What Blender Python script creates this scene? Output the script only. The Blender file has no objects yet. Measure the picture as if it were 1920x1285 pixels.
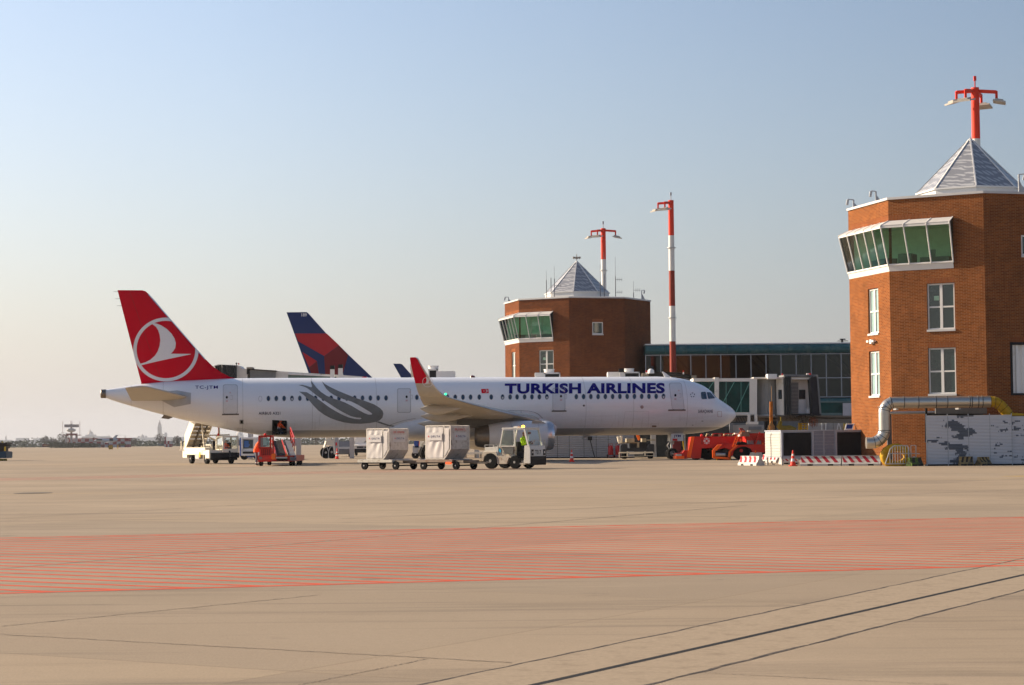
import bpy, bmesh, math, random
from mathutils import Vector, Matrix
from mathutils.geometry import tessellate_polygon
R = math.radians
random.seed(7)
V = Vector
sc = bpy.context.scene

# ------------------------------------------------------------------ camera
CAM_H = 1.4
FPX = 70 / 36 * 1920
PITCH = math.atan(184.3 / FPX)
ROLL = 0.0087
CF = V((0, math.cos(PITCH), math.sin(PITCH)))
_up = V((0, -math.sin(PITCH), math.cos(PITCH)))
_rt = V((1, 0, 0))
CR = math.cos(ROLL) * _rt - math.sin(ROLL) * _up
CU = math.sin(ROLL) * _rt + math.cos(ROLL) * _up
CP = V((0, 0, CAM_H))
cam_d = bpy.data.cameras.new('camera')
cam_d.lens = 70; cam_d.sensor_width = 36
cam_d.dof.use_dof = True; cam_d.dof.focus_distance = 118; cam_d.dof.aperture_fstop = 18
cam_d.clip_start = 0.5; cam_d.clip_end = 40000
cam = bpy.data.objects.new('camera', cam_d)
sc.collection.objects.link(cam)
m3 = Matrix((CR, CU, -CF)).transposed()
cam.matrix_world = Matrix.Translation(CP) @ m3.to_4x4()
sc.camera = cam

# ------------------------------------------------------------------ sky, sun, exposure
SUN_EL = 23.0
SUN_AZ = -112.0      # from the way back to the camera (-Y) towards +X
sun_dir = V((math.sin(R(SUN_AZ)) * math.cos(R(SUN_EL)), -math.cos(R(SUN_AZ)) * math.cos(R(SUN_EL)), math.sin(R(SUN_EL))))
w = bpy.data.worlds.new('World'); sc.world = w; w.use_nodes = True
nt = w.node_tree; nt.nodes.clear()
sky = nt.nodes.new('ShaderNodeTexSky'); sky.sky_type = 'NISHITA'; sky.sun_disc = False
sky.sun_elevation = R(SUN_EL)
sky.sun_rotation = math.atan2(sun_dir.x, sun_dir.y)
sky.altitude = 0; sky.air_density = 1.0; sky.dust_density = 2.0; sky.ozone_density = 2.0
bg = nt.nodes.new('ShaderNodeBackground'); bg.inputs[1].default_value = 0.075
wo = nt.nodes.new('ShaderNodeOutputWorld')
# moist air low over the lagoon: the sky pales towards the horizon, most on the sun's side
def wn(kind, **kw):
    n = nt.nodes.new(kind)
    for k_, v_ in kw.items(): setattr(n, k_, v_)
    return n
wtc = wn('ShaderNodeTexCoord'); wsp = wn('ShaderNodeSeparateXYZ'); nt.links.new(wtc.outputs['Generated'], wsp.inputs[0])
wdot = wn('ShaderNodeVectorMath', operation='DOT_PRODUCT'); nt.links.new(wtc.outputs['Generated'], wdot.inputs[0])
wdot.inputs[1].default_value = (math.sin(R(-68)), math.cos(R(-68)), 0)
waz = wn('ShaderNodeMapRange'); waz.inputs[1].default_value = .10; waz.inputs[2].default_value = .64; nt.links.new(wdot.outputs['Value'], waz.inputs[0])
whz = wn('ShaderNodeMix', data_type='RGBA'); whz.inputs[6].default_value = (2.45, 2.55, 2.8, 1); whz.inputs[7].default_value = (5.6, 5.15, 4.8, 1)
nt.links.new(waz.outputs[0], whz.inputs[0])
wz_ = wn('ShaderNodeMath', operation='DIVIDE'); wz_.inputs[1].default_value = -.115; nt.links.new(wsp.outputs['Z'], wz_.inputs[0])
wex = wn('ShaderNodeMath', operation='EXPONENT', use_clamp=True); nt.links.new(wz_.outputs[0], wex.inputs[0])
wmx = wn('ShaderNodeMix', data_type='RGBA'); nt.links.new(wex.outputs[0], wmx.inputs[0]); wti = wn('ShaderNodeMix', data_type='RGBA', blend_type='MULTIPLY'); wti.inputs[0].default_value = 1; wti.inputs[7].default_value = (1.0, 1.0, 1.04, 1); nt.links.new(sky.outputs[0], wti.inputs[6]); wbr = wn('ShaderNodeMapRange'); wbr.inputs[1].default_value = .10; wbr.inputs[2].default_value = .50; wbr.inputs[3].default_value = .93; wbr.inputs[4].default_value = 1.22; nt.links.new(wdot.outputs['Value'], wbr.inputs[0])
wvm = wn('ShaderNodeVectorMath', operation='SCALE'); nt.links.new(wti.outputs[2], wvm.inputs[0]); nt.links.new(wbr.outputs[0], wvm.inputs['Scale']); nt.links.new(wvm.outputs[0], wmx.inputs[6]); nt.links.new(whz.outputs[2], wmx.inputs[7])
nt.links.new(wmx.outputs[2], bg.inputs[0]); nt.links.new(bg.outputs[0], wo.inputs[0])
sun_d = bpy.data.lights.new('sun', 'SUN'); sun_d.energy = 5.0; sun_d.angle = R(0.6); sun_d.color = (1.0, 0.82, 0.60)
sun = bpy.data.objects.new('sun', sun_d); sc.collection.objects.link(sun)
sun.rotation_euler = sun_dir.to_track_quat('Z', 'Y').to_euler()
sc.view_settings.view_transform = 'Standard'; sc.view_settings.look = 'None'
sc.view_settings.gamma = 1.0; sc.view_settings.exposure = 1.0
sc.cycles.use_denoising = True
sc.cycles.max_bounces = 8; sc.cycles.volume_bounces = 0
sc.cycles.transparent_max_bounces = 16

# ------------------------------------------------------------------ measuring helpers (photo pixel -> place at a depth)
def ray(px, py):
    d = CF * FPX + CR * (px - 960) + CU * (642.5 - py)
    return d / d.y
def at(px, py, Y): return CP + ray(px, py) * Y
def G(px, py):
    d = ray(px, py); return CP + d * (-CAM_H / d.z)

# ------------------------------------------------------------------ mesh helpers
class MB:
    def __init__(s): s.v = []; s.f = []; s.m = []; s.uv = {}
    def add(s, vs, fs, mi=0, M=None):
        b = len(s.v)
        s.v += [(M @ V(p)) if M is not None else V(p) for p in vs]
        for f in fs: s.f.append([b + i for i in f]); s.m.append(mi)
        return s
    def box(s, x0, x1, y0, y1, z0, z1, mi=0, M=None):
        vs = [(x, y, z) for z in (z0, z1) for y in (y0, y1) for x in (x0, x1)]
        return s.add(vs, [(0, 2, 3, 1), (4, 5, 7, 6), (0, 1, 5, 4), (2, 6, 7, 3), (0, 4, 6, 2), (1, 3, 7, 5)], mi, M)
    def hexa(s, b, t, mi=0, M=None):
        vs = list(b) + list(t)
        return s.add(vs, [(3, 2, 1, 0), (4, 5, 6, 7), (0, 1, 5, 4), (1, 2, 6, 5), (2, 3, 7, 6), (3, 0, 4, 7)], mi, M)
    def quad(s, a, b, c, d, mi=0, uv=None, M=None):
        s.add([a, b, c, d], [(0, 1, 2, 3)], mi, M)
        if uv: s.uv[len(s.f) - 1] = uv
        return s
    def prism(s, poly, d0, d1, ax='y', mi=0, M=None):
        n = len(poly)
        def P(a, b, d): return {'y': (a, d, b), 'x': (d, a, b), 'z': (a, b, d)}[ax]
        vs = [P(a, b, d0) for a, b in poly] + [P(a, b, d1) for a, b in poly]
        fs = [tuple(range(n)), tuple(range(2 * n - 1, n - 1, -1))] + [(i, (i + 1) % n, n + (i + 1) % n, n + i) for i in range(n)]
        return s.add(vs, fs, mi, M)
    def bar(s, p, q, w, h=None, mi=0, M=None):
        p, q = V(p), V(q); h = h or w; d = (q - p).normalized()
        up = V((0, 0, 1)) if abs(d.z) < .95 else V((0, 1, 0))
        a = d.cross(up).normalized() * (w / 2); b = a.cross(d).normalized() * (h / 2)
        return s.hexa([p - a - b, p + a - b, p + a + b, p - a + b], [q - a - b, q + a - b, q + a + b, q - a + b], mi, M)
    def rings(s, rs, mi=0, caps=True, closed=True, M=None):
        n = len(rs[0]); vs = [p for r in rs for p in r]; fs = []
        for k in range(len(rs) - 1):
            for i in range(n if closed else n - 1):
                j = (i + 1) % n
                fs.append((k * n + i, k * n + j, (k + 1) * n + j, (k + 1) * n + i))
        if caps:
            fs.append(tuple(range(n - 1, -1, -1))); fs.append(tuple(range((len(rs) - 1) * n, len(rs) * n)))
        return s.add(vs, fs, mi, M)
    def tube(s, pts, r, n=8, mi=0, caps=True, M=None):
        pts = [V(p) for p in pts]; rad = r if isinstance(r, (list, tuple)) else [r] * len(pts)
        rs = []; a = None
        for i, p in enumerate(pts):
            d = (pts[min(i + 1, len(pts) - 1)] - pts[max(i - 1, 0)]).normalized()
            if a is None:
                up = V((0, 0, 1)) if abs(d.z) < .9 else V((1, 0, 0))
                a = d.cross(up).normalized()
            else: a = (a - d * a.dot(d)).normalized()
            b = d.cross(a)
            rs.append([p + (a * math.cos(2 * math.pi * k / n) + b * math.sin(2 * math.pi * k / n)) * rad[i] for k in range(n)])
        return s.rings(rs, mi, caps, True, M)
    def cyl(s, p, q, r, n=16, mi=0, M=None, r2=None):
        return s.tube([p, q], [r, r if r2 is None else r2], n, mi, True, M)
    def lathe(s, prof, p, ax=(0, 0, 1), n=20, mi=0, M=None):
        """prof: (radius, distance along ax)"""
        d = V(ax).normalized(); up = V((0, 0, 1)) if abs(d.z) < .9 else V((1, 0, 0))
        a = d.cross(up).normalized(); b = d.cross(a); p = V(p)
        rs = [[p + d * t + (a * math.cos(2 * math.pi * k / n) + b * math.sin(2 * math.pi * k / n)) * max(r, .0005) for k in range(n)] for r, t in prof]
        return s.rings(rs, mi, True, True, M)
    def sphere(s, c, r, n=10, mi=0, sc_=(1, 1, 1)):
        rs = []
        for k in range(1, n):
            th = math.pi * k / n
            rs.append([V(c) + V((r * math.sin(th) * math.cos(2 * math.pi * i / n) * sc_[0], r * math.sin(th) * math.sin(2 * math.pi * i / n) * sc_[1], r * math.cos(th) * sc_[2])) for i in range(n)])
        return s.rings(rs, mi)
    def build(s, name, mats, parent=None, smooth=None, bevel=0, recalc=True, M=None, label=None):
        me = bpy.data.meshes.new(name)
        me.from_pydata([tuple((M @ p) if M is not None else p) for p in s.v], [], s.f)
        if not isinstance(mats, (list, tuple)): mats = [mats]
        for mm in mats: me.materials.append(mm)
        for i, p in enumerate(me.polygons): p.material_index = min(s.m[i], len(mats) - 1)
        if s.uv:
            ul = me.uv_layers.new(name='UVMap')
            for fi, uvs in s.uv.items():
                for k, li in enumerate(me.polygons[fi].loop_indices): ul.data[li].uv = uvs[k]
        bm = bmesh.new(); bm.from_mesh(me)
        if recalc: bmesh.ops.recalc_face_normals(bm, faces=bm.faces)
        if bevel: 
            bmesh.ops.remove_doubles(bm, verts=bm.verts, dist=1e-5)
            bmesh.ops.bevel(bm, geom=[e for e in bm.edges if len(e.link_faces) == 2 and e.calc_face_angle(0) > .5], offset=bevel, segments=2, affect='EDGES', clamp_overlap=True)
        bm.to_mesh(me); bm.free()
        o = bpy.data.objects.new(name, me); sc.collection.objects.link(o)
        if parent: o.parent = parent
        if label: o['label'] = label
        if smooth is not None:
            me.shade_smooth()
            md = o.modifiers.new('es', 'EDGE_SPLIT'); md.split_angle = R(smooth); md.use_edge_sharp = False
        return o

def thing(name, label, cat, loc=(0, 0, 0), rz=0, group=None):
    o = bpy.data.objects.new(name, None); sc.collection.objects.link(o)
    o.location = loc; o.rotation_euler = (0, 0, rz); o.empty_display_size = .3
    o['label'] = label; o['category'] = cat
    if group: o['group'] = group
    return o
def tag(o, label, cat, group=None):
    o['label'] = label; o['category'] = cat
    if group: o['group'] = group
    return o
def struct(o, kind='structure'): o['kind'] = kind; return o
def dup(root, loc=None, rz=None, label=None):
    r = root.copy(); sc.collection.objects.link(r)
    if loc is not None: r.location = loc
    if rz is not None: r.rotation_euler = (0, 0, rz)
    if label: r['label'] = label
    for ch in list(root.children):
        c = ch.copy(); sc.collection.objects.link(c); c.parent = r
        for g in list(ch.children):
            d = g.copy(); sc.collection.objects.link(d); d.parent = c
    return r

# ------------------------------------------------------------------ materials
_mc = {}
def mat(name, col, rough=.5, metal=0.0, var=.12, scale=3.0, bump=0.0, spec=.22, coat=0.0, dirt=None, dscale=1.2, damt=.5, stretch=(1, 1, 1), emit=0, alpha=1, trans=0):
    if name in _mc: return _mc[name]
    m = bpy.data.materials.new(name); m.use_nodes = True; t = m.node_tree; N = t.nodes; L = t.links
    b = N['Principled BSDF']
    b.inputs['Roughness'].default_value = rough; b.inputs['Metallic'].default_value = metal
    b.inputs['Specular IOR Level'].default_value = spec; b.inputs['Coat Weight'].default_value = coat
    b.inputs['Coat Roughness'].default_value = .08
    if trans: b.inputs['Transmission Weight'].default_value = trans
    if alpha < 1: b.inputs['Alpha'].default_value = alpha
    tc = N.new('ShaderNodeTexCoord'); mp = N.new('ShaderNodeMapping'); mp.inputs['Scale'].default_value = stretch
    L.new(tc.outputs['Object'], mp.inputs[0])
    no = N.new('ShaderNodeTexNoise'); no.inputs['Scale'].default_value = scale; no.inputs['Detail'].default_value = 6; no.inputs['Roughness'].default_value = .65
    L.new(mp.outputs[0], no.inputs['Vector'])
    mx = N.new('ShaderNodeMix'); mx.data_type = 'RGBA'
    lo = tuple(max(0, c * (1 - var * 2)) for c in col[:3]) + (1,); hi = tuple(min(1, c * (1 + var * 2)) for c in col[:3]) + (1,)
    mx.inputs[6].default_value = lo; mx.inputs[7].default_value = hi
    L.new(no.outputs[0], mx.inputs[0]); last = mx.outputs[2]
    if dirt:
        n2 = N.new('ShaderNodeTexNoise'); n2.inputs['Scale'].default_value = dscale; n2.inputs['Detail'].default_value = 9; n2.inputs['Roughness'].default_value = .7
        L.new(mp.outputs[0], n2.inputs['Vector'])
        cr = N.new('ShaderNodeMapRange'); cr.inputs[1].default_value = 1 - damt; cr.inputs[2].default_value = min(1.0, 1 - damt + .18)
        L.new(n2.outputs[0], cr.inputs[0])
        m2 = N.new('ShaderNodeMix'); m2.data_type = 'RGBA'; m2.inputs[7].default_value = tuple(dirt) + (1,)
        L.new(cr.outputs[0], m2.inputs[0]); L.new(last, m2.inputs[6]); last = m2.outputs[2]
    L.new(last, b.inputs['Base Color'])
    if emit:
        b.inputs['Emission Color'].default_value = tuple(col) + (1,); b.inputs['Emission Strength'].default_value = emit
    if bump:
        bp = N.new('ShaderNodeBump'); bp.inputs['Strength'].default_value = bump; bp.inputs['Distance'].default_value = .02
        L.new(no.outputs[0], bp.inputs['Height']); L.new(bp.outputs[0], b.inputs['Normal'])
    _mc[name] = m; return m

WHITE = mat('white_paint', (.74, .73, .71), .35, var=.04, dirt=(.45, .40, .33), damt=.42, dscale=1.5)
CREAM = mat('cream_paint', (.78, .72, .60), .4, var=.05, dirt=(.42, .33, .22), damt=.42, dscale=2)
GREYP = mat('grey_paint', (.42, .43, .44), .45, var=.08)
DARK = mat('dark_rubber', (.012, .012, .014), .85, var=.2, spec=.1)
BLACK = mat('black_plastic', (.014, .014, .016), .6, var=.2, spec=.2)
STEEL = mat('galvanised_steel', (.42, .42, .42), .42, .7, var=.12, scale=6)
RUSTY = mat('rusty_steel', (.21, .17, .14), .7, .2, var=.25, scale=5, dirt=(.16, .07, .03), damt=.5)
RED = mat('red_paint', (.55, .035, .02), .35, var=.08, dirt=(.2, .03, .02), damt=.38)
REDV = mat('signal_red', (.62, .02, .018), .45, var=.05)
ORANGE = mat('orange_paint', (.85, .16, .02), .4, var=.06)
YELLOW = mat('yellow_paint', (.75, .48, .03), .45, var=.12)
GLASS = mat('dark_glass', (.02, .035, .045), .05, var=.3, scale=1, spec=.8)
TYRE = mat('tyre_rubber', (.010, .010, .011), .9, var=.25, scale=12, spec=.08)
RIM = mat('wheel_rim', (.45, .44, .42), .4, .4, var=.1)
RED_STRIPE = mat('barrier_red', (.30, .012, .025), .7, var=.2, scale=8)
PLASTW = mat('barrier_white', (.50, .48, .44), .55, var=.12, scale=6, dirt=(.35, .3, .24), damt=.48, dscale=3)
CONCRETE = mat('grey_concrete', (.36, .34, .30), .85, var=.15, scale=4, bump=.3)
# ================================================================== SETTING: apron, markings, far land
def apron_material():
    m = bpy.data.materials.new('apron_concrete'); m.use_nodes = True; t = m.node_tree; N = t.nodes; L = t.links
    b = N['Principled BSDF']; b.inputs['Roughness'].default_value = .9; b.inputs['Specular IOR Level'].default_value = .12
    tc = N.new('ShaderNodeTexCoord')
    def noise(scale, detail=6, rough=.6, sx=1, sy=1, rot=0):
        mp = N.new('ShaderNodeMapping'); mp.inputs['Rotation'].default_value = (0, 0, rot); mp.inputs['Scale'].default_value = (sx, sy, 1)
        L.new(tc.outputs['Object'], mp.inputs[0])
        n = N.new('ShaderNodeTexNoise'); n.inputs['Scale'].default_value = scale; n.inputs['Detail'].default_value = detail; n.inputs['Roughness'].default_value = rough
        L.new(mp.outputs[0], n.inputs['Vector']); return n.outputs[0]
    def rng(x, a, c, lo=0, hi=1):
        r = N.new('ShaderNodeMapRange'); L.new(x, r.inputs[0]); r.inputs[1].default_value = a; r.inputs[2].default_value = c; r.inputs[3].default_value = lo; r.inputs[4].default_value = hi; return r.outputs[0]
    def mix(f, a, c):
        x = N.new('ShaderNodeMix'); x.data_type = 'RGBA'
        L.new(f, x.inputs[0])
        for s_, i in ((a, 6), (c, 7)):
            if isinstance(s_, tuple): x.inputs[i].default_value = s_ + (1,)
            else: L.new(s_, x.inputs[i])
        return x.outputs[2]
    base = mix(rng(noise(.12, 5), .35, .65), (.252, .199, .139), (.314, .253, .181))
    base = mix(rng(noise(14, 8, .75), .3, .7, 0, .55), base, (.22, .17, .12))
    base = mix(rng(noise(60, 3, .6), .35, .7, 0, .35), base, (.42, .34, .25))
    # slab to slab tone: checker of slabs turned to the joint direction
    mp = N.new('ShaderNodeMapping'); mp.inputs['Rotation'].default_value = (0, 0, R(30.5)); mp.inputs['Location'].default_value = (1.4, 2.1, 0)
    L.new(tc.outputs['Object'], mp.inputs[0])
    br = N.new('ShaderNodeTexBrick'); br.offset = 0; br.inputs['Scale'].default_value = 1; br.inputs['Brick Width'].default_value = 6.0; br.inputs['Row Height'].default_value = 6.0
    br.inputs['Mortar Size'].default_value = .02; br.inputs['Mortar Smooth'].default_value = .3; br.inputs['Bias'].default_value = 0
    br.inputs['Color1'].default_value = (.86, .86, .88, 1); br.inputs['Color2'].default_value = (1.1, 1.08, 1.05, 1); br.inputs['Mortar'].default_value = (.80, .78, .75, 1)
    L.new(mp.outputs[0], br.inputs['Vector'])
    mu = N.new('ShaderNodeMix'); mu.data_type = 'RGBA'; mu.blend_type = 'MULTIPLY'; mu.inputs[0].default_value = .8
    L.new(base, mu.inputs[6]); L.new(br.outputs[0], mu.inputs[7]); base = mu.outputs[2]
    # oil, tyre and rain streaks drawn out along the traffic direction
    base = mix(rng(noise(.5, 8, .7, .22, 2.2, R(-14)), .52, .72, 0, .62), base, (.12, .095, .072))
    base = mix(rng(noise(.9, 6, .6, .16, 3.0, R(30)), .57, .70, 0, .5), base, (.11, .09, .07))
    base = mix(rng(noise(.25, 6, .7, .3, 1.2, R(-20)), .56, .7, 0, .35), base, (.38, .30, .22))
    # drips and patch stains
    vo = N.new('ShaderNodeTexVoronoi'); vo.inputs['Scale'].default_value = .55; vo.inputs['Randomness'].default_value = 1; L.new(tc.outputs['Object'], vo.inputs['Vector'])
    sp_ = rng(vo.outputs['Distance'], .03, .22, .6, 0); mk = N.new('ShaderNodeMath'); mk.operation = 'MULTIPLY'; L.new(sp_, mk.inputs[0]); L.new(rng(noise(2.5, 4, .6), .5, .62), mk.inputs[1])
    base = mix(mk.outputs[0], base, (.10, .085, .07))
    base = mix(rng(noise(5, 8, .8), .58, .8, 0, .45), base, (.17, .135, .10))
    base = mix(rng(noise(.35, 10, .75, 1, 1, R(10)), .5, .7, 0, .35), base, (.23, .185, .135))
    L.new(base, b.inputs['Base Color'])
    bp = N.new('ShaderNodeBump'); bp.inputs['Strength'].default_value = .5; bp.inputs['Distance'].default_value = .006
    L.new(noise(90, 4, .7), bp.inputs['Height']); L.new(bp.outputs[0], b.inputs['Normal'])
    return m
APRON = apron_material()
g = MB(); g.quad((-700, -60, 0), (700, -60, 0), (700, 1150, 0), (-700, 1150, 0))
struct(g.build('apron', APRON, recalc=False))
# land and lagoon beyond the apron, one sheet lower
GRASSF = mat('far_grass', (.085, .10, .05), .9, var=.4, scale=.03, dirt=(.16, .14, .08), dscale=.02, damt=.55)
g = MB(); g.quad((-2600, 1150, -.05), (2600, 1150, -.05), (2600, 1900, -.05), (-2600, 1900, -.05))
g.quad((-2600, -60, -.05), (-700, -60, -.05), (-700, 1150, -.05), (-2600, 1150, -.05)); g.quad((700, -60, -.05), (2600, -60, -.05), (2600, 1150, -.05), (700, 1150, -.05))
struct(g.build('grass', GRASSF, recalc=False))
g = MB(); g.quad((-9000, 1900, -.4), (9000, 1900, -.4), (9000, 12000, -.4), (-9000, 12000, -.4))
struct(g.build('lagoon', mat('lagoon_water', (.08, .11, .12), .15, var=.2, scale=.01), recalc=False))

# painted markings: thin sheets 4 mm and 8 mm above the concrete
PAINT_R = mat('marking_red', (.50, .085, .045), .8, var=.14, scale=2, dirt=(.30, .17, .115), dscale=2.5, damt=.38, spec=.08)
PAINT_Y = mat('marking_yellow', (.38, .25, .05), .75, var=.2, scale=2, dirt=(.22, .17, .11), dscale=1.5, damt=.5)
def strip(mb, a, b, w_, z):
    a = V((a[0], a[1], z)); b = V((b[0], b[1], z)); d = (b - a).normalized(); n_ = V((-d.y, d.x, 0)) * w_ / 2
    mb.quad(a - n_, b - n_, b + n_, a + n_)
def hatch(name, O, along, width, length, back, spacing, w_, ang):
    """band from O along 'along' (unit), 'width' wide to its left, hatch strips at 'ang' degrees to the band"""
    mb = MB(); a = V((math.cos(along), math.sin(along), 0)); n_ = V((-a.y, a.x, 0)); O = V((O[0], O[1], 0))
    h = V((math.cos(along + ang), math.sin(along + ang), 0)); k = width / abs(h.dot(n_)); adv = h.dot(a) * k
    s_ = -back - abs(adv)
    while s_ < length + abs(adv):
        p, q = O + a * s_, O + a * s_ + (h if h.dot(n_) > 0 else -h) * k
        strip(mb, p, q, w_, .0010); s_ += spacing
    strip(mb, O - a * (back + 12), O + a * (length + 12), w_ * 1.1, .0016)
    strip(mb, O - a * (back + 12) + n_ * width, O + a * (length + 12) + n_ * width, w_ * 1.1, .0016)
    return struct(mb.build(name, PAINT_R, recalc=False))
P0 = G(0, 1113)
hatch('road_marking', P0, R(15.1), 11.6, 24, 10, .67, .12, R(-45))
# second red band crossing behind, towards the dollies
PAINT_RF = mat('marking_faded', (.36, .19, .13), .8, var=.12, scale=1, dirt=(.30, .21, .15), dscale=.8, damt=.55)
fb = MB(); A_, B_ = G(-60, 903), G(1000, 879.6); n_ = V((-(B_ - A_).y, (B_ - A_).x, 0)).normalized()
for k in range(11): o_ = n_ * (k * .55); strip(fb, A_ + o_, B_ + o_, .30, .001)
struct(fb.build('road_marking', PAINT_RF, recalc=False))
yl = MB(); strip(yl, G(-40, 928), G(960, 914), .10, .001); strip(yl, G(960, 914), G(1960, 896.5), .10, .001)
strip(yl, G(1888, 893), G(1990, 894), 1.0, .0014); strip(yl, (2, 141), (16.5, 150), .18, .001); strip(yl, G(1020, 858), G(1290, 858), .6, .0012)
struct(yl.build('road_marking', PAINT_Y, recalc=False))
# slot drain and the sealed joints beside it, set in a strip of paler coarse concrete
ca, cb_ = G(960, 1248), G(1920, 1047); cc, cd = G(1215, 1285), G(1920, 1107); u1 = (cb_ - ca).normalized(); u2 = (cd - cc).normalized()
cs = MB(); cs.quad(ca - u1 * 4 + V((0, 0, .0006)), cc - u2 * 3 + V((0, 0, .0006)), cd + u2 * 31 + V((0, 0, .0006)), cb_ + u1 * 30 + V((0, 0, .0006)))
struct(cs.build('drain_strip', mat('coarse_concrete', (.295, .235, .168), .9, var=.16, scale=26, dirt=(.23, .18, .128), dscale=5, damt=.5, spec=.1), recalc=False))
dr = MB(); a_, b_ = G(1000, 1285), G(1920, 1078); d_ = (b_ - a_).normalized()
strip(dr, a_ - d_ * 6, b_ + d_ * 30, .058, .0018)
struct(dr.build('drain_slot', mat('slot_black', (.01, .01, .012), .9, var=.2), recalc=False))
mh = MB(); q_ = G(62, 925); mh.lathe([(.55, 0), (.55, .006)], (q_.x, q_.y, 0), (0, 0, 1), 24); mho = mh.build('manhole_cover', mat('iron_cover', (.05, .045, .04), .7)); tag(mho, 'round dark iron manhole cover alone on the apron at left', 'manhole cover')
jm = mat('joint_sealant', (.06, .05, .045), .85, var=.3, scale=6, dirt=(.22, .17, .12), damt=.5, dscale=8)
jf = mat('joint_faint', (.15, .12, .09), .85, var=.25, scale=6, dirt=(.25, .19, .135), damt=.55, dscale=5)
jt = MB()
def wob(mb, a, b, w_, n=60, amp=.012, z=.0022):
    pr = None; a = V((a[0], a[1], z)); b = V((b[0], b[1], z)); n_ = (b - a).normalized(); n_ = V((-n_.y, n_.x, 0))
    for i in range(n + 1):
        c = a.lerp(b, i / n) + n_ * random.uniform(-amp, amp); ww = w_ * random.uniform(.5, 1.3) / 2
        cur = (c - n_ * ww, c + n_ * ww)
        if pr: mb.quad(pr[0], cur[0], cur[1], pr[1])
        pr = cur
for (p_, q_, w_) in (((960, 1248), (1920, 1047), .022), ((1215, 1285), (1920, 1107), .03)):
    a_, b_ = G(*p_), G(*q_); d_ = (b_ - a_).normalized(); wob(jt, a_ - d_ * 4, b_ + d_ * 30, w_, 200)
struct(jt.build('pavement_joint', jm, recalc=False)); jt = MB()
for (p_, q_, w_) in (((0, 1190), (960, 1243), .02), ((560, 1285), (800, 1236), .012), ((1320, 1262), (1920, 1292), .010), ((0, 973), (960, 918), .05), ((0, 1175), (600, 1116), .02),                      ((960, 985), (1400, 948), .05), ((0, 1067), (960, 985), .03), ((640, 973), (1920, 918), .06), ((300, 888), (1920, 868), .09)):
    wob(jt, G(*p_), G(*q_), w_, 120)
struct(jt.build('pavement_joint', jf, recalc=False))

# ================================================================== TOWERS
def brick_material(name, c1, c2, mo):
    m = bpy.data.materials.new(name); m.use_nodes = True; t = m.node_tree; N = t.nodes; L = t.links
    b = N['Principled BSDF']; b.inputs['Roughness'].default_value = .95; b.inputs['Specular IOR Level'].default_value = .04
    tc = N.new('ShaderNodeTexCoord')
    br = N.new('ShaderNodeTexBrick'); br.inputs['Scale'].default_value = 1; br.inputs['Brick Width'].default_value = .26; br.inputs['Row Height'].default_value = .075
    br.inputs['Mortar Size'].default_value = .009; br.inputs['Mortar Smooth'].default_value = .2; br.inputs['Bias'].default_value = -.1
    br.inputs['Color1'].default_value = c1 + (1,); br.inputs['Color2'].default_value = c2 + (1,); br.inputs['Mortar'].default_value = mo + (1,)
    L.new(tc.outputs['UV'], br.inputs['Vector'])
    no = N.new('ShaderNodeTexNoise'); no.inputs['Scale'].default_value = .7; no.inputs['Detail'].default_value = 7; L.new(tc.outputs['UV'], no.inputs['Vector'])
    mr = N.new('ShaderNodeMapRange'); mr.inputs[1].default_value = .3; mr.inputs[2].default_value = .7; mr.inputs[3].default_value = .86; mr.inputs[4].default_value = 1.12
    L.new(no.outputs[0], mr.inputs[0])
    hs = N.new('ShaderNodeHueSaturation'); L.new(mr.outputs[0], hs.inputs['Value']); L.new(br.outputs[0], hs.inputs['Color'])
    n3 = N.new('ShaderNodeTexNoise'); n3.inputs['Scale'].default_value = 5; n3.inputs['Detail'].default_value = 3
    mp = N.new('ShaderNodeMapping'); mp.inputs['Scale'].default_value = (1, .12, 1); L.new(tc.outputs['UV'], mp.inputs[0]); L.new(mp.outputs[0], n3.inputs['Vector'])
    m3_ = N.new('ShaderNodeMapRange'); m3_.inputs[1].default_value = .55; m3_.inputs[2].default_value = .8; m3_.inputs[4].default_value = .5; L.new(n3.outputs[0], m3_.inputs[0])
    mx = N.new('ShaderNodeMix'); mx.data_type = 'RGBA'; mx.inputs[7].default_value = (.08, .03, .014, 1)
    L.new(m3_.outputs[0], mx.inputs[0]); L.new(hs.outputs[0], mx.inputs[6]); L.new(mx.outputs[2], b.inputs['Base Color'])
    bp = N.new('ShaderNodeBump'); bp.inputs['Strength'].default_value = .5; bp.inputs['Distance'].default_value = .01; bp.invert = True
    L.new(br.outputs['Fac'], bp.inputs['Height']); L.new(bp.outputs[0], b.inputs['Normal'])
    return m
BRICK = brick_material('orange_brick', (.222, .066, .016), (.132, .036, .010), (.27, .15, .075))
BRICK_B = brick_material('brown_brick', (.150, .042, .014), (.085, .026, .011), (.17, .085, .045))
SOLDIER = brick_material('soldier_brick', (.23, .065, .02), (.17, .048, .015), (.2, .11, .06))
FRAME_W = mat('window_frame_white', (.62, .61, .59), .45, var=.04)
LEAD = mat('grey_flashing', (.50, .49, .48), .5, .1, var=.08)
GREENGL = mat('green_glass', (.02, .06, .048), .06, var=.5, scale=.9, spec=.9)
DARKGREENGL = mat('dark_green_glass', (.012, .03, .028), .05, var=.5, scale=.8, spec=.9)
def frameof(cx, cy, phi, Rr):
    a = R(phi - 22.5); Cl = V((Rr * math.sin(a), -Rr * math.cos(a), 0)); ph = R(phi)
    n = V((math.sin(ph), -math.cos(ph), 0)); t = V((math.cos(ph), math.sin(ph), 0))
    return lambda u, z, o=0: Cl + t * u + n * o + V((0, 0, z))
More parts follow.
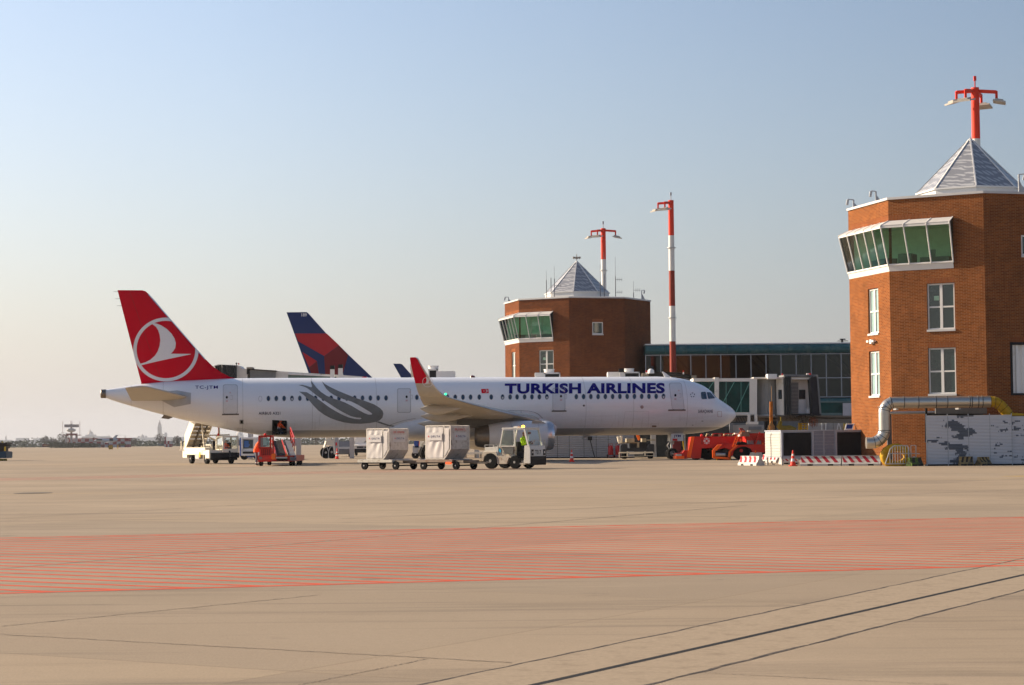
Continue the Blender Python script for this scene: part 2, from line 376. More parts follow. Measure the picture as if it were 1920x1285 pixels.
def wall_holes(mb, fr, W, z0, z1, holes, dep=.16, mi=0, uoff=0):
    us = sorted({0, W} | {h[0] for h in holes} | {h[1] for h in holes}); zs = sorted({z0, z1} | {h[2] for h in holes} | {h[3] for h in holes})
    for i in range(len(us) - 1):
        for j in range(len(zs) - 1):
            uc, zc = (us[i] + us[i + 1]) / 2, (zs[j] + zs[j + 1]) / 2
            if any(h[0] < uc < h[1] and h[2] < zc < h[3] for h in holes): continue
            q = [(us[i], zs[j]), (us[i + 1], zs[j]), (us[i + 1], zs[j + 1]), (us[i], zs[j + 1])]
            mb.quad(*[fr(*p) for p in q], mi, uv=[(p[0] + uoff, p[1]) for p in q])
    for (a, b, c, d) in holes:
        for (p, q, uv) in (((a, c), (b, c), 0), ((b, d), (a, d), 0), ((a, d), (a, c), 1), ((b, c), (b, d), 1)):
            L_ = abs(q[0] - p[0]) + abs(q[1] - p[1])
            mb.quad(fr(*p), fr(*q), fr(q[0], q[1], -dep), fr(p[0], p[1], -dep), mi, uv=[(p[1], 0), (p[1] + L_, 0), (p[1] + L_, dep), (p[1], dep)] if not uv else [(0, p[1]), (0, q[1]), (dep, q[1]), (dep, p[1])])
def fbox(mb, fr, u0, u1, z0, z1, o0, o1, mi=0):
    mb.hexa([fr(u0, z0, o1), fr(u1, z0, o1), fr(u1, z0, o0), fr(u0, z0, o0)], [fr(u0, z1, o1), fr(u1, z1, o1), fr(u1, z1, o0), fr(u0, z1, o0)], mi)
def window(root, fr, u0, u1, z0, z1, dep=.16, cross=True, note=False, glass=None, blind=False):
    fm = MB(); t_ = .075; o0, o1 = -dep, -dep + .07
    fbox(fm, fr, u0, u0 + t_, z0, z1, o0, o1); fbox(fm, fr, u1 - t_, u1, z0, z1, o0, o1)
    fbox(fm, fr, u0 + t_, u1 - t_, z0, z0 + t_, o0, o1); fbox(fm, fr, u0 + t_, u1 - t_, z1 - t_, z1, o0, o1)
    if cross:
        um = (u0 + u1) / 2; zm = z0 + (z1 - z0) * .49
        fbox(fm, fr, um - .07, um + .07, z0 + t_, z1 - t_, o0, o1 + .005)
        fbox(fm, fr, u0 + t_, um - .07, zm - .04, zm + .04, o0, o1); fbox(fm, fr, um + .07, u1 - t_, zm - .04, zm + .04, o0, o1)
    f_ = fm.build('window', FRAME_W, root)
    gm = MB(); gm.quad(fr(u0 + t_, z0 + t_, -dep + .02), fr(u1 - t_, z0 + t_, -dep + .02), fr(u1 - t_, z1 - t_, -dep + .02), fr(u0 + t_, z1 - t_, -dep + .02))
    gm.build('pane', glass or DARKGREENGL, f_)
    if note:
        nm = MB(); fbox(nm, fr, u0 + .32, u0 + .58, z1 - .85, z1 - .62, -dep + .022, -dep + .028); nm.build('note', mat('paper_note', (.30, .45, .33), .8), f_)
    sm = MB(); fbox(sm, fr, u0 - .03, u1 + .03, z0 - .10, z0 + .005, -dep, .05); sm.build('sill', LEAD, f_)
PHI = [-75.5, -30.5, 14.5, 59.5, 104.5, 149.5, 194.5, 239.5]
SIDE = 4.96; OR = SIDE / (2 * math.sin(R(22.5)))
def tower(cx, cy, label, near):
    T = thing('brick_tower', label, 'tower', (cx, cy, 0), 0, 'octagonal brick towers of the terminal')
    H = 13.55; wb = MB(); fr = {p: frameof(cx, cy, p, OR) for p in PHI}
    sb = MB()
    for k, p in enumerate(PHI):
        holes = []
        if p == -75.5: holes = [(2.31, 3.58, 6.8, 9.16), (2.31, 3.58, 3.55, 5.9), (.35, SIDE, 10.0, 12.3)]
        if p == -30.5: holes = [(1.95, 3.39, 6.8, 9.16), (1.95, 3.39, 3.55, 5.9), (0, 3.25, 10.0, 12.3)]
        if p == 14.5:
            holes = [(2.05, 3.02, 10.45, 11.5)]
            if near: holes.append((1.3, 3.9, 3.45, 6.1))
        wall_holes(wb, fr[p], SIDE, 0, H, holes, uoff=k * 5.1)
        for h in holes:   # soldier course above each opening, 3 mm proud
            u0, u1 = h[0], h[1]
            if h[2] == 10.0: z0_ = 12.5
            else: z0_ = h[3] + .01
            f_ = fr[p]; q = [(u0, z0_), (u1, z0_), (u1, z0_ + .26), (u0, z0_ + .26)]
            sb = MB(); sb.quad(*[f_(a, b, .003) for a, b in q], 0, uv=[(b, a) for a, b in q]); sb.build('soldier_course', SOLDIER, T, recalc=False)
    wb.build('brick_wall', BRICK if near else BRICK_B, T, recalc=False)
    # coping + flat roof
    cp = MB(); Ro, Ri = OR + .08, OR - .25
    def octr(rr, z): return [V((rr * math.sin(R(p - 22.5)), -rr * math.cos(R(p - 22.5)), z)) for p in PHI]
    cp.rings([octr(Ri, H), octr(Ro, H), octr(Ro, H + .12), octr(Ri, H + .16)], 0, False)
    cp.rings([octr(Ri, H + .16), octr(Ri, H - .1)], 0, False); cp.build('coping', LEAD, T)
    rf = MB(); rf.add(octr(Ri, H - .1), [tuple(range(8))]); rf.build('flat_roof', GREYP, T)
    # pyramid lantern
    cb = MB(); br_ = 2.84; cb.rings([octr(br_, H - .1), octr(br_, 14.33)], 0, False); cb.build('curb', FRAME_W, T)
    py = MB(); base = octr(br_ + .06, 14.36); apx = V((0, 0, 17.3)); top = [b.lerp(apx, .93) for b in base]
    py.rings([base, top], 0, False); lm = py.build('lantern_roof', LANTERN, T)
    rb = MB()
    for b_ in base: rb.bar(b_, b_.lerp(apx, .95), .07, .07)
    for i in range(8): rb.bar(base[i], base[(i + 1) % 8], .06, .08)
    rb.rings([[b.lerp(apx, .92) * 1.0 + V((0, 0, .04)) for b in base], [apx + V((0, 0, .05)) + V((.02 * math.cos(i), .02 * math.sin(i), 0)) for i in range(8)]], 0, True)
    rb.build('lantern_rib', FRAME_W, lm)
    # window bay leaning outwards at the top, round the corner between two facets
    fa, fb = fr[-75.5], fr[-30.5]
    bis = V((math.sin(R(-53)), -math.cos(R(-53)), 0)); O1 = .58
    cor = fb(0, 0, 0)
    def corner(o, z): return V((cor.x, cor.y, z)) + bis * (o / math.cos(R(22.5)))
    B = thing_part = None
    zb0, zb1, zt, zr = 9.88, 10.16, 12.2, 12.47
    def prof(z): return O1 * (z - zb0) / (zt - zb0)
    ul = .02; ur = 3.38
    sill = MB()
    def band(mb, z0, z1, o_in=.0, th=.05, mi=0):
        for (s0, s1) in ((lambda o, z: fa(ul, z, o), corner), (corner, lambda o, z: fb(ur, z, o))):
            a0, b0, a1, b1 = s0(prof(z0), z0), s1(prof(z0), z0), s0(prof(z1), z1), s1(prof(z1), z1)
            mb.quad(a0, b0, b1, a1, mi)
    band(sill, zb0, zb1 + .06); sill.build('bay_sill', FRAME_W, T, recalc=False)
    up = MB(); band(up, zt - .12, zt); up.quad(fa(ul, zt, prof(zt)), corner(prof(zt), zt), corner(.02, zr), fa(ul, zr, .02)); up.quad(corner(prof(zt), zt), fb(ur, zt, prof(zt)), fb(ur, zr, .02), corner(.02, zr))
    up.build('bay_roof', LEAD, T, recalc=False)
    mu = MB(); gl = MB()
    zs0, zs1 = zb1 + .06, zt - .12
    def mullion(p, q, w_=.06): mu.bar(p, q, w_, .08)
    A_pts = [(lambda k: (lambda o, z: fa(ul, z, o).lerp(corner(o, z), k)))(k / 5) for k in range(6)]
    B_pts = [(lambda k: (lambda o, z: corner(o, z).lerp(fb(ur, z, o), k)))(k / 3) for k in range(4)]
    for F_ in A_pts + B_pts[1:]:
        mullion(F_(prof(zb1), zb1), F_(prof(zt), zt)); mu.bar(F_(prof(zt), zt), F_(.03, zr), .05, .05)
    for Z_ in (zb1 + .05, zt - .1):
        mullion(A_pts[0](prof(Z_), Z_), corner(prof(Z_), Z_)); mullion(corner(prof(Z_), Z_), B_pts[-1](prof(Z_), Z_))
    mu.build('bay_mullion', FRAME_W, T)
    for pts in (A_pts, B_pts):
        for i in range(len(pts) - 1):
            g1 = MB(); e = .03; g1.quad(pts[i](prof(zs0) - e, zs0), pts[i + 1](prof(zs0) - e, zs0), pts[i + 1](prof(zs1) - e, zs1), pts[i](prof(zs1) - e, zs1)); g1.build('bay_pane', BAYGL, T, recalc=False)
    # closed cheeks at both ends
    for F_ in (A_pts[0], B_pts[-1]):
        ck = MB(); ck.quad(F_(0, zb0), F_(prof(zt), zt), F_(0, zr), F_(0, (zb0 + zr) / 2)); ck.build('bay_cheek', DARKGREENGL, T, recalc=False)
    # room behind the bay: floor, ceiling, back walls, blinds, desks
    rm = MB(); inn = V((1.2, 2.3, 0))
    rm.quad(fa(.2, 10.0), cor + V((0, 0, 10.0)), fb(3.3, 10.0), fb(3.3, 10.0, -3.2)); rm.quad(fa(.2, 12.3), cor + V((0, 0, 12.3)), fb(3.3, 12.3), fb(3.3, 12.3, -3.2))
    rm.quad(fb(3.3, 10), fb(3.3, 12.3), fb(3.3, 12.3, -3.2), fb(3.3, 10, -3.2)); rm.quad(fb(3.3, 10, -3.2), fb(3.3, 12.3, -3.2), fa(.2, 12.3), fa(.2, 10))
    rm.build('control_room', mat('room_wall', (.66, .72, .60), .8), T, recalc=False)
    fu = MB(); fbox(fu, fb, .3, 1.0, 10.0, 10.8, -1.4, -.5); fbox(fu, fb, 1.5, 3.0, 10.0, 10.55, -1.2, -.4); fbox(fu, fa, 1.5, 3.4, 10, 10.7, -1.2, -.5); fbox(fu, fb, 1.9, 2.2, 10.55, 10.95, -.8, -.75)
    fu.build('desk', mat('desk_grey', (.2, .25, .24), .6), T)
    if not near:
        bl = MB()
        for i in range(5): fbox(bl, fa, .45 + i * .9, 1.3 + i * .9, 10.75, 12.2, -.12, -.1)
        for i in range(3): fbox(bl, fb, .1 + i * 1.1, 1.15 + i * 1.1, 10.55, 12.2, -.12, -.1)
        bl.build('blind', mat('roller_blind', (.42, .55, .45), .8), T)
    # windows
    for p in (-75.5, -30.5):
        h = [(2.31, 3.58), (1.95, 3.39)][p > -50]
        for (z0, z1) in ((6.8, 9.16), (3.55, 5.9)):
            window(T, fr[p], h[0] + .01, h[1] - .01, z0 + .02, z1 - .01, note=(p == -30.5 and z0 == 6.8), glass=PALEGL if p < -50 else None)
    window(T, fr[14.5], 2.06, 3.01, 10.47, 11.49, .12, cross=False)
    return T, fr
BAYGL = None
def glass_mat(name, col, rough, mixf):
    m = bpy.data.materials.new(name); m.use_nodes = True; t = m.node_tree; N = t.nodes; L = t.links
    N.remove(N['Principled BSDF']); out = N['Material Output']
    tr = N.new('ShaderNodeBsdfTransparent'); tr.inputs[0].default_value = col + (1,)
    gl = N.new('ShaderNodeBsdfGlossy'); gl.inputs['Roughness'].default_value = rough; gl.inputs[0].default_value = (.9, .95, .93, 1)
    fr = N.new('ShaderNodeFresnel'); fr.inputs[0].default_value = 1.4
    ad = N.new('ShaderNodeMath'); ad.operation = 'ADD'; ad.inputs[1].default_value = mixf; ad.use_clamp = True
    mx = N.new('ShaderNodeMixShader'); L.new(fr.outputs[0], ad.inputs[0]); L.new(ad.outputs[0], mx.inputs[0]); L.new(tr.outputs[0], mx.inputs[1]); L.new(gl.outputs[0], mx.inputs[2]); L.new(mx.outputs[0], out.inputs[0])
    return m
BAYGL = glass_mat('bay_green_glass', (.55, .86, .70), .03, .03)
CLEARGL = glass_mat('clear_cab_glass', (.75, .82, .80), .02, .06)
TEALGL = mat('teal_tinted_glass', (.003, .045, .042), .2, var=.6, scale=1.2, spec=.12)
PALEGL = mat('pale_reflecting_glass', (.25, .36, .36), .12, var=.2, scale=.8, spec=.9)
def lantern_material():
    m = bpy.data.materials.new('lantern_panels'); m.use_nodes = True; t = m.node_tree; N = t.nodes; L = t.links
    b = N['Principled BSDF']; b.inputs['Roughness'].default_value = .35; b.inputs['Metallic'].default_value = .25
    tc = N.new('ShaderNodeTexCoord')
    wv = N.new('ShaderNodeTexWave'); wv.wave_type = 'BANDS'; wv.bands_direction = 'DIAGONAL'; wv.inputs['Scale'].default_value = 1.6; wv.inputs['Distortion'].default_value = 5
    L.new(tc.outputs['Object'], wv.inputs['Vector'])
    w2 = N.new('ShaderNodeTexWave'); w2.bands_direction = 'Z'; w2.inputs['Scale'].default_value = .9; w2.inputs['Distortion'].default_value = 6; L.new(tc.outputs['Object'], w2.inputs['Vector'])
    mm = N.new('ShaderNodeMath'); mm.operation = 'MULTIPLY'; L.new(wv.outputs['Fac'], mm.inputs[0]); L.new(w2.outputs['Fac'], mm.inputs[1])
    rp = N.new('ShaderNodeMapRange'); rp.inputs[1].default_value = .15; rp.inputs[2].default_value = .55; L.new(mm.outputs[0], rp.inputs[0])
    mx = N.new('ShaderNodeMix'); mx.data_type = 'RGBA'; mx.inputs[6].default_value = (.24, .245, .26, 1); mx.inputs[7].default_value = (.46, .46, .46, 1)
    L.new(rp.outputs[0], mx.inputs[0]); L.new(mx.outputs[2], b.inputs['Base Color']); return m
LANTERN = lantern_material()
T1, fr1 = tower(24.5, 105.4, 'near octagonal brick tower, tall at the right edge, with silver duct on its wall', True)
T2, fr2 = tower(5.8, 176.0, 'far octagonal brick tower rising behind the white airliner, antennas on its roof', False)
# near tower: corrugated door in its third facet
f_ = fr1[14.5]; dm = MB(); fbox(dm, f_, 1.3, 1.42, 3.45, 6.1, -.16, .03); fbox(dm, f_, 1.42, 3.9, 5.98, 6.1, -.16, .03); fbox(dm, f_, 1.42, 3.9, 3.45, 3.55, -.16, .03)
dmo = dm.build('door_frame', BLACK, T1)
pts = []; u = 1.5; k = 0
dd = MB()
while u < 3.85:
    o_ = [-.14, -.14, -.06, -.06][k % 4]; pts.append((u, o_)); u += [.12, .05, .12, .05][k % 4]; k += 1
for (a, b) in zip(pts, pts[1:]): dd.quad(f_(a[0], 3.56, a[1]), f_(b[0], 3.56, b[1]), f_(b[0], 5.97, b[1]), f_(a[0], 5.97, a[1]))
dd.build('corrugated_door', WHITE, T1, recalc=False)
# security camera and lamp between the left windows
cm = MB(); f_ = fr1[-75.5]; fbox(cm, f_, 2.8, 3.0, 6.28, 6.5, .0, .18); fbox(cm, f_, 2.55, 2.75, 6.36, 6.46, .05, .25); fbox(cm, f_, 3.05, 3.3, 6.36, 6.44, .05, .2); cm.build('wall_lamp', WHITE, T1)
# rooftop details on the parapets
def roofcam(T, fr, phi, u, h=.5, arm=-.35, name='roof_camera'):
    mb = MB(); b_ = fr[phi](u, 13.65, -.1); mb.box(-.04, .04, -.04, .04, 0, h, M=Matrix.Translation(b_)); mb.bar(b_ + V((0, 0, h)), b_ + V((arm, 0, h + .03)), .05)
    mb.bar(b_ + V((arm, 0, h)), b_ + V((arm - .05, 0, h - .28)), .12); mb.hexa([b_ + V(p) for p in ((0, 0, 0), (.3, 0, 0), (.3, .1, 0), (0, .1, 0))], [b_ + V(p) for p in ((0, 0, h * .6), (.06, 0, h * .6), (.06, .1, h * .6), (0, .1, h * .6))])
    mb.build(name, GREYP, T)
roofcam(T1, fr1, -75.5, .5, .45, -.3); roofcam(T1, fr1, -75.5, 3.3, .55, -.25)
roofcam(T1, fr1, 14.5, 2.05, .9, .3); roofcam(T2, fr2, -75.5, 1.0, .45, -.3); roofcam(T2, fr2, 59.5, 3.5, .8, .25)
AGM = mat('antenna_grey', (.12, .12, .13), .5, .3)
for (x, z1_, extra, yagi) in ((-2.75, 15.4, 16.2, ()), (-2.35, 15.6, 0, ()), (-2.05, 15.5, 16.6, (14.9,)), (2.3, 15.9, 17.8, ()), (1.95, 15.2, 16.7, ()), (3.3, 15.7, 17.4, (15.4, 14.3)), (4.9, 14.3, 15.3, (14.5,))):
    an = MB(); y = -3.3 + abs(x) * .3; an.cyl((x, y, 13.6), (x, y, z1_), .035, 5)
    if extra: an.cyl((x, y, z1_), (x, y, extra), .012, 4)
    for z in yagi:
        an.bar((x, y, z), (x + .6, y, z), .03)
        for k in range(3): an.bar((x + .2 + k * .17, y, z - .16), (x + .2 + k * .17, y, z + .16), .02)
    an.build('antenna', AGM, T2)
wx = MB(); wx.cyl((0, 0, 17.2), (0, 0, 17.9), .03, 6); wx.box(-.12, .12, -.1, .1, 17.45, 17.65)
for s_ in (-1, 1): wx.lathe([(.02, 0), (.1, .05), (.11, .2), (.02, .22)], (s_ * .25, 0, 17.45), (0, 0, 1), 8); wx.bar((0, 0, 17.55), (s_ * .25, 0, 17.55), .03)
wx.build('weather_sensor', mat('sensor_brown', (.28, .24, .20), .6), T2)

# ================================================================== glazed walkway between the towers
WY = 172.0; wz = 9.6
CW = thing('glazed_walkway', 'long dark glazed terminal walkway with rounded teal roof edge, right of the far tower', 'building', (11.5, WY, 0))
TEALM = mat('teal_copper', (.03, .105, .115), .55, .2, var=.25, scale=1.5, dirt=(.10, .17, .16), damt=.5)
WL = 46
rb = MB(); arc = [(0, 8.75), (-.18, 8.8), (-.3, 9.0), (-.3, 9.25), (-.18, 9.45), (.1, 9.55), (4.5, 9.55), (4.5, 8.75)]
nseg = 26
for i in range(nseg):
    x0, x1 = i * WL / nseg + .015, (i + 1) * WL / nseg - .015; rb.prism(arc, x0, x1, 'x')
rb.build('teal_roof_edge', TEALM, CW)
wl = MB(); wl.box(0, WL, 0, 4.6, 9.56, 9.66); wl.build('roof_flashing', WHITE, CW)
fm = MB(); pit = 1.3
for i in range(int(WL / pit) + 1): fm.box(i * pit, i * pit + .07, -.06, .06, 4.95, 8.74)
for z in (8.68, 6.6, 4.95): fm.box(0, WL, -.045, .045, z - .035, z + .035)
fm.build('glazing_frame', mat('frame_grey', (.36, .37, .39), .5), CW)
for i in range(int(WL / pit)):
    gp = MB(); gp.quad((i * pit + .07, 0, 4.98), ((i + 1) * pit, 0, 4.98), ((i + 1) * pit, 0, 8.65), (i * pit + .07, 0, 8.65)); gp.build('pane', glass_mat('walkway_glass%d' % (i % 3), ((.24, .24, .22), (.33, .31, .27), (.18, .19, .18))[i % 3], .02, .02) if i < 3 else bpy.data.materials['walkway_glass%d' % (i * 7 % 3)], CW, recalc=False)
bd = MB()
for i in range(nseg): bd.prism([(.02, 4.85), (-.25, 4.75), (-.32, 4.5), (-.25, 4.25), (.02, 4.15), (3, 4.15), (3, 4.85)], i * WL / nseg + .015, (i + 1) * WL / nseg - .015, 'x')
bd.build('teal_floor_edge', TEALM, CW)
it = MB(); it.box(0, WL, 4.3, 4.4, 4.9, 8.74); it.box(0, WL, .3, 4.3, 4.86, 4.94); it.build('inner_wall', mat('inner_wall_olive', (.10, .10, .07), .8, var=.3, scale=.5), CW)
st = MB()
for i in range(6):
    x = 2 + i * 7; st.bar((x, 1.2, 8.6), (x + 3.4, 1.2, 5.0), .22); st.bar((x + .8, 1.6, 8.6), (x + 4.2, 1.6, 5.0), .14)
    st.box(x + 4.5, x + 4.8, .8, 1.1, 4.9, 8.7)
st.build('truss', BLACK, CW)
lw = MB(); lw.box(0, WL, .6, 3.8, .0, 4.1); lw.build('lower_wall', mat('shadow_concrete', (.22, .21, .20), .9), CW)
rv = MB(); rv.cyl((17.3, 1.5, 9.6), (17.3, 1.5, 10.0), .1, 6); rv.bar((16.9, 1.5, 9.85), (17.8, 1.5, 9.85), .06); rv.bar((17.1, 1.5, 10.0), (17.6, 1.5, 10.0), .1); rv.build('roof_ventilator', BLACK, CW)

# ================================================================== floodlight masts
LAMPM = mat('lamp_housing', (.40, .37, .33), .5, .2)
def mast(px, Y, label, arms, red_dark=False):
    p = at(px, 700, Y); T = thing('floodlight_mast', label, 'light mast', (p.x, Y, 0), 0, 'red and white floodlight masts')
    z = 20.8; k = 0; segs = []
    while z > 0:
        z0 = max(0, z - 2.87); mb = MB(); r_ = lambda h: .275 - .0025 * h
        mb.cyl((0, 0, z0), (0, 0, z), r_(z0), 20, 0, None, r_(z))
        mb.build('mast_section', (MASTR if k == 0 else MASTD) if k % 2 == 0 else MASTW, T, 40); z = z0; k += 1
    fl = MB()
    for zz in (16.9, 11.2, 5.5): fl.cyl((0, 0, zz), (0, 0, zz + .06), .36, 16)
    fl.build('flange', STEEL, T, 40)
    tp = MB(); tp.cyl((0, 0, 20.8), (0, 0, 21.25), .035, 6); tp.box(-.07, .07, -.07, .07, 21.2, 21.45); tp.build('beacon', RED if px > 1500 else GREYP, T)
    for (ang, tilt) in arms:
        A = MB(); a = R(ang); d = V((math.sin(a), -math.cos(a), 0)); q = d * 1.15
        A.bar(V((0, 0, 20.62)), q + V((0, 0, 20.5)), .14, .18); A.bar(q + V((0, 0, 20.55)), q + V((0, 0, 20.05)), .12)
        ar = A.build('arm', MASTR, T)
        Lm = MB(); M = Matrix.Translation(q + d * .15 + V((0, 0, 19.93))) @ Matrix.Rotation(a, 4, 'Z') @ Matrix.Rotation(R(tilt), 4, 'X')
        Lm.box(-.5, .5, -.34, .34, -.045, .045, 0, M); Lm.box(-.3, .3, -.2, .25, .05, .14, 0, M); Lm.build('floodlight', LAMPM, ar)
    return T
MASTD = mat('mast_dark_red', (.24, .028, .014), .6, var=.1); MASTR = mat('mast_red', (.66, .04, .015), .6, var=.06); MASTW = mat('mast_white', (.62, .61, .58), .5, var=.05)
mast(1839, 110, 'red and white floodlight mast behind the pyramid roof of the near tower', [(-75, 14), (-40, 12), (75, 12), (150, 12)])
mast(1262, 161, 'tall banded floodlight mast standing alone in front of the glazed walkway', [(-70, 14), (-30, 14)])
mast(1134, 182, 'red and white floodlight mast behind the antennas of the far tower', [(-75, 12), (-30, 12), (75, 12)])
# ================================================================== AIRLINER (white, red fin)
NOSE = at(1380, 778, 142.5); YAW = R(9)
PM = Matrix.Translation((NOSE.x, NOSE.y, 0)) @ Matrix.Rotation(YAW, 4, 'Z'); PMi = PM.inverted(); PRi = Matrix.Rotation(-YAW, 4, 'Z')
PO = PMi @ CP
AP = thing('airliner', 'long white airliner with red fin, grey tulip on its side and blue lettering', 'airliner', (NOSE.x, NOSE.y, 0), YAW)
def pray(px, py): return PRi @ ray(px, py)
def L(px, py, y=0.0):
    d = pray(px, py); return PO + d * ((y - PO.y) / d.y)
def pchip(pts):
    pts = sorted(pts); xs = [p[0] for p in pts]; ys = [p[1] for p in pts]; n = len(xs)
    h = [xs[i + 1] - xs[i] for i in range(n - 1)]; dl = [(ys[i + 1] - ys[i]) / h[i] for i in range(n - 1)]
    m = [dl[0]] + [0 if dl[i - 1] * dl[i] <= 0 else 2 * dl[i - 1] * dl[i] / (dl[i - 1] + dl[i]) for i in range(1, n - 1)] + [dl[-1]]
    def f(x):
        if x <= xs[0]: return ys[0]
        if x >= xs[-1]: return ys[-1]
        i = max(k for k in range(n - 1) if xs[k] <= x); t = (x - xs[i]) / h[i]
        return (2 * t ** 3 - 3 * t * t + 1) * ys[i] + (t ** 3 - 2 * t * t + t) * h[i] * m[i] + (3 * t * t - 2 * t ** 3) * ys[i + 1] + (t ** 3 - t * t) * h[i] * m[i + 1]
    return f
ZT = pchip([(-44.22, 5.12), (-43.87, 5.18), (-42.9, 5.34), (-42.08, 5.47), (-40.5, 5.62), (-38.8, 5.73), (-37, 5.81), (-35.2, 5.86), (-33, 5.87), (-20, 5.87), (-5.8, 5.87), (-4.5, 5.80), (-3.5, 5.60), (-2.45, 5.22), (-1.9, 4.84), (-1.45, 4.38), (-.95, 4.03), (-.64, 3.83), (-.31, 3.58), (-.1, 3.34), (0, 3.12)])
ZB = pchip([(-44.22, 4.57), (-43.87, 4.43), (-42.08, 3.87), (-40.08, 3.31), (-38.24, 2.84), (-36.37, 2.42), (-34.3, 2.02), (-32.6, 1.80), (-31.2, 1.73), (-20, 1.73), (-5.6, 1.73), (-3.5, 1.78), (-2.5, 1.88), (-1.48, 2.08), (-.56, 2.48), (-.24, 2.74), (-.08, 2.93), (0, 3.12)])
HW = pchip([(-44.22, .25), (-43.8, .32), (-42, .66), (-40, 1.05), (-37, 1.52), (-34, 1.85), (-32, 1.95), (-30, 1.975), (-7, 1.975), (-5.5, 1.95), (-4, 1.84), (-3, 1.68), (-2, 1.43), (-1, 1.02), (-.5, .72), (-.24, .48), (-.08, .26), (0, .02)])
def skin_y(x, z):
    zt, zb = ZT(x), ZB(x); zc, hh = (zt + zb) / 2, (zt - zb) / 2; k = max(-1, min(1, (z - zc) / max(hh, .01)))
    return -HW(x) * math.sqrt(max(0, 1 - k * k)), zc, hh
def SK(px, py, off=.014):
    d = pray(px, py); y = -1.6
    for _ in range(9):
        p = PO + d * ((y - PO.y) / d.y); y, zc, hh = skin_y(p.x, p.z)
    p = PO + d * ((y - PO.y) / d.y)
    n = V((0, y, (p.z - zc) * (HW(p.x) / max(hh, .05)) ** 2))
    n = n.normalized() if n.length > 1e-6 else V((0, -1, 0))
    return p + n * off
def flat_grid(polys, sx, sy, mesh=None):
    bm = bmesh.new()
    if mesh is not None: bm.from_mesh(mesh)
    for poly in polys:
        vs = [bm.verts.new((p[0], p[1], 0)) for p in poly]
        bm.faces.new(vs)
    bm.normal_update()
    bmesh.ops.triangulate(bm, faces=bm.faces[:], ngon_method='EAR_CLIP')
    xs = [v.co.x for v in bm.verts]; ys = [v.co.y for v in bm.verts]
    if sx:
        x = min(xs) + sx
        while x < max(xs): bmesh.ops.bisect_plane(bm, geom=bm.verts[:] + bm.edges[:] + bm.faces[:], plane_co=(x, 0, 0), plane_no=(1, 0, 0)); x += sx
    if sy:
        y = min(ys) + sy
        while y < max(ys): bmesh.ops.bisect_plane(bm, geom=bm.verts[:] + bm.edges[:] + bm.faces[:], plane_co=(0, y, 0), plane_no=(0, 1, 0)); y += sy
    bmesh.ops.triangulate(bm, faces=[f for f in bm.faces if len(f.verts) > 4])
    vs = [v.co.copy() for v in bm.verts]; bm.verts.ensure_lookup_table(); fs = [[v.index for v in f.verts] for f in bm.faces]; bm.free()
    return vs, fs
def decal(name, polys, mt, parent, mapper=SK, sx=30, sy=2.5, off=.014, mesh=None, smooth=True):
    vs, fs = flat_grid(polys, sx, sy, mesh)
    mb = MB(); mb.add([mapper(v.x, v.y, off) for v in vs], fs)
    return mb.build(name, mt, parent, 60 if smooth else None, recalc=False)
def text_mesh(body, x0, x1, ytop, ybot, bold=.0, slope=0.0, spacing=1.0):
    cu = bpy.data.curves.new('t', 'FONT'); cu.body = body; cu.size = 1; cu.offset = bold; cu.space_character = spacing; cu.resolution_u = 4
    ob = bpy.data.objects.new('t', cu); sc.collection.objects.link(ob)
    dg = bpy.context.evaluated_depsgraph_get(); me = bpy.data.meshes.new_from_object(ob.evaluated_get(dg))
    xs = [v.co.x for v in me.vertices]; ys = [v.co.y for v in me.vertices]; ax, bx, ay, by = min(xs), max(xs), min(ys), max(ys)
    for v in me.vertices:
        u = (v.co.x - ax) / (bx - ax); t = (v.co.y - ay) / (by - ay)
        v.co.x = x0 + u * (x1 - x0); v.co.y = ybot + (ytop - ybot) * t + slope * (v.co.x - x0); v.co.z = 0
    bpy.data.objects.remove(ob); return me
def rrect(x0, x1, y0, y1, r, n=3):
    out = []
    for cx, cy, a0 in ((x1 - r, y1 - r, 0), (x0 + r, y1 - r, 90), (x0 + r, y0 + r, 180), (x1 - r, y0 + r, 270)):
        for i in range(n + 1): a = R(a0 + 90 * i / n); out.append((cx + r * math.cos(a), cy + r * math.sin(a)))
    return out
def ell(cx, cy, rx, ry, n=14): return [(cx + rx * math.cos(2 * math.pi * i / n), cy + ry * math.sin(2 * math.pi * i / n)) for i in range(n)]
def ring_polys(outer, inner): 
    n = len(outer); return [[outer[i], outer[(i + 1) % n], inner[(i + 1) % n], inner[i]] for i in range(n)]

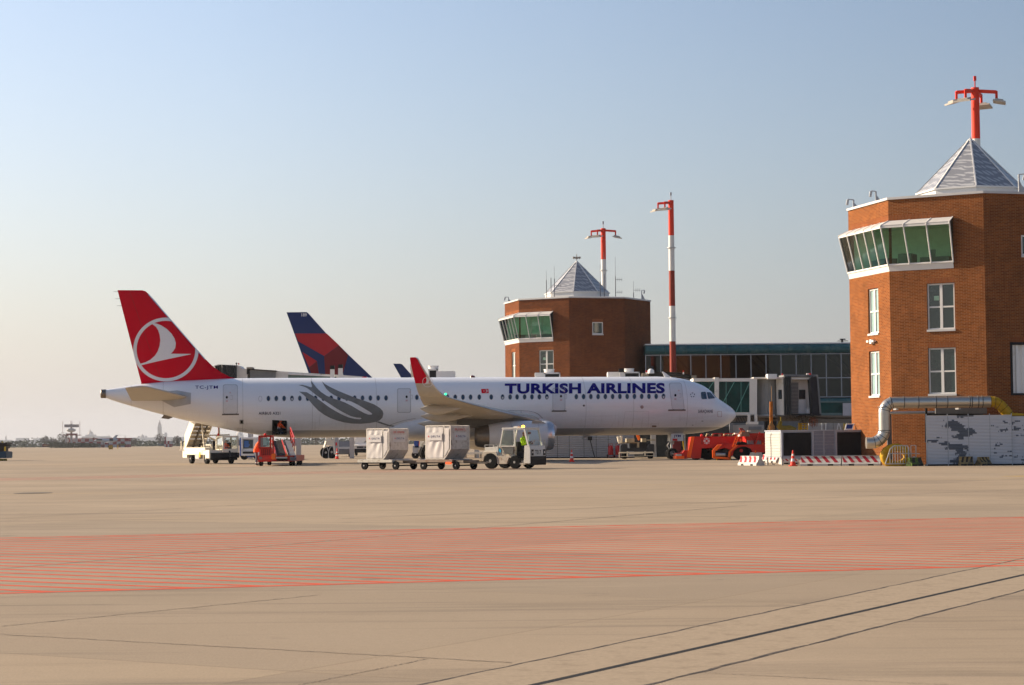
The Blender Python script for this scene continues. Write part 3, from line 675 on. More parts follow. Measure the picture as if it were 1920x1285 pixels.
# paint of the hull: white above, grey belly below a level line, faint soot streaks
def hull_material():
    m = bpy.data.materials.new('hull_paint'); m.use_nodes = True; t = m.node_tree; N = t.nodes; Lk = t.links
    b = N['Principled BSDF']; b.inputs['Roughness'].default_value = .28; b.inputs['Coat Weight'].default_value = .35; b.inputs['Coat Roughness'].default_value = .12
    tc = N.new('ShaderNodeTexCoord'); sp = N.new('ShaderNodeSeparateXYZ'); Lk.new(tc.outputs['Object'], sp.inputs[0])
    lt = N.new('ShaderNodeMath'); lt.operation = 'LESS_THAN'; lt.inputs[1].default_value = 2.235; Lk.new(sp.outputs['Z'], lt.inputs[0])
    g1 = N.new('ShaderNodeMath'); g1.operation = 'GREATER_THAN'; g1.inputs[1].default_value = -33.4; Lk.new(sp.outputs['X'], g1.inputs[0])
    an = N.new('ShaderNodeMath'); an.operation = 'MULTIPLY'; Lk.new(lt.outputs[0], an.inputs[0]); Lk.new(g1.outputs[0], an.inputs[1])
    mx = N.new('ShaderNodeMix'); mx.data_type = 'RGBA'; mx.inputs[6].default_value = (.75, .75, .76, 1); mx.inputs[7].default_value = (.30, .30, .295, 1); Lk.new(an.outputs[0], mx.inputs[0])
    mp = N.new('ShaderNodeMapping'); mp.inputs['Scale'].default_value = (.35, 1, 3.2); Lk.new(tc.outputs['Object'], mp.inputs[0])
    no = N.new('ShaderNodeTexNoise'); no.inputs['Scale'].default_value = 1.4; no.inputs['Detail'].default_value = 8; no.inputs['Roughness'].default_value = .7; Lk.new(mp.outputs[0], no.inputs['Vector'])
    mr = N.new('ShaderNodeMapRange'); mr.inputs[1].default_value = .5; mr.inputs[2].default_value = .8; mr.inputs[4].default_value = .35; Lk.new(no.outputs[0], mr.inputs[0])
    zz = N.new('ShaderNodeMapRange'); zz.inputs[1].default_value = 4.6; zz.inputs[2].default_value = 2.6; Lk.new(sp.outputs['Z'], zz.inputs[0])
    mm = N.new('ShaderNodeMath'); mm.operation = 'MULTIPLY'; Lk.new(mr.outputs[0], mm.inputs[0]); Lk.new(zz.outputs[0], mm.inputs[1])
    m2 = N.new('ShaderNodeMix'); m2.data_type = 'RGBA'; m2.inputs[7].default_value = (.33, .28, .23, 1); Lk.new(mm.outputs[0], m2.inputs[0]); Lk.new(mx.outputs[2], m2.inputs[6])
    # vertical rain marks below the windows
    mq = N.new('ShaderNodeMapping'); mq.inputs['Scale'].default_value = (5, 1, .35); Lk.new(tc.outputs['Object'], mq.inputs[0])
    n4 = N.new('ShaderNodeTexNoise'); n4.inputs['Scale'].default_value = 1.6; n4.inputs['Detail'].default_value = 5; Lk.new(mq.outputs[0], n4.inputs['Vector'])
    r4 = N.new('ShaderNodeMapRange'); r4.inputs[1].default_value = .56; r4.inputs[2].default_value = .74; r4.inputs[4].default_value = .22; Lk.new(n4.outputs[0], r4.inputs[0])
    m5 = N.new('ShaderNodeMath'); m5.operation = 'MULTIPLY'; Lk.new(r4.outputs[0], m5.inputs[0]); Lk.new(zz.outputs[0], m5.inputs[1])
    m4 = N.new('ShaderNodeMix'); m4.data_type = 'RGBA'; m4.inputs[7].default_value = (.38, .33, .28, 1); Lk.new(m5.outputs[0], m4.inputs[0]); Lk.new(m2.outputs[2], m4.inputs[6])
    Lk.new(m4.outputs[2], b.inputs['Base Color']); return m
HULL = hull_material()
TKRED = mat('fin_red', (.60, .0, .016), .65, var=.04, spec=.04)
TKWHITE = mat('emblem_white', (.74, .72, .73), .35, var=.02)
BLUE = mat('lettering_blue', (.0, .001, .15), .7, var=.05, spec=.05)
TULIP = mat('tulip_grey', (.19, .195, .19), .55, var=.06, dirt=(.16, .152, .14), damt=.5, spec=.2)
LINEG = mat('panel_line', (.30, .30, .31), .6, var=.1)
LINEF = mat('faint_panel_line', (.47, .46, .45), .6, var=.1)
WINGM = mat('wing_grey', (.46, .42, .35), .42, var=.07, dirt=(.30, .26, .20), damt=.4, dscale=.9)
METAL = mat('bare_metal', (.58, .58, .60), .28, .85, var=.06)
DMETAL = mat('exhaust_metal', (.20, .17, .14), .42, .8, var=.2)
FAIR = mat('fairing_white', (.62, .62, .63), .32, var=.05, coat=.3)
# hull
AN = [R(a) for a in (-90, -82, -74, -66, -58.2, -54, -49.2, -44, -38, -32, -26.4, -20, -14, -8, -2, 4, 10, 16, 22, 28, 34, 40, 46, 52, 58, 64, 70, 76, 83, 90)]
XS = sorted(set([-44.22, -43.87, -43.4, -42.8, -42.1, -41.2, -40.2, -39.2, -38.2, -37.2, -36.2, -35.2, -34.3, -33.4, -33.02, -32.02, -31.2, -30, -28, -26, -24, -22, -20, -18, -16, -14, -12, -10, -8, -6.5, -5.8, -5.3, -4.9, -4.5, -4.1, -3.7, -3.4, -3.1, -2.8, -2.5, -2.3, -2.1, -1.9, -1.75, -1.6, -1.45, -1.3, -1.1, -.95, -.8, -.64, -.5, -.38, -.28, -.2, -.13, -.08, -.04, -.01]))
mb = MB(); na = len(AN); full = [(1, a) for a in AN] + [(-1, a) for a in reversed(AN[1:-1])]
vs = []
for x in XS:
    zt, zb = ZT(x), ZB(x); zc, hh, hw = (zt + zb) / 2, (zt - zb) / 2, HW(x)
    for s_, a in full: vs.append((x, -s_ * hw * math.cos(a), zc + hh * math.sin(a)))
nf = len(full); fs = []
for k in range(len(XS) - 1):
    for i in range(nf):
        j = (i + 1) % nf
        if -33.03 < XS[k] < -32.1 and 4 <= i < 10: continue
        fs.append((k * nf + i, k * nf + j, (k + 1) * nf + j, (k + 1) * nf + i))
fs.append(tuple(range(nf))); fs.append(tuple(range((len(XS) - 1) * nf + nf - 1, (len(XS) - 1) * nf - 1, -1)))
mb.add(vs, fs); FUS = mb.build('fuselage', HULL, AP, 40)
hb = MB(); hb.box(-33.0, -32.05, -1.72, .4, 1.95, 3.1); 
hb.f.pop(2); hb.m.pop(2)
hb.build('cargo_hold', mat('hold_dark', (.03, .028, .026), .9), AP, recalc=False)
hd = MB(); hd.bar((-33.15, -1.15, 1.98), (-33.15, -.3, 1.9), .06); hd.build('door_hinge', DMETAL, AP)
ap = MB(); ap.lathe([(.30, 0), (.30, .32), (.24, .36), (.22, .1)], (-44.2, 0, 4.84), (-1, 0, 0), 16); ap.build('tail_exhaust', DMETAL, AP, 40)
# belly fairing
bf = MB(); rs = []
for x, hw, hh, zc in ((-25.2, 1.35, .6, 2.3), (-24.2, 1.72, .85, 2.38), (-23, 1.92, 1.0, 2.46), (-21.5, 2.05, 1.1, 2.52), (-19, 2.08, 1.14, 2.56), (-16.5, 2.06, 1.12, 2.56), (-15, 2.0, 1.04, 2.52), (-14, 1.85, .85, 2.42), (-13.3, 1.45, .6, 2.3)):
    rs.append([V((x, -hw * math.copysign(abs(math.cos(a)) ** .8, math.cos(a)), zc + hh * math.copysign(abs(math.sin(a)) ** .85, math.sin(a)))) for a in [2 * math.pi * i / 36 for i in range(36)]])
bf.rings(rs); bf.build('belly_fairing', FAIR, AP, 50)

# fin
FO = [(220.3, 544.3), (243, 544.4), (266.9, 544.6), (272.8, 546.3), (278.7, 551.4), (293.5, 567.7), (317, 596.5), (340.8, 624.6), (364.5, 652), (385, 673.4), (400, 688), (414.7, 698.5), (432.5, 707.4), (445, 710.5), (445, 716), (350, 721), (265.5, 726), (264.7, 718)]
def fin_le(py):
    p = [(544.3, 269), (546.3, 272.8), (551.4, 278.7), (567.7, 293.5), (596.5, 317), (624.6, 340.8), (652, 364.5), (673.4, 385), (688, 400), (698.5, 414.7), (707.4, 432.5), (710.5, 446), (730, 446)]
    for (a, b), (c, d) in zip(p, p[1:]):
        if a <= py <= c: return b + (d - b) * (py - a) / (c - a)
    return 269 if py < 550 else 446
def fin_te(py): return 220.3 + (264.7 - 220.3) * (py - 544.3) / (718 - 544.3)
def fin_h(px, py):
    a, b = fin_te(py), fin_le(py); u = max(0, min(1, (b - px) / max(1, b - a)))
    T = .34 * min(1, (py - 544.2) / 8) * (.45 + .55 * (py - 544) / 170)
    return max(0, T * 2.2 * math.sqrt(u) * (1 - u)) * .75
def FM(px, py, off=.0): 
    p = L(px, py, 0); p = V((p.x, -(fin_h(px, py) + off), p.z)); return p
def FMb(px, py, off=.0):
    p = FM(px, py, off); p.y = -p.y; return p
vs, fs = flat_grid([FO], 9, 7); mb = MB(); mb.add([FM(v.x, v.y) for v in vs], fs); mb.add([FMb(v.x, v.y) for v in vs], [f[::-1] for f in fs])
FIN = mb.build('vertical_stabilizer', TKRED, AP, 40, recalc=False)
def clip(poly, a, b):   # keep the side left of a->b in pixel space
    out = []; n = len(poly)
    sd = lambda p: (b[0] - a[0]) * (p[1] - a[1]) - (b[1] - a[1]) * (p[0] - a[0])
    for i in range(n):
        p, q = poly[i], poly[(i + 1) % n]; sp_, sq = sd(p), sd(q)
        if sp_ >= 0: out.append(p)
        if (sp_ >= 0) != (sq >= 0): t = sp_ / (sp_ - sq); out.append((p[0] + (q[0] - p[0]) * t, p[1] + (q[1] - p[1]) * t))
    return out
def emblem(cx, cy, ro, ri, bird, mapper, parent, sc_=1, cl=()):
    n = 60; polys = []
    ry = ro * .977; riy = ri * .977
    for i in range(n):
        a, b = 2 * math.pi * i / n, 2 * math.pi * (i + 1) / n
        q = [(cx + ro * math.cos(a), cy + ry * math.sin(a)), (cx + ro * math.cos(b), cy + ry * math.sin(b)), (cx + ri * math.cos(b), cy + riy * math.sin(b)), (cx + ri * math.cos(a), cy + riy * math.sin(a))]
        for (u, v) in cl: q = clip(q, u, v) if q else q
        if len(q) >= 3: polys.append(q)
    polys.append(bird)
    return decal('emblem', polys, TKWHITE, parent, mapper, sx=6 * sc_, sy=6 * sc_, off=.02)
BIRD = [(490, 1032), (560, 1012), (620, 982), (680, 930), (715, 875), (738, 810), (748, 735), (740, 665), (720, 605), (695, 565), (648, 530), (662, 516), (700, 522), (760, 545), (830, 590), (890, 650), (928, 710), (945, 770), (938, 830), (915, 870), (883, 904), (1000, 906), (1130, 907), (1137, 912), (1050, 930), (850, 972), (700, 1004), (505, 1050)]
BIRD = [(190 + x / 6.764, 530 + y / 6.764) for x, y in BIRD]
emblem(311.2, 655.8, 61.3, 55, BIRD, FM, FIN, 1, (((278.7, 551.4), (385, 673.4)), ((264.7, 718.5), (220.3, 545))))
decal('leading_edge', [[(279, 551.6), (385.5, 673.8), (384, 674.6), (277, 552.2)]], METAL, FIN, FM, 8, 8, .012)
decal('rudder_line', [[(242.9, 547), (243.6, 547), (303, 716), (302.2, 716)]], mat('fin_line', (.33, .02, .02), .6), FIN, FM, 8, 8, .012)
for (x_, y_) in ((218.5, 547.3), (221.5, 560.5), (224.5, 573.6)):
    d_ = MB(); p = L(x_ + 3, y_, 0); d_.cyl(p, p + V((-.3, 0, 0)), .012, 4); d_.build('static_wick', BLACK, FIN)

# lettering and livery on the hull
decal('airline_name', [], BLUE, FUS, mesh=text_mesh('TURKISH AIRLINES', 946.5, 1246.5, 719.4, 738.9, .044, -.0035, 1.06), sx=0, sy=2)
decal('registration', [], BLUE, FUS, mesh=text_mesh('TC-JTM', 366, 408.5, 723.6, 731.3, .008, -.004, 1.15), sx=0, sy=2)
decal('type_name', [], mat('lettering_dark', (.05, .05, .09), .5), FUS, mesh=text_mesh('AIRBUS A321', 485, 525.6, 772.3, 777.7, .02, 0, 1.1), sx=0, sy=2)
decal('aircraft_name', [], bpy.data.materials['lettering_dark'], FUS, mesh=text_mesh('SARAÇHANE', 1309, 1336.5, 768.6, 775.8, .01, 0, 1.05), sx=0, sy=2)
q = lambda pts: [(460 + x / 6, 700 + y / 6) for x, y in pts]
TL = q([(605, 208), (690, 215), (735, 242), (785, 272), (840, 308), (890, 345), (945, 385), (1000, 418), (1080, 462), (1160, 496), (1230, 514), (1290, 518), (1307, 510), (1300, 501), (1255, 499), (1190, 484), (1100, 440), (1030, 400), (970, 360), (900, 315), (840, 278), (790, 242), (745, 205), (700, 172), (655, 150), (600, 136), (640, 132), (690, 144), (735, 160), (752, 158), (750, 140), (740, 115), (737, 82), (765, 118), (800, 163), (850, 212), (910, 252), (980, 283), (1050, 304), (1120, 330), (1200, 370), (1280, 418), (1340, 450), (1385, 466), (1420, 466), (1427, 455), (1400, 434), (1330, 393), (1260, 352), (1190, 318), (1110, 295), (1060, 277), (1000, 247), (950, 215), (912, 178), (885, 138), (862, 92), (895, 124), (960, 160), (1050, 202), (1150, 243), (1250, 282), (1350, 314), (1450, 352), (1515, 392), (1545, 425), (1553, 455), (1543, 498), (1510, 530), (1470, 546), (1400, 560), (1300, 568), (1200, 566), (1110, 553), (1030, 532), (960, 506), (890, 470), (820, 420), (760, 358), (710, 298), (655, 245)])
ST = q([(1465, 546), (1500, 540), (1560, 562), (1620, 582), (1700, 596), (1800, 600), (1960, 600), (1960, 607), (1800, 608), (1690, 605), (1610, 593), (1545, 574)])
decal('tulip', [TL, ST], TULIP, FUS, sx=25, sy=3)
# little flag
FLG = decal('flag', [[(902, 729.8), (915.7, 729.6), (916.4, 737.6), (903, 737.8)]], TKRED, FUS, sx=0, sy=2)
cr = [(911.2 + 2.7 * math.cos(R(a)), 733.7 + 2.7 * math.sin(R(a))) for a in range(-120, 121, 24)] + [(910.4 + 2.1 * math.cos(R(a)), 733.7 + 2.1 * math.sin(R(a))) for a in range(120, -121, -24)]
cr = [(911.2 - (x - 911.2) * -1, y) for x, y in cr]
decal('crescent', [cr, ell(907.2, 733.7, .8, .8, 5)], TKWHITE, FLG, sx=0, sy=2, off=.02)
# alliance mark by the cockpit
pol = []
for i in range(5):
    a = R(-90 + 72 * i); c = (1298.5 + 3.6 * math.cos(a), 741 + 3.6 * math.sin(a))
    pol.append([(c[0] + r_ * math.cos(a + R(b)), c[1] + r_ * math.sin(a + R(b))) for r_, b in ((2.0, 90), (.9, 30), (1.9, -60), (1.0, 200))])
decal('star_mark', pol, bpy.data.materials['lettering_dark'], FUS, sx=0, sy=0)
# windows
WGL = mat('cabin_glass', (.012, .03, .06), .06, var=.5, scale=3, spec=.9)
WSH = mat('window_shade', (.5, .48, .48), .5)
wx_ = [503.3 + 14.7 * i for i in range(16)] + [781.6, 795.8, 810, 824.5, 839, 853.5, 868, 882.3, 898.6, 921, 942.3, 956.4, 969.5, 983.6, 997.3, 1011.2, 1025.3] + [1080.5 + 13.62 * i for i in range(13)]
for i, x in enumerate(wx_):
    cy = 747.5 - (x - 500) * .0042 - (.9 if x > 770 else 0)
    o = decal('cabin_window', [ell(x, cy, 3.1, 4.8, 12)], WGL, AP, sx=0, sy=3, off=.012)
    decal('window_surround', ring_polys(ell(x, cy, 3.9, 5.5, 12), ell(x, cy, 3.1, 4.8, 12)), LINEF, o, sx=0, sy=0, off=.010)
    if i in (3, 32, 26, 45): decal('shade', [[(x - 1.6, cy), (x + 1.8, cy - .5), (x + 1.5, cy + 3.2), (x - .5, cy + 3.8)]], WSH, o, sx=0, sy=2, off=.016)
decal('blank_window', ring_polys(ell(488, 748, 3.5, 5.2, 12), ell(488, 748, 3.0, 4.6, 12)), LINEG, AP, sx=0, sy=0)
def door(name, poly, sill=True, win=True, wpos=None, fine=.9):
    n = len(poly); cx = sum(p[0] for p in poly) / n; cy = sum(p[1] for p in poly) / n
    xs = [p[0] for p in poly]; ys = [p[1] for p in poly]; w_, h_ = max(xs) - min(xs), max(ys) - min(ys)
    inn = [(cx + (x - cx) * (1 - 2 * fine / w_), cy + (y - cy) * (1 - 2 * fine / h_)) for x, y in poly]
    d = decal(name, [inn], FAIR, AP, sx=8, sy=4, off=.008)
    decal('door_outline', ring_polys(poly, inn), LINEG, d, sx=0, sy=4, off=.014)
    if win: 
        wp = wpos or (cx - 4, cy - 3.5)
        decal('door_window', [ell(wp[0], wp[1], 2.1, 2.6, 10)], BLACK, d, sx=0, sy=0, off=.016)
        decal('door_handle', [[(wp[0] + 6.5, wp[1] - 3.6), (wp[0] + 11, wp[1] - 3.6), (wp[0] + 11, wp[1] + 4.4), (wp[0] + 6.5, wp[1] + 4.4), (wp[0] + 6.5, wp[1] + 3.6), (wp[0] + 10.3, wp[1] + 3.6), (wp[0] + 10.3, wp[1] - 2.8), (wp[0] + 6.5, wp[1] - 2.8)]], LINEF, d, sx=0, sy=3, off=.016)
        decal('door_placard', [[(wp[0] - 2, wp[1] + 5.5), (wp[0] + 2, wp[1] + 5.5), (wp[0] + 2, wp[1] + 8.5), (wp[0] - 2, wp[1] + 8.5)], [(wp[0] + 5, wp[1] - 10), (wp[0] + 7.5, wp[1] - 10), (wp[0] + 7.5, wp[1] - 7.5), (wp[0] + 5, wp[1] - 7.5)]], mat('placard_pink', (.55, .38, .38), .5), d, sx=0, sy=0, off=.016)
    if sill: decal('door_sill', [[(min(xs) - 1.5, max(ys) - .6), (max(xs) + 2.0, max(ys) - .8), (max(xs) + 2.4, max(ys) + 1.6), (min(xs) - 2.0, max(ys) + 2.0)]], mat('sill_dark', (.10, .09, .085), .6), d, sx=0, sy=0, off=.03)
    return d
door('rear_door', rrect(418, 445.6, 721.4, 776.5, 4), wpos=(425.3, 745.3), fine=.7)
door('rear_exit_door', rrect(744.9, 770.2, 728.8, 774, 3), sill=False, wpos=(762.4, 744.4), fine=.8)
door('forward_exit_door', rrect(1036, 1059.8, 727.7, 770.4, 3.4), wpos=(1051.8, 743.3), fine=.7)
sk = [(x + (y - 718) * .12, y) for x, y in rrect(1254, 1277.6, 718.2, 768.6, 4)]
door('front_door', sk, wpos=(1266.2, 741.5), fine=.7)
def outline(name, poly, t_=.45, m_=LINEF, **k):
    n = len(poly); cx = sum(p[0] for p in poly) / n; cy = sum(p[1] for p in poly) / n
    xs = [p[0] for p in poly]; ys = [p[1] for p in poly]; w_, h_ = max(xs) - min(xs), max(ys) - min(ys)
    inn = [(cx + (x - cx) * (1 - 2 * t_ / w_), cy + (y - cy) * (1 - 2 * t_ / h_)) for x, y in poly]
    return decal(name, ring_polys(poly, inn), m_, AP, sx=0, sy=3, off=.012, **k)
outline('cargo_door', [(1172, 772), (1216.6, 772), (1215, 806), (1167, 806)], .4)
outline('cargo_door', [(601, 776.5), (650, 776.5), (646, 808), (597, 808)], .3)
outline('hatch', [(1221, 794.5), (1234.5, 794.5), (1232, 803.5), (1219, 803.5)], .4)
outline('hatch', rrect(1345.3, 1353.2, 771.3, 782, 1), .6, mat('hatch_red', (.42, .25, .24), .5))
outline('hatch', [(446, 802.5), (462, 805), (461, 808.6), (445.5, 805.8)], .5, LINEG)
outline('hatch', rrect(449, 457, 787.2, 795.2, .6), .8, LINEG)
decal('vent', [rrect(450.4, 455.6, 788.2, 794.2, .5)], BLACK, AP, sx=0, sy=0, off=.016)
decal('vent', [rrect(1222, 1231, 797.6, 801, 1.3)], mat('vent_brown', (.20, .15, .12), .6), AP, sx=0, sy=0, off=.016)
decal('port', [ell(1094.7, 760.8, 2.1, 1.9, 10)], mat('port_dark', (.09, .08, .08), .5), AP, sx=0, sy=0, off=.016)
decal('port', [ell(1203.6, 763.4, 1.5, 1.6, 10)] + ring_polys(ell(1203.6, 763.4, 3, 3.2, 12), ell(1203.6, 763.4, 2.2, 2.4, 12)), mat('port_red', (.25, .10, .09), .5), AP, sx=0, sy=0, off=.016)
decal('probe', [ell(1317, 789.5, 2.2, .6, 8), ell(1298.5, 797, 2, .5, 8)], DMETAL, AP, sx=0, sy=0, off=.03)
# skin joints round the hull
for x in (-4.0, -7.9, -16.9 + 5.6, -25.9, -30.3, -35.0, -40.35, -42.5):
    mb = MB(); rs = []
    for dx in (-.012, .012):
        zt, zb = ZT(x + dx), ZB(x + dx); zc, hh, hw = (zt + zb) / 2, (zt - zb) / 2, HW(x + dx)
        rs.append([V((x + dx, -(hw + .006) * math.cos(a), zc + (hh + .006) * math.sin(a))) for a in [R(-88 + 176 * i / 30) for i in range(31)]])
    mb.rings(rs, 0, False, False); mb.build('skin_joint', LINEF, AP, recalc=False)
decal('fairing_edge', [q([(1560, 607), (1600, 590), (1680, 560), (1780, 530), (1920, 504), (1920, 508), (1780, 534), (1680, 565), (1600, 595)])], LINEG, AP, sx=0, sy=3, off=.016)
w_ = lambda pts: [(760 + x / 6.4, 660 + y / 6.4) for x, y in pts]
decal('fairing_edge', [w_([(1075, 703), (1400, 703), (1480, 708), (1550, 722), (1600, 745), (1650, 795), (1643, 797), (1594, 750), (1546, 727), (1480, 713), (1400, 708), (1075, 708)]), w_([(1206, 708), (1210, 708), (1210, 770), (1206, 770)]), w_([(1386, 708), (1390, 708), (1392, 780), (1388, 780)])], LINEG, AP, sx=0, sy=3, off=.016)
# cockpit glazing
def cock(pts): return [(900 + x / 3.84, 640 + y / 3.84) for x, y in pts]
CG = mat('cockpit_glass', (.01, .035, .06), .05, var=.3, spec=.9)
for pts in ([(1590, 372), (1596, 366), (1620, 365), (1626, 370), (1634, 412), (1631, 417), (1600, 418), (1593, 408)], [(1633, 368), (1658, 368), (1690, 405), (1690, 412), (1646, 416), (1641, 410)]):
    o = decal('cockpit_window', [cock(pts)], CG, AP, sx=3, sy=3, off=.014)
decal('cockpit_window', [cock([(1667, 372), (1672, 372), (1701, 402), (1703, 408), (1698, 407)])], CG, AP, sx=1, sy=2, off=.014)
# mirror cockpit glazing on the far side
# antennas, beacon
ab = MB(); ab.hexa([V((-5.2, -.03, 5.85)), V((-4.75, -.03, 5.85)), V((-4.75, .03, 5.85)), V((-5.2, .03, 5.85))], [V((-5.4, -.02, 6.22)), V((-5.28, -.02, 6.22)), V((-5.28, .02, 6.22)), V((-5.4, .02, 6.22))]); ab.build('antenna', WHITE, AP)
ab = MB(); ab.lathe([(.2, 0), (.16, .12), (.05, .16)], (-19.0, 0, 5.85), (0, 0, 1), 10); ab.build('beacon_light', mat('beacon_dark', (.12, .03, .03), .3), AP, 40)
for x, l_ in ((-11.0, .5), (-26.3, .75)):
    ab = MB(); ab.hexa([V((x, -.04, 1.78)), V((x + .55, -.04, 1.78)), V((x + .55, .04, 1.78)), V((x, .04, 1.78))], [V((x - .35, -.02, 1.78 - l_ * .55)), V((x - .1, -.02, 1.78 - l_ * .55)), V((x - .1, .02, 1.78 - l_ * .55)), V((x - .35, .02, 1.78 - l_ * .55))]); ab.build('antenna', GREYP, AP)
tb = MB(); tb.hexa([V((-40.3, -.05, 3.4)), V((-39.6, -.05, 3.25)), V((-39.6, .05, 3.25)), V((-40.3, .05, 3.4))], [V((-40.5, -.02, 3.15)), V((-40.0, -.02, 3.08)), V((-40.0, .02, 3.08)), V((-40.5, .02, 3.15))]); tb.build('drain_mast', DMETAL, AP)

# wings
UP = [(0, 0), (.02, .03), (.07, .055), (.18, .075), (.35, .078), (.6, .055), (.85, .018), (1, 0)]; LO = [(.85, -.006), (.6, -.028), (.35, -.042), (.18, -.04), (.07, -.03), (.02, -.016)]
def section(y, xle, chord, z, th, twist=0, side=-1, ax=None):
    """airfoil; ax: direction of thickness (for the winglet)"""
    up = ax or V((0, 0, 1)); out = []
    for u, t in UP + LO[0:]:
        out.append(V((xle - u * chord, side * y, z)) + V((0, (side) * up.y * -1, up.z)) * (t * chord * th / .12) + V((0, 0, -u * chord * twist)))
    return out
def wing(side):
    WS = [(1.2, -14.1, 7.6, 2.62, .13, .012), (2.0, -14.6, 6.9, 2.74, .13, .012), (6.4, -17.0, 4.95, 3.12, .12, .01), (9.5, -18.9, 4.2, 3.42, .115, .01), (13.0, -21.0, 2.95, 3.78, .11, .01), (16.2, -22.75, 1.75, 4.10, .105, .01), (16.6, -22.95, 1.6, 4.15, .105, .01)]
    mb = MB(); mb.rings([section(*s, side=side) for s in WS]); W = mb.build('wing', WINGM, AP, 30)
    sl = MB(); e = []
    wl = MB(); ws = [(16.6, -22.95, 1.6, 4.15, .105, 0, V((0, 0, 1))), (17.0, -23.25, 1.42, 4.27, .10, 0, V((0, .35, .93))), (17.3, -23.6, 1.2, 4.55, .10, 0, V((0, .8, .6))), (17.48, -23.95, .98, 4.95, .10, 0, V((0, .97, .2)))]
    def sec2(y, xle, c, z, th, tw, ax): return [V((xle - u * c, side * y, z)) + V((0, -side * ax.y, ax.z)) * (t * c * th / .12) for u, t in UP + LO]
    wl.rings([sec2(*s) for s in ws]); wl.build('winglet_root', WINGM, W, 30)
    wr = MB(); ws2 = [ws[-1], (17.62, -24.25, .82, 5.45, .10, 0, V((0, .98, .15))), (17.78, -24.65, .58, 6.1, .10, 0, V((0, .98, .15))), (17.86, -24.82, .47, 6.42, .10, 0, V((0, .98, .15))), (17.88, -24.95, .32, 6.52, .10, 0, V((0, .98, .15)))]
    wr.rings([sec2(*s) for s in ws2]); WLT = wr.build('winglet', TKRED, W, 30)
    le = MB()
    pl = [V((s[1] + .02, side * s[0], s[3] + .0)) for s in WS] + [V((s[1] + .02, side * s[0], s[3])) for s in ws[1:]] + [V((s[1] + .02, side * s[0], s[3])) for s in ws2[1:]]
    le.tube(pl, [.09, .08, .06, .05, .04, .03, .045, .05, .055, .06, .06, .05, .04, .02], 6); le.build('leading_edge', METAL, W, 40)
    for (y, x0, x1, zt) in ((5.6, -19.2, -23.5, 2.55), (9.6, -20.4, -23.75, 3.0), (13.4, -21.6, -24.2, 3.42)):
        zc = lambda x: zt
        f_ = MB(); n = 9; rs = []
        for k in range(n + 1):
            t = k / n; x = x0 + (x1 - x0) * t; r_ = math.sin(math.pi * min(1, t * 1.25 + .02) / 2) if t < .6 else math.cos(math.pi / 2 * (t - .6) / .4) ** .75
            hw, hh = .2 * max(r_, .04), .33 * max(r_, .04); zz = zt + .06 - .12 * (1 - abs(2 * t - 1))
            rs.append([V((x, side * y + hw * math.cos(a), zz + hh * math.sin(a))) for a in [2 * math.pi * i / 12 for i in range(12)]])
        f_.rings(rs); f_.build('flap_fairing', WINGM, W, 45)
    if side < 0:
        nl = MB(); nl.sphere((-23.0, -16.9, 4.3), .07); nl.build('navigation_light', mat('light_green', (.02, .6, .2), .3, emit=2.0), W)
        # panel joints on the underside
        pj = MB()
        for a, b in (((-15.9, 3.2), (-22.6, 16.4)), ((-20.6, 6.4), (-24.2, 16.4))):
            pass
    return W
W1 = wing(-1); wing(1)
# winglet emblem, laid on the winglet's outer face
def WM(px, py, off=.0):
    d = pray(px, py); y = -17.6
    for _ in range(3):
        p = PO + d * ((y - PO.y) / d.y); t = max(0, (p.z - 4.95) / 1.57); y = -(17.48 + .36 * t) - .035
    p = PO + d * ((y - PO.y) / d.y); p.y -= .012; return p
bs = [(801.6 + (x - 311.2) * .172, 716.3 + (y - 655.8) * .178) for x, y in BIRD]
emblem(801.8, 716.4, 10.0, 9.1, bs, WM, AP, .6)
# tailplane
for side in (-1, 1):
    mb = MB(); mb.rings([section(.6, -38.2, 4.2, 4.52, .11, .045, side=side), section(1.5, -38.95, 3.55, 4.6, .11, .045, side=side), section(6.1, -41.25, 1.45, 5.12, .10, .05, side=side), section(6.25, -41.45, 1.15, 5.14, .08, .05, side=side)]); mb.build('tailplane', WINGM, AP, 30)
decal('trim_plate', [[(326.5, 763.5), (357.5, 757.6), (358, 737), (332, 732.6), (316, 734), (300, 750)]], mat('trim_grey', (.40, .40, .40), .4), AP, sx=6, sy=4, off=.02)
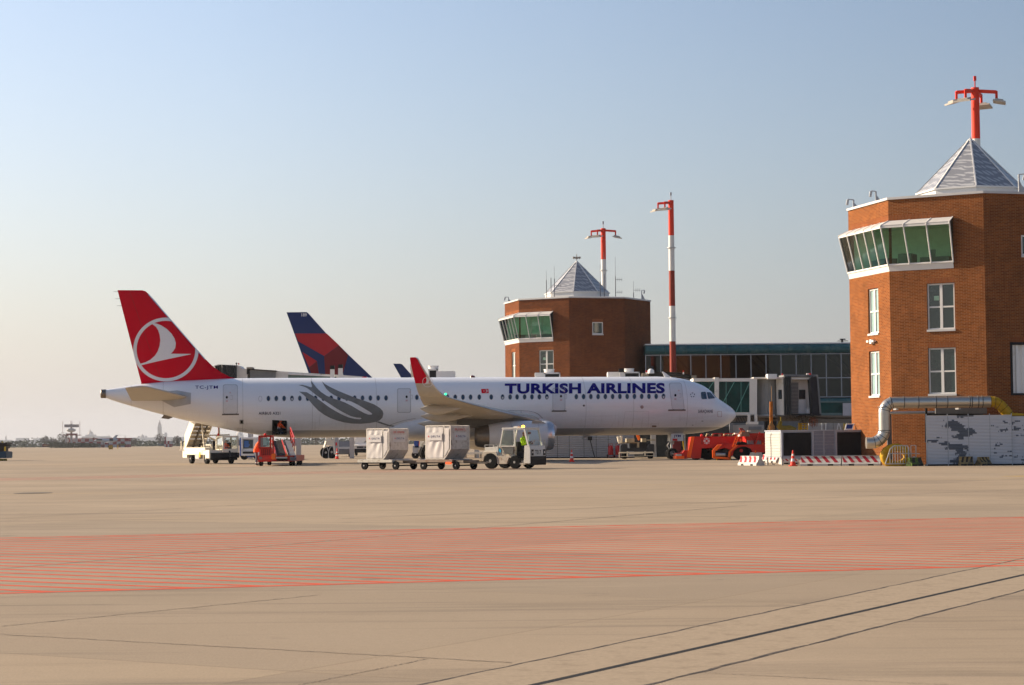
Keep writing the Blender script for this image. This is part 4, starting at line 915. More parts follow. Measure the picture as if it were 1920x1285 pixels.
# engines
def engine(side):
    y = side * 5.75; z = 1.72; mb = MB()
    prof = [(.80, -.35), (.815, -.05), (.86, 0), (.92, .06), (.985, .25), (1.03, .7), (1.045, 1.4), (1.04, 2.2), (.99, 3.0), (.90, 3.7), (.80, 4.2), (.74, 4.2)]
    mb.lathe([(r_, d_ + .28) for r_, d_ in prof[4:]], (-14.3, y, z), (-1, 0, 0), 40); E = mb.build('engine_nacelle', FAIR, AP, 45)
    lp = MB(); lp.rings([[V((-14.3 - d_ - .28, y + r_ * math.cos(a), z + r_ * math.sin(a))) for a in [2 * math.pi * i / 40 for i in range(40)]] for r_, d_ in [(.80, .9), (.80, .2), (.81, -.1), (.85, -.22), (.90, -.2), (.95, -.08), (.984, .0), (.99, .26)]], 0, False); lp.build('inlet_lip', METAL, E, 45)
    fn = MB(); fn.lathe([(.79, 0), (.79, .05)], (-15.3, y, z), (-1, 0, 0), 24); fn.lathe([(.02, 0), (.12, .15), (.2, .4)], (-14.9, y, z), (-1, 0, 0), 14); fn.build('fan', BLACK, E, 40)
    nz = MB(); nz.rings([[V((-14.3 - d_, y + r_ * math.cos(a), z + r_ * math.sin(a))) for a in [2 * math.pi * i / 32 for i in range(32)]] for r_, d_ in [(.80, 4.3), (.78, 4.7), (.70, 5.2), (.64, 5.3), (.60, 5.1)]], 0, False); nz.lathe([(.62, 0), (.62, .02)], (-14.3 - 4.9, y, z), (-1, 0, 0), 24, 0); nz.build('exhaust_nozzle', DMETAL, E, 45)
    py = MB()
    py.prism([(-15.3, z + .98), (-16.5, z + 1.16), (-18.0, 3.05), (-20.8, 3.05), (-20.9, 2.55), (-19.6, z + .55), (-18.5, z + .7), (-16.5, z + .9)], y - .2, y + .2, 'y'); py.build('pylon', mat('pylon_dark', (.10, .095, .085), .5, var=.2), E)
    st = MB(); st.hexa([V((-14.9, y + side * -.0 + (-.55), z + .83)), V((-15.9, y - .62, z + .86)), V((-15.9, y - .6, z + .8)), V((-14.9, y - .53, z + .78))], [V((-15.3, y - .78, z + 1.02)), V((-15.9, y - .85, z + 1.0)), V((-15.9, y - .8, z + .98)), V((-15.3, y - .74, z + 1.0))]); st.build('strake', LINEF, E)
    if side < 0:
        ln = MB()
        for d_ in (1.15, 3.0):
            r_ = 1.05 if d_ < 2 else 1.035
            ln.rings([[V((-14.3 - d_ - dx, y + r_ * math.cos(a), z + r_ * math.sin(a))) for a in [2 * math.pi * i / 40 for i in range(41)]] for dx in (0, .02)], 0, False, False)
        ln.build('cowl_joint', LINEG, E, recalc=False)
    return E
engine(-1); engine(1)
# landing gear
def wheel(mb, c, r, w_, side=1, rim=.55): 
    mb.lathe([(r * rim, -w_ / 2), (r * .93, -w_ / 2), (r, -w_ / 2 + .05), (r, w_ / 2 - .05), (r * .93, w_ / 2), (r * rim, w_ / 2)], c, (0, 1, 0), 24, 0)
def gear_wheel(parent, c, r, w_, name='wheel'):
    a = MB(); wheel(a, c, r, w_); W_ = a.build(name, TYRE, parent, 35)
    b = MB()
    for s_ in (-1, 1): b.lathe([(r * .56, 0), (r * .50, -.03 * s_), (r * .2, -.03 * s_), (r * .18, .04 * s_)], V(c) + V((0, s_ * w_ / 2, 0)), (0, 1, 0), 18)
    b.build('rim', RIM, W_, 35); return W_
ng = MB(); x0 = -4.75
ng.cyl((x0, 0, .5), (x0, 0, 1.95), .085, 12); ng.cyl((x0, 0, 1.2), (x0, 0, 1.95), .13, 12); ng.bar((x0, 0, 1.1), (x0 + .75, 0, 1.9), .08); ng.bar((x0 - .05, 0, .62), (x0 - .32, 0, .95), .07); ng.bar((x0 - .32, 0, .95), (x0 - .1, 0, 1.3), .07)
ng.cyl((x0, -.3, .39), (x0, .3, .39), .06, 10); ng.sphere((x0 + .14, -.18, 1.35), .09, 8); ng.sphere((x0 + .14, .18, 1.35), .09, 8); ng.box(x0 + .05, x0 + .12, -.2, .2, 1.05, 1.2)
NG = ng.build('nose_gear', mat('gear_white', (.55, .54, .51), .4, .2, var=.15), AP, 40)
for y in (-.24, .24): gear_wheel(NG, (x0, y, .39), .39, .22)
gd = MB(); gd.box(x0 - .15, x0 + .75, -.5, -.46, 1.28, 1.85); gd.box(x0 - .15, x0 + .75, .46, .5, 1.28, 1.85); GD = gd.build('gear_door', WHITE, NG, bevel=.01)
gt = MB(); gt.add([(x0 + .05 + v.x * .5, -.512, 1.52 + v.y * .2) for v in [V((a.co.x, a.co.y, 0)) for a in text_mesh('JTM', 0, 1, 1, 0, .03).vertices]], [list(p.vertices) for p in text_mesh('JTM', 0, 1, 1, 0, .03).polygons]); gt.build('gear_door_letters', BLUE, NG, recalc=False)
rt_ = MB(); rt_.box(x0 - .05, x0 + .3, -.53, -.51, 1.3, 1.45); rt_.build('red_tag', REDV, NG)
for side in (-1, 1):
    mg = MB(); y = side * 3.8; x = -21.75
    mg.cyl((x, y, .6), (x, y, 2.7), .15, 12); mg.bar((x, y, 1.7), (x, side * 2.2, 2.5), .12); mg.cyl((x, y - .6, .6), (x, y + .6, .6), .09, 10); mg.bar((x - .1, y, .7), (x - .45, y, 1.15), .1); mg.bar((x - .45, y, 1.15), (x - .1, y, 1.6), .1)
    Mg = mg.build('main_gear', bpy.data.materials['gear_white'], AP, 40)
    for dy in (-.46, .46): gear_wheel(Mg, (x, y + dy, .585), .585, .42)
    dd_ = MB(); dd_.box(x - .5, x + .5, y - side * -.75 - .03, y - side * -.75 + .03, 1.0, 2.7); dd_.build('gear_door', FAIR, Mg, bevel=.01)
# ================================================================== people
SKIN = mat('skin', (.42, .22, .14), .6, var=.08); HAIR = mat('dark_hair', (.02, .015, .012), .8)
HIVO = mat('hivis_orange', (.85, .10, .015), .7, var=.05, spec=.1); HIVY = mat('hivis_yellow', (.50, .80, .02), .7, var=.06, spec=.1); REFL = mat('reflective_tape', (.62, .62, .58), .4)
NAVY = mat('navy_cloth', (.03, .035, .05), .85); GREYT = mat('grey_trousers', (.09, .09, .11), .85); BOOT = mat('boot_black', (.015, .013, .012), .7)
def person(label, loc, rz, J, mats_by, scale=1.0, group=None):
    """J: joints; local +x is the way the person faces. mats_by: segment name -> material"""
    P = {k: V(v) for k, v in J.items()}
    nodes, rad, edges, seg = [], [], [], []
    idx = {}
    def nd(k, p, r): idx[k] = len(nodes); nodes.append(V(p)); rad.append(r if isinstance(r, tuple) else (r, r)); return idx[k]
    def ed(a, b, s_): edges.append((idx[a], idx[b])); seg.append(s_)
    nd('pelvis', P['pelvis'], (.15, .12)); nd('waist', P['pelvis'].lerp(P['chest'], .45), (.135, .105)); nd('chest', P['chest'], (.155, .115)); nd('neck', P['neck'], .06)
    h0 = P['neck']; h1 = P['head']; nd('chin', h0.lerp(h1, .35), .07); nd('face', h0.lerp(h1, .7), .098); nd('crown', h1, .085)
    for a, b, s_ in (('pelvis', 'waist', 'hips'), ('waist', 'chest', 'torso'), ('chest', 'neck', 'torso'), ('neck', 'chin', 'head'), ('chin', 'face', 'head'), ('face', 'crown', 'cap')): ed(a, b, s_)
    for s_ in 'LR':
        nd('sh' + s_, P['sh' + s_], .068); nd('el' + s_, P['el' + s_], .047); nd('wr' + s_, P['wr' + s_], .03)
        d = (P['wr' + s_] - P['el' + s_]).normalized(); side = V((0, 1 if s_ == 'L' else -1, 0))
        pal = P['wr' + s_] + d * .07; nd('pa' + s_, pal, .034)
        ed('chest', 'sh' + s_, 'torso'); ed('sh' + s_, 'el' + s_, 'upper_arm'); ed('el' + s_, 'wr' + s_, 'forearm'); ed('wr' + s_, 'pa' + s_, 'hand')
        ac = d.cross(V((0, 0, 1))); ac = ac.normalized() if ac.length > .1 else V((0, 1, 0)); dn = d.cross(ac).normalized()
        for k in range(4):
            o_ = ac * (k - 1.5) * .02; ln = (.062, .075, .07, .055)[k]
            nd('f%d%s' % (k, s_), pal + o_ + d * .035, .010); nd('g%d%s' % (k, s_), pal + o_ + d * (.035 + ln * .6) - dn * .012, .009); nd('h%d%s' % (k, s_), pal + o_ + d * (.035 + ln * .85) - dn * .035, .008)
            ed('pa' + s_, 'f%d%s' % (k, s_), 'hand'); ed('f%d%s' % (k, s_), 'g%d%s' % (k, s_), 'hand'); ed('g%d%s' % (k, s_), 'h%d%s' % (k, s_), 'hand')
        nd('t0' + s_, pal + ac * -.045 - d * .02, .012); nd('t1' + s_, pal + ac * -.065 + d * .02, .010); ed('pa' + s_, 't0' + s_, 'hand'); ed('t0' + s_, 't1' + s_, 'hand')
        nd('hip' + s_, P['hip' + s_], .095); nd('kn' + s_, P['kn' + s_], .068); nd('sn' + s_, P['kn' + s_].lerp(P['an' + s_], .6), .052); nd('an' + s_, P['an' + s_], .048); nd('to' + s_, P['to' + s_], .042)
        ed('pelvis', 'hip' + s_, 'hips'); ed('hip' + s_, 'kn' + s_, 'leg'); ed('kn' + s_, 'sn' + s_, 'leg'); ed('sn' + s_, 'an' + s_, 'shin'); ed('an' + s_, 'to' + s_, 'foot')
    me = bpy.data.meshes.new('body'); me.from_pydata([tuple(n * scale) for n in nodes], edges, [])
    ob = bpy.data.objects.new('body', me); sc.collection.objects.link(ob)
    ob.modifiers.new('s', 'SKIN'); sd = ob.modifiers.new('u', 'SUBSURF'); sd.levels = 1; sd.render_levels = 1
    for i, r_ in enumerate(rad): sv = me.skin_vertices[0].data[i]; sv.radius = (r_[0] * scale, r_[1] * scale); sv.use_root = (i == 0)
    dg = bpy.context.evaluated_depsgraph_get(); nm = bpy.data.meshes.new_from_object(ob.evaluated_get(dg)); bpy.data.objects.remove(ob)
    ml = list(dict.fromkeys(mats_by.values()))
    nm.materials.clear()
    for m_ in ml: nm.materials.append(m_)
    for p in nm.polygons:
        c = p.center; best = None
        for (a, b), s_ in zip(edges, seg):
            A, B = nodes[a] * scale, nodes[b] * scale; ab = B - A; t = max(0, min(1, (c - A).dot(ab) / ab.dot(ab))); dd = (c - (A + ab * t)).length - (rad[a][0] * (1 - t) + rad[b][0] * t) * scale
            if best is None or dd < best[0]: best = (dd, s_, t)
        s_ = best[1]; m_ = mats_by[s_]
        if 'tape' in mats_by and ((s_ == 'torso' and .0 <= best[2] < .22) or (s_ == 'shin' and .15 < best[2] < .4)) : m_ = mats_by['tape']
        p.material_index = ml.index(m_)
    nm.shade_smooth()
    T = thing('person', label, 'person', loc, rz, group)
    bo = bpy.data.objects.new('body', nm); sc.collection.objects.link(bo); bo.parent = T
    fd = (V((1, 0, 0)))
    hc = (h0.lerp(h1, .68)) * scale
    fc = MB(); r_ = .1 * scale
    for y in (-.033, .033): fc.sphere(hc + V((r_ * .93, y * scale, .012)), .012 * scale, 6)
    fc.build('eye', BLACK, bo)
    ns = MB(); ns.sphere(hc + V((r_ * 1.0, 0, -.02 * scale)), .016 * scale, 6, 0, (1, .8, 1.4)); ns.build('nose', SKIN, bo, 60)
    ea = MB()
    for y in (-1, 1): ea.sphere(hc + V((0, y * .1 * scale, -.01)), .022 * scale, 6, 0, (.8, .4, 1.3))
    ea.build('ear', SKIN, bo, 60)
    return T, bo
def stand_joints(lean=0.0, reach=0.0):
    c = V((lean * .45, 0, 1.38)); 
    J = dict(pelvis=(0, 0, .95), chest=(lean * .6, 0, 1.33), neck=(lean * .95, 0, 1.52), head=(lean * 1.3, 0, 1.74),
             hipL=(0, .09, .88), hipR=(0, -.09, .88), knL=(.02, .1, .50), knR=(.03, -.1, .50), anL=(-.03, .11, .09), anR=(-.01, -.12, .09), toL=(.14, .13, .04), toR=(.16, -.13, .04))
    for s_, y in (('L', 1), ('R', -1)):
        J['sh' + s_] = (lean * .8, y * .19, 1.43)
        J['el' + s_] = (lean * .8 + .12 + reach * .12, y * .25, 1.20); J['wr' + s_] = (lean + .25 + reach * .22, y * .18, 1.18 + reach * .08)
    return J
def sit_joints(h=.5):
    J = dict(pelvis=(0, 0, h), chest=(-.03, 0, h + .40), neck=(0, 0, h + .60), head=(.03, 0, h + .82), hipL=(.05, .1, h), hipR=(.05, -.1, h), knL=(.45, .12, h + .05), knR=(.45, -.12, h + .05), anL=(.5, .12, h - .36), anR=(.5, -.12, h - .36), toL=(.64, .12, h - .41), toR=(.64, -.12, h - .41))
    for s_, y in (('L', 1), ('R', -1)): J['sh' + s_] = (-.02, y * .19, h + .50); J['el' + s_] = (.12, y * .24, h + .26); J['wr' + s_] = (.36, y * .16, h + .32)
    return J

# ================================================================== vehicle helpers
def vwheel(parent, c, r, w_, axis=(0, 1, 0), tyre=TYRE, rim=RIM, name='wheel'):
    a = MB(); d = V(axis)
    a.lathe([(r * .55, -w_ / 2), (r * .92, -w_ / 2), (r, -w_ * .32), (r, w_ * .32), (r * .92, w_ / 2), (r * .55, w_ / 2)], c, d, 22); W_ = a.build(name, tyre, parent, 35)
    b = MB()
    for s_ in (-1, 1): b.lathe([(r * .57, 0), (r * .5, -.025 * s_), (r * .22, -.03 * s_), (r * .18, .02 * s_), (.01, .02 * s_)], V(c) + d * (s_ * w_ * .46), d, 16)
    b.build('rim', rim, W_, 35); return W_
def Zof(px, py): return G(px, py).y

# ------------------------------------------------------------------ white towing tractor
TG = at(934.6, 878.8, G(935, 878.8).y)
TUGW = mat('tug_white', (.66, .63, .57), .5, var=.06, scale=5, dirt=(.38, .29, .19), dscale=3.0, damt=.42, spec=.2)
TUGR = mat('tug_rust', (.56, .50, .41), .7, var=.12, scale=6, dirt=(.22, .10, .04), dscale=5, damt=.50, spec=.1)
T = thing('tow_tractor', 'dirty white tow tractor with a half open cab, pulling two dollies past the airliner', 'tractor', (TG.x, TG.y, 0), R(-32)); TUG = T
b = MB(); b.prism([(-.5, .42), (-.5, .78), (-.42, .92), (-.38, 1.08), (.42, 1.12), (.42, .72), (.34, .42)], -.66, .66, 'y'); b.build('rear_hood', TUGW, T, bevel=.02)
b = MB(); b.bar((-.42, -.6, 1.2), (.12, -.6, 1.2), .03); b.bar((-.42, -.6, 1.2), (-.42, .6, 1.2), .03); b.bar((-.42, .6, 1.2), (.12, .6, 1.2), .03)
for x in (-.42, .1):
    for y in (-.6, .6): b.bar((x, y, 1.06), (x, y, 1.2), .025)
b.build('rack_rail', STEEL, T)
b = MB(); b.prism([(.42, .62), (.42, 1.12), (1.38, 1.12), (1.38, .52), (2.05, .24), (2.28, .24), (2.28, .32), (.42, .5)], -.62, .62, 'y')
b.prism([(-.05, .30), (-.05, .52), (.42, .52), (1.0, .52), (1.0, .30)], -.72, .72, 'y'); b.build('chassis', TUGR, T, bevel=.015)
b = MB()
for y in (-.74, .60): b.prism([(-.5, .38), (-.5, .82), (-.3, .86), (.32, .86), (.42, .66), (1.15, .66), (1.72, .30), (2.05, .26), (2.05, .2), (1.66, .22), (1.4, .52), (1.1, .56), (.95, .24), (.40, .24), (.30, .58), (.12, .76), (-.2, .76), (-.38, .6), (-.44, .38)], y, y + .14, 'y')
b.build('side_skirt', TUGR, T, bevel=.01)
b = MB(); b.prism([(2.0, .26), (2.0, 1.16), (2.3, 1.16), (2.36, 1.0), (2.36, .26)], -.74, .74, 'y'); b.build('front_body', TUGW, T, bevel=.02)
b = MB(); b.box(2.345, 2.41, -.72, .72, .27, .62); b.box(2.3, 2.38, -.75, .75, .18, .27); b.build('front_bumper', BLACK, T, bevel=.01)
b = MB(); b.box(2.35, 2.372, -.36, .42, .66, .98); PL = b.build('number_plate', mat('plate_pale', (.62, .62, .58), .6), T)
tm = text_mesh('T017', .30, -.26, .93, .70, .02); b = MB(); b.add([(2.376, -v.co.x, v.co.y) for v in tm.vertices], [list(p.vertices) for p in tm.polygons]); b.build('plate_letters', BLACK, PL, recalc=False)
for y in (-.55, .58):
    b = MB(); b.box(2.34, 2.385, y - .09, y + .09, .66, .96); hl = b.build('headlight', BLACK, T); b = MB(); b.cyl((2.386, y, .82), (2.394, y, .82), .055, 12); b.build('lens', mat('lens_clear', (.6, .6, .58), .15), hl, 40)
b = MB()   # cab frame
zr = 1.98
for y in (-.66, .66):
    b.bar((.52, y, 1.1), (.72, y, zr), .06); b.bar((1.42, y, 1.12), (1.38, y, zr), .06); b.bar((2.22, y, 1.1), (1.98, y, zr), .08); b.bar((.72, y, zr), (2.0, y, zr), .07); b.bar((.5, y, 1.13), (1.42, y, 1.13), .05)
    b.bar((2.0, y, .3), (2.06, y, 1.15), .1)
for x, z in ((.72, zr), (2.0, zr), (.52, 1.13), (2.22, 1.13)): b.bar((x, -.66, z), (x, .66, z), .06)
b.build('cab_frame', TUGW, T)
b = MB(); b.box(.66, 2.04, -.72, .72, zr + .02, zr + .08); b.box(1.1, 1.35, -.3, .3, zr + .08, zr + .14); b.build('cab_roof', TUGW, T, bevel=.015)
b = MB(); b.lathe([(.07, 0), (.08, .03), (.075, .1), (.03, .12)], (1.62, -.2, zr + .08), (0, 0, 1), 12); b.build('beacon', mat('beacon_amber', (1.0, .42, .03), .3, emit=4.0), T, 40)
for nm_, q_ in (('side_window', [(.60, -.665, 1.18), (1.36, -.665, 1.18), (1.33, -.665, 1.92), (.76, -.665, 1.92)]), ('rear_window', [(.56, -.6, 1.18), (.56, .6, 1.18), (.73, .6, 1.92), (.73, -.6, 1.92)]), ('windscreen', [(2.21, -.6, 1.18), (2.21, .6, 1.18), (2.0, .6, 1.92), (2.0, -.6, 1.92)])):
    b = MB(); b.quad(*q_); b.build(nm_, CLEARGL, T, recalc=False)
b = MB(); b.box(2.205, 2.235, -.5, -.2, 1.22, 1.36); b.box(2.05, 2.08, -.45, -.2, 1.72, 1.84); b.build('instrument', mat('instr', (.2, .12, .1), .6), T)
b = MB(); b.prism([(.62, 1.06), (1.3, 1.06), (1.3, .74), (.86, .74)], -.668, -.655, 'y'); b.build('lower_window', mat('lower_glass', (.14, .14, .13), .3), T)
b = MB(); b.box(1.2, 1.5, -.45, .35, .5, 1.35); b.box(1.45, 1.95, -.45, .35, .5, .85); b.build('seat', BLACK, T, bevel=.03)
b = MB(); b.bar((2.2, -.5, 1.22), (2.4, -.5, 1.4), .025); b.bar((2.4, -.5, 1.22), (2.4, -.5, 1.45), .025); b.bar((2.4, -.5, 1.42), (2.4, .6, 1.42), .02); b.bar((2.4, .6, 1.15), (2.4, .6, 1.42), .025); b.bar((2.4, 0, 1.15), (2.4, 0, 1.42), .02); b.build('bull_bar', STEEL, T)
b = MB(); b.prism([(.44, .92), (.52, 1.03), (.60, .90), (.54, .78)], -.672, -.664, 'y'); b.build('logo', mat('logo_cyan', (.02, .35, .6), .5), T)
for x, r_, wd in ((0, .40, .26), (1.42, .33, .22)):
    for y in (-.64, .64): vwheel(T, (x, y, r_), r_, wd)
b = MB(); b.box(-.62, -.5, -.12, .12, .35, .45); b.bar((-.75, 0, .38), (-.5, 0, .4), .05); b.build('tow_hitch', DMETAL, T)
loc = Matrix.Translation((TG.x, TG.y, 0)) @ Matrix.Rotation(R(-32), 4, 'Z') @ V((1.66, -.22, .52))
person('driver in bright yellow jacket and black cap sitting in the white tow tractor', loc, R(-32), sit_joints(.42), dict(hips=NAVY, torso=HIVY, head=SKIN, cap=HAIR, upper_arm=HIVY, forearm=HIVY, hand=SKIN, leg=NAVY, shin=NAVY, foot=BOOT), 1.08)

# ------------------------------------------------------------------ dollies and freight containers
DECK_W = mat('deck_pale', (.45, .43, .38), .6, .1, var=.15, dirt=(.22, .18, .14), dscale=3)
def dolly(px, label, deckm, lamp):
    g0 = G(px, 880.6); T = thing('container_dolly', label, 'dolly', (g0.x, g0.y, 0), R(-38), 'container dollies behind the tractor')
    b = MB(); b.box(-1.35, 1.0, -.8, .8, .36, .50); b.build('deck', deckm, T, bevel=.012)
    b = MB()
    for i in range(6): b.cyl((-1.2 + i * .4, -.74, .50), (-1.2 + i * .4, .74, .50), .03, 8)
    b.build('roller', STEEL, T)
    b = MB(); b.box(1.0, 1.55, -.62, .62, .34, .46); b.bar((1.5, 0, .33), (2.55, 0, .33), .09); b.bar((1.1, -.5, .38), (1.9, 0, .38), .07); b.bar((1.1, .5, .38), (1.9, 0, .38), .07); b.bar((2.5, 0, .38), (2.75, 0, .34), .05); b.build('drawbar', DMETAL, T)
    b = MB(); b.bar((-1.1, -.55, .36), (1.2, -.55, .36), .09); b.bar((-1.1, .55, .36), (1.2, .55, .36), .09); b.cyl((-.95, -.75, .21), (-.95, .75, .21), .035, 8); b.cyl((1.15, -.75, .21), (1.15, .75, .21), .035, 8); b.build('chassis', BLACK, T)
    for x in (-.95, 1.15):
        for y in (-.68, .68): vwheel(T, (x, y, .205), .205, .13)
    if lamp: b = MB(); b.box(.62, .95, -.86, -.8, .28, .38); b.build('reflector', mat('orange_red', (.9, .08, .02), .3, emit=.6), T)  # the reflector's glow is emission put into its material
    return T, g0
CURT = mat('container_curtain', (.54, .51, .49), .5, .0, var=.06, spec=.3); CANM = mat('container_aluminium', (.48, .45, .43), .5, .3, var=.12, scale=5, dirt=(.26, .22, .19), dscale=4, damt=.5)
def container(px, label, code, sc_, seed, code_two):
    g0 = G(px, 880.6); a = R(-38); M0 = Matrix.Translation((g0.x, g0.y, 0)) @ Matrix.Rotation(a, 4, 'Z'); o_ = M0 @ V((.17, 0, .54))
    T = thing('freight_container', label, 'container', o_, a, 'air freight containers on the dollies'); rnd = random.Random(seed)
    W_, H_, Dp = 1.56 * sc_, 1.60 * sc_, 1.46; x0 = -W_ / 2; xb = x0 + W_ * .76; x1 = W_ / 2; y0 = -Dp / 2; y1 = Dp / 2; zc = .47 * sc_
    out = [(x0, 0), (xb, 0), (x1, zc), (x1, H_), (x0, H_)]
    b = MB(); b.prism(out, y0 + .03, y1, 'y'); b.build('shell', CANM, T, bevel=.006)
    # frame round the open face
    b = MB()
    for (p, q) in zip(out, out[1:] + out[:1]): b.bar((p[0], y0 + .01, p[1]), (q[0], y0 + .01, q[1]), .05)
    xs_ = x0 + W_ * .76; b.bar((xs_, y0, .0), (xs_, y0, H_), .045)
    for (p, q) in zip(out, out[1:] + out[:1]): b.bar((p[0], y1, p[1]), (q[0], y1, q[1]), .04)
    b.build('frame', mat('container_frame', (.62, .58, .52), .4, .3), T)
    # curtain with diagonal folds
    def cur(xa, xb_, nx, nz, side_):
        b = MB(); vs = []; fs = []
        for j in range(nz + 1):
            for i in range(nx + 1):
                u, v = i / nx, j / nz; x = xa + (xb_ - xa) * u; z = .05 + (H_ - .12) * v
                f = math.sin((u * 1.5 - v * 1.1) * 9 + seed) * .010 * math.sin(math.pi * v) ** .5 + math.sin((u * 2.4 - v * .8) * 7 + 2 * seed) * .006
                f *= math.sin(math.pi * min(1, max(0, u))) ** .5
                vs.append((x, y0 - .004 - .03 - f, z))
        for j in range(nz):
            for i in range(nx): k = j * (nx + 1) + i; fs.append((k, k + 1, k + nx + 2, k + nx + 1))
        b.add(vs, fs); return b
    c1 = cur(x0 + .05, xs_ - .05, 22, 26, 0).build('curtain', CURT, T, 60, recalc=False)
    b = MB(); b.quad((xs_ + .04, y0 - .03, .12), (x1 - .06, y0 - .03, zc + .06), (x1 - .06, y0 - .035, H_ - .1), (xs_ + .04, y0 - .03, H_ - .1)); b.build('side_flap', CURT, T, recalc=False)
    # patches and lettering
    def face_y(name, m_, xa, xb_, za, zb, off): b = MB(); b.quad((xa, y0 - off, za), (xb_, y0 - off, za), (xb_, y0 - off, zb), (xa, y0 - off, zb)); return b.build(name, m_, T, recalc=False)
    PT = mat('label_patch', (.52, .50, .49), .6, var=.03)
    l1 = face_y('label_patch', PT, x0 + .1, xs_ - .1, H_ * .56, H_ * .80, .078)
    def tx(body, xa, xb_, za, zb, m_, bold=.015):
        tm = text_mesh(body, xa, xb_, zb, za, bold, 0, 1.25); b = MB(); b.add([(v.co.x, y0 - .083, v.co.y) for v in tm.vertices], [list(p.vertices) for p in tm.polygons]); b.build('lettering', m_, l1, recalc=False)
    TXB = mat('letter_blue', (.02, .03, .12), .6); TXR = mat('letter_red', (.55, .02, .03), .6)
    xm = x0 + .2
    tx('DELTA', xm + .2, xs_ - .2, H_ * .65, H_ * .71, TXB)
    b = MB(); b.add([(xm, y0 - .083, H_ * .65), (xm + .06, y0 - .083, H_ * .672), (xm + .12, y0 - .083, H_ * .65), (xm + .06, y0 - .083, H_ * .72)], [(0, 1, 3), (1, 2, 3)]); b.build('lettering', TXR, l1, recalc=False)
    b = MB(); b.quad((x1 + .005, y0 + .3, H_ * .56), (x1 + .005, y1 - .2, H_ * .56), (x1 + .005, y1 - .2, H_ * .80), (x1 + .005, y0 + .3, H_ * .80)); l2 = b.build('label_patch', PT, T, recalc=False)
    def ty(body, ya, yb, za, zb, m_):
        tm = text_mesh(body, ya, yb, zb, za, .015, 0, 1.2); b = MB(); b.add([(x1 + .009, v.co.x, v.co.y) for v in tm.vertices], [list(p.vertices) for p in tm.polygons]); b.build('lettering', m_, l2, recalc=False)
    ty('DELTA', y0 + .58, y1 - .28, H_ * .65, H_ * .71, TXB); ty(code, y0 + .34, y1 - .28, H_ * .85, H_ * .92, TXR)
    b = MB(); b.add([(x1 + .009, y0 + .42, H_ * .65), (x1 + .009, y0 + .47, H_ * .672), (x1 + .009, y0 + .53, H_ * .65), (x1 + .009, y0 + .47, H_ * .72)], [(0, 1, 3), (1, 2, 3)]); b.build('lettering', TXR, l2, recalc=False)
    b = MB(); b.box(x1, x1 + .03, y0 + .04, y0 + .07, H_ * .42, H_ * .56); b.build('strap', BLACK, T)
    return T
dolly(727, 'pale edged dolly at the back of the train, under the left container', DECK_W, False)
dolly(838.5, 'rusty dark dolly hitched behind the white tow tractor', RUSTY, True)
container(722, 'left of the two grey freight containers, its side scuffed and browner', 'DPL 52763DA', .95, 1, 0)
container(834.5, 'right of the two grey freight containers, nearer the tow tractor', 'DPL 51810A DL', 1.02, 2, 0)

# ------------------------------------------------------------------ stairs truck at the tail
g0 = G(393, 870.4); a = R(27)
ST_ = thing('passenger_stairs_truck', 'cream passenger stairs truck with its steps raised under the airliner tail', 'truck', (g0.x, g0.y, 0), a)
T = ST_      # local: x to the right along the near end (0 = near left corner), y away from the camera
b = MB(); b.box(0, 2.0, 0, 5.4, .62, .95); b.box(-.02, 0.06, 0, .9, .38, .95); b.box(-.02, .06, 1.6, 5.6, .62, .95); b.box(0, .5, 5.0, 6.0, .4, 1.0); b.build('chassis', CREAM, T, bevel=.02)
b = MB(); b.box(-.03, .62, .9, 5.7, .9, 1.12); b.build('platform_edge', CREAM, T, bevel=.02)
b = MB(); b.box(.03, 2.06, -.2, .02, .40, .76); b.box(.1, 2.0, .02, .6, .25, .5); b.build('bumper', BLACK, T, bevel=.02)
b = MB(); b.box(-.04, -.005, 1.9, 2.15, .45, .8); b.build('warning_panel', YELLOW, T); b = MB(); b.box(.02, .3, 2.4, 3.2, .35, .75); b.build('tool_box', GREYP, T)
for x in (.14, 1.86):
    for y in (.95, 4.3): vwheel(T, (x, y, .36), .36, .24, (1, 0, 0))
b = MB()   # cab frame
cx0, cx1, cy0, cy1, cz0, cz1 = .92, 1.95, -.15, 1.25, .78, 1.84
for x in (cx0, cx1):
    for y in (cy0, cy1): b.bar((x, y, cz0), (x, y, cz1), .1)
for z in (cz1,):
    b.bar((cx0, cy0, z), (cx1, cy0, z), .1); b.bar((cx0, cy1, z), (cx1, cy1, z), .1); b.bar((cx0, cy0, z), (cx0, cy1, z), .1); b.bar((cx1, cy0, z), (cx1, cy1, z), .1)
b.box(cx0, cx1, cy0 - .03, cy0 + .05, cz0, 1.02); b.box(cx0 - .02, cx0 + .05, cy0, cy1, cz0, 1.02); b.box(cx1 - .05, cx1 + .02, cy0, cy1, cz0, 1.02); b.box(cx0, cx1, cy1 - .05, cy1 + .02, cz0, 1.0)
b.box(cx0 - .04, cx1 + .04, cy0 - .06, cy1 + .06, cz1, cz1 + .07)
b.build('cab', CREAM, T)
for nm_, q_ in (('windscreen', [(cx0 + .05, cy0, 1.03), (cx1 - .05, cy0, 1.03), (cx1 - .05, cy0, 1.8), (cx0 + .05, cy0, 1.8)]), ('side_window', [(cx0, cy0 + .05, 1.03), (cx0, cy1 - .05, 1.03), (cx0, cy1 - .05, 1.8), (cx0, cy0 + .05, 1.8)])):
    b = MB(); b.quad(*q_); b.build(nm_, CLEARGL, T, recalc=False)
b = MB(); b.box(1.1, 1.8, .75, .9, .8, 1.45); b.build('seat_back', BLACK, T)
b = MB(); b.cyl((1.02, 1.2, 1.9), (1.02, 1.2, 2.9), .02, 6); b.lathe([(.07, 0), (.08, .1), (.03, .2)], (1.02, 1.2, 1.9), (0, 0, 1), 10); b.build('beacon', REDV, T)
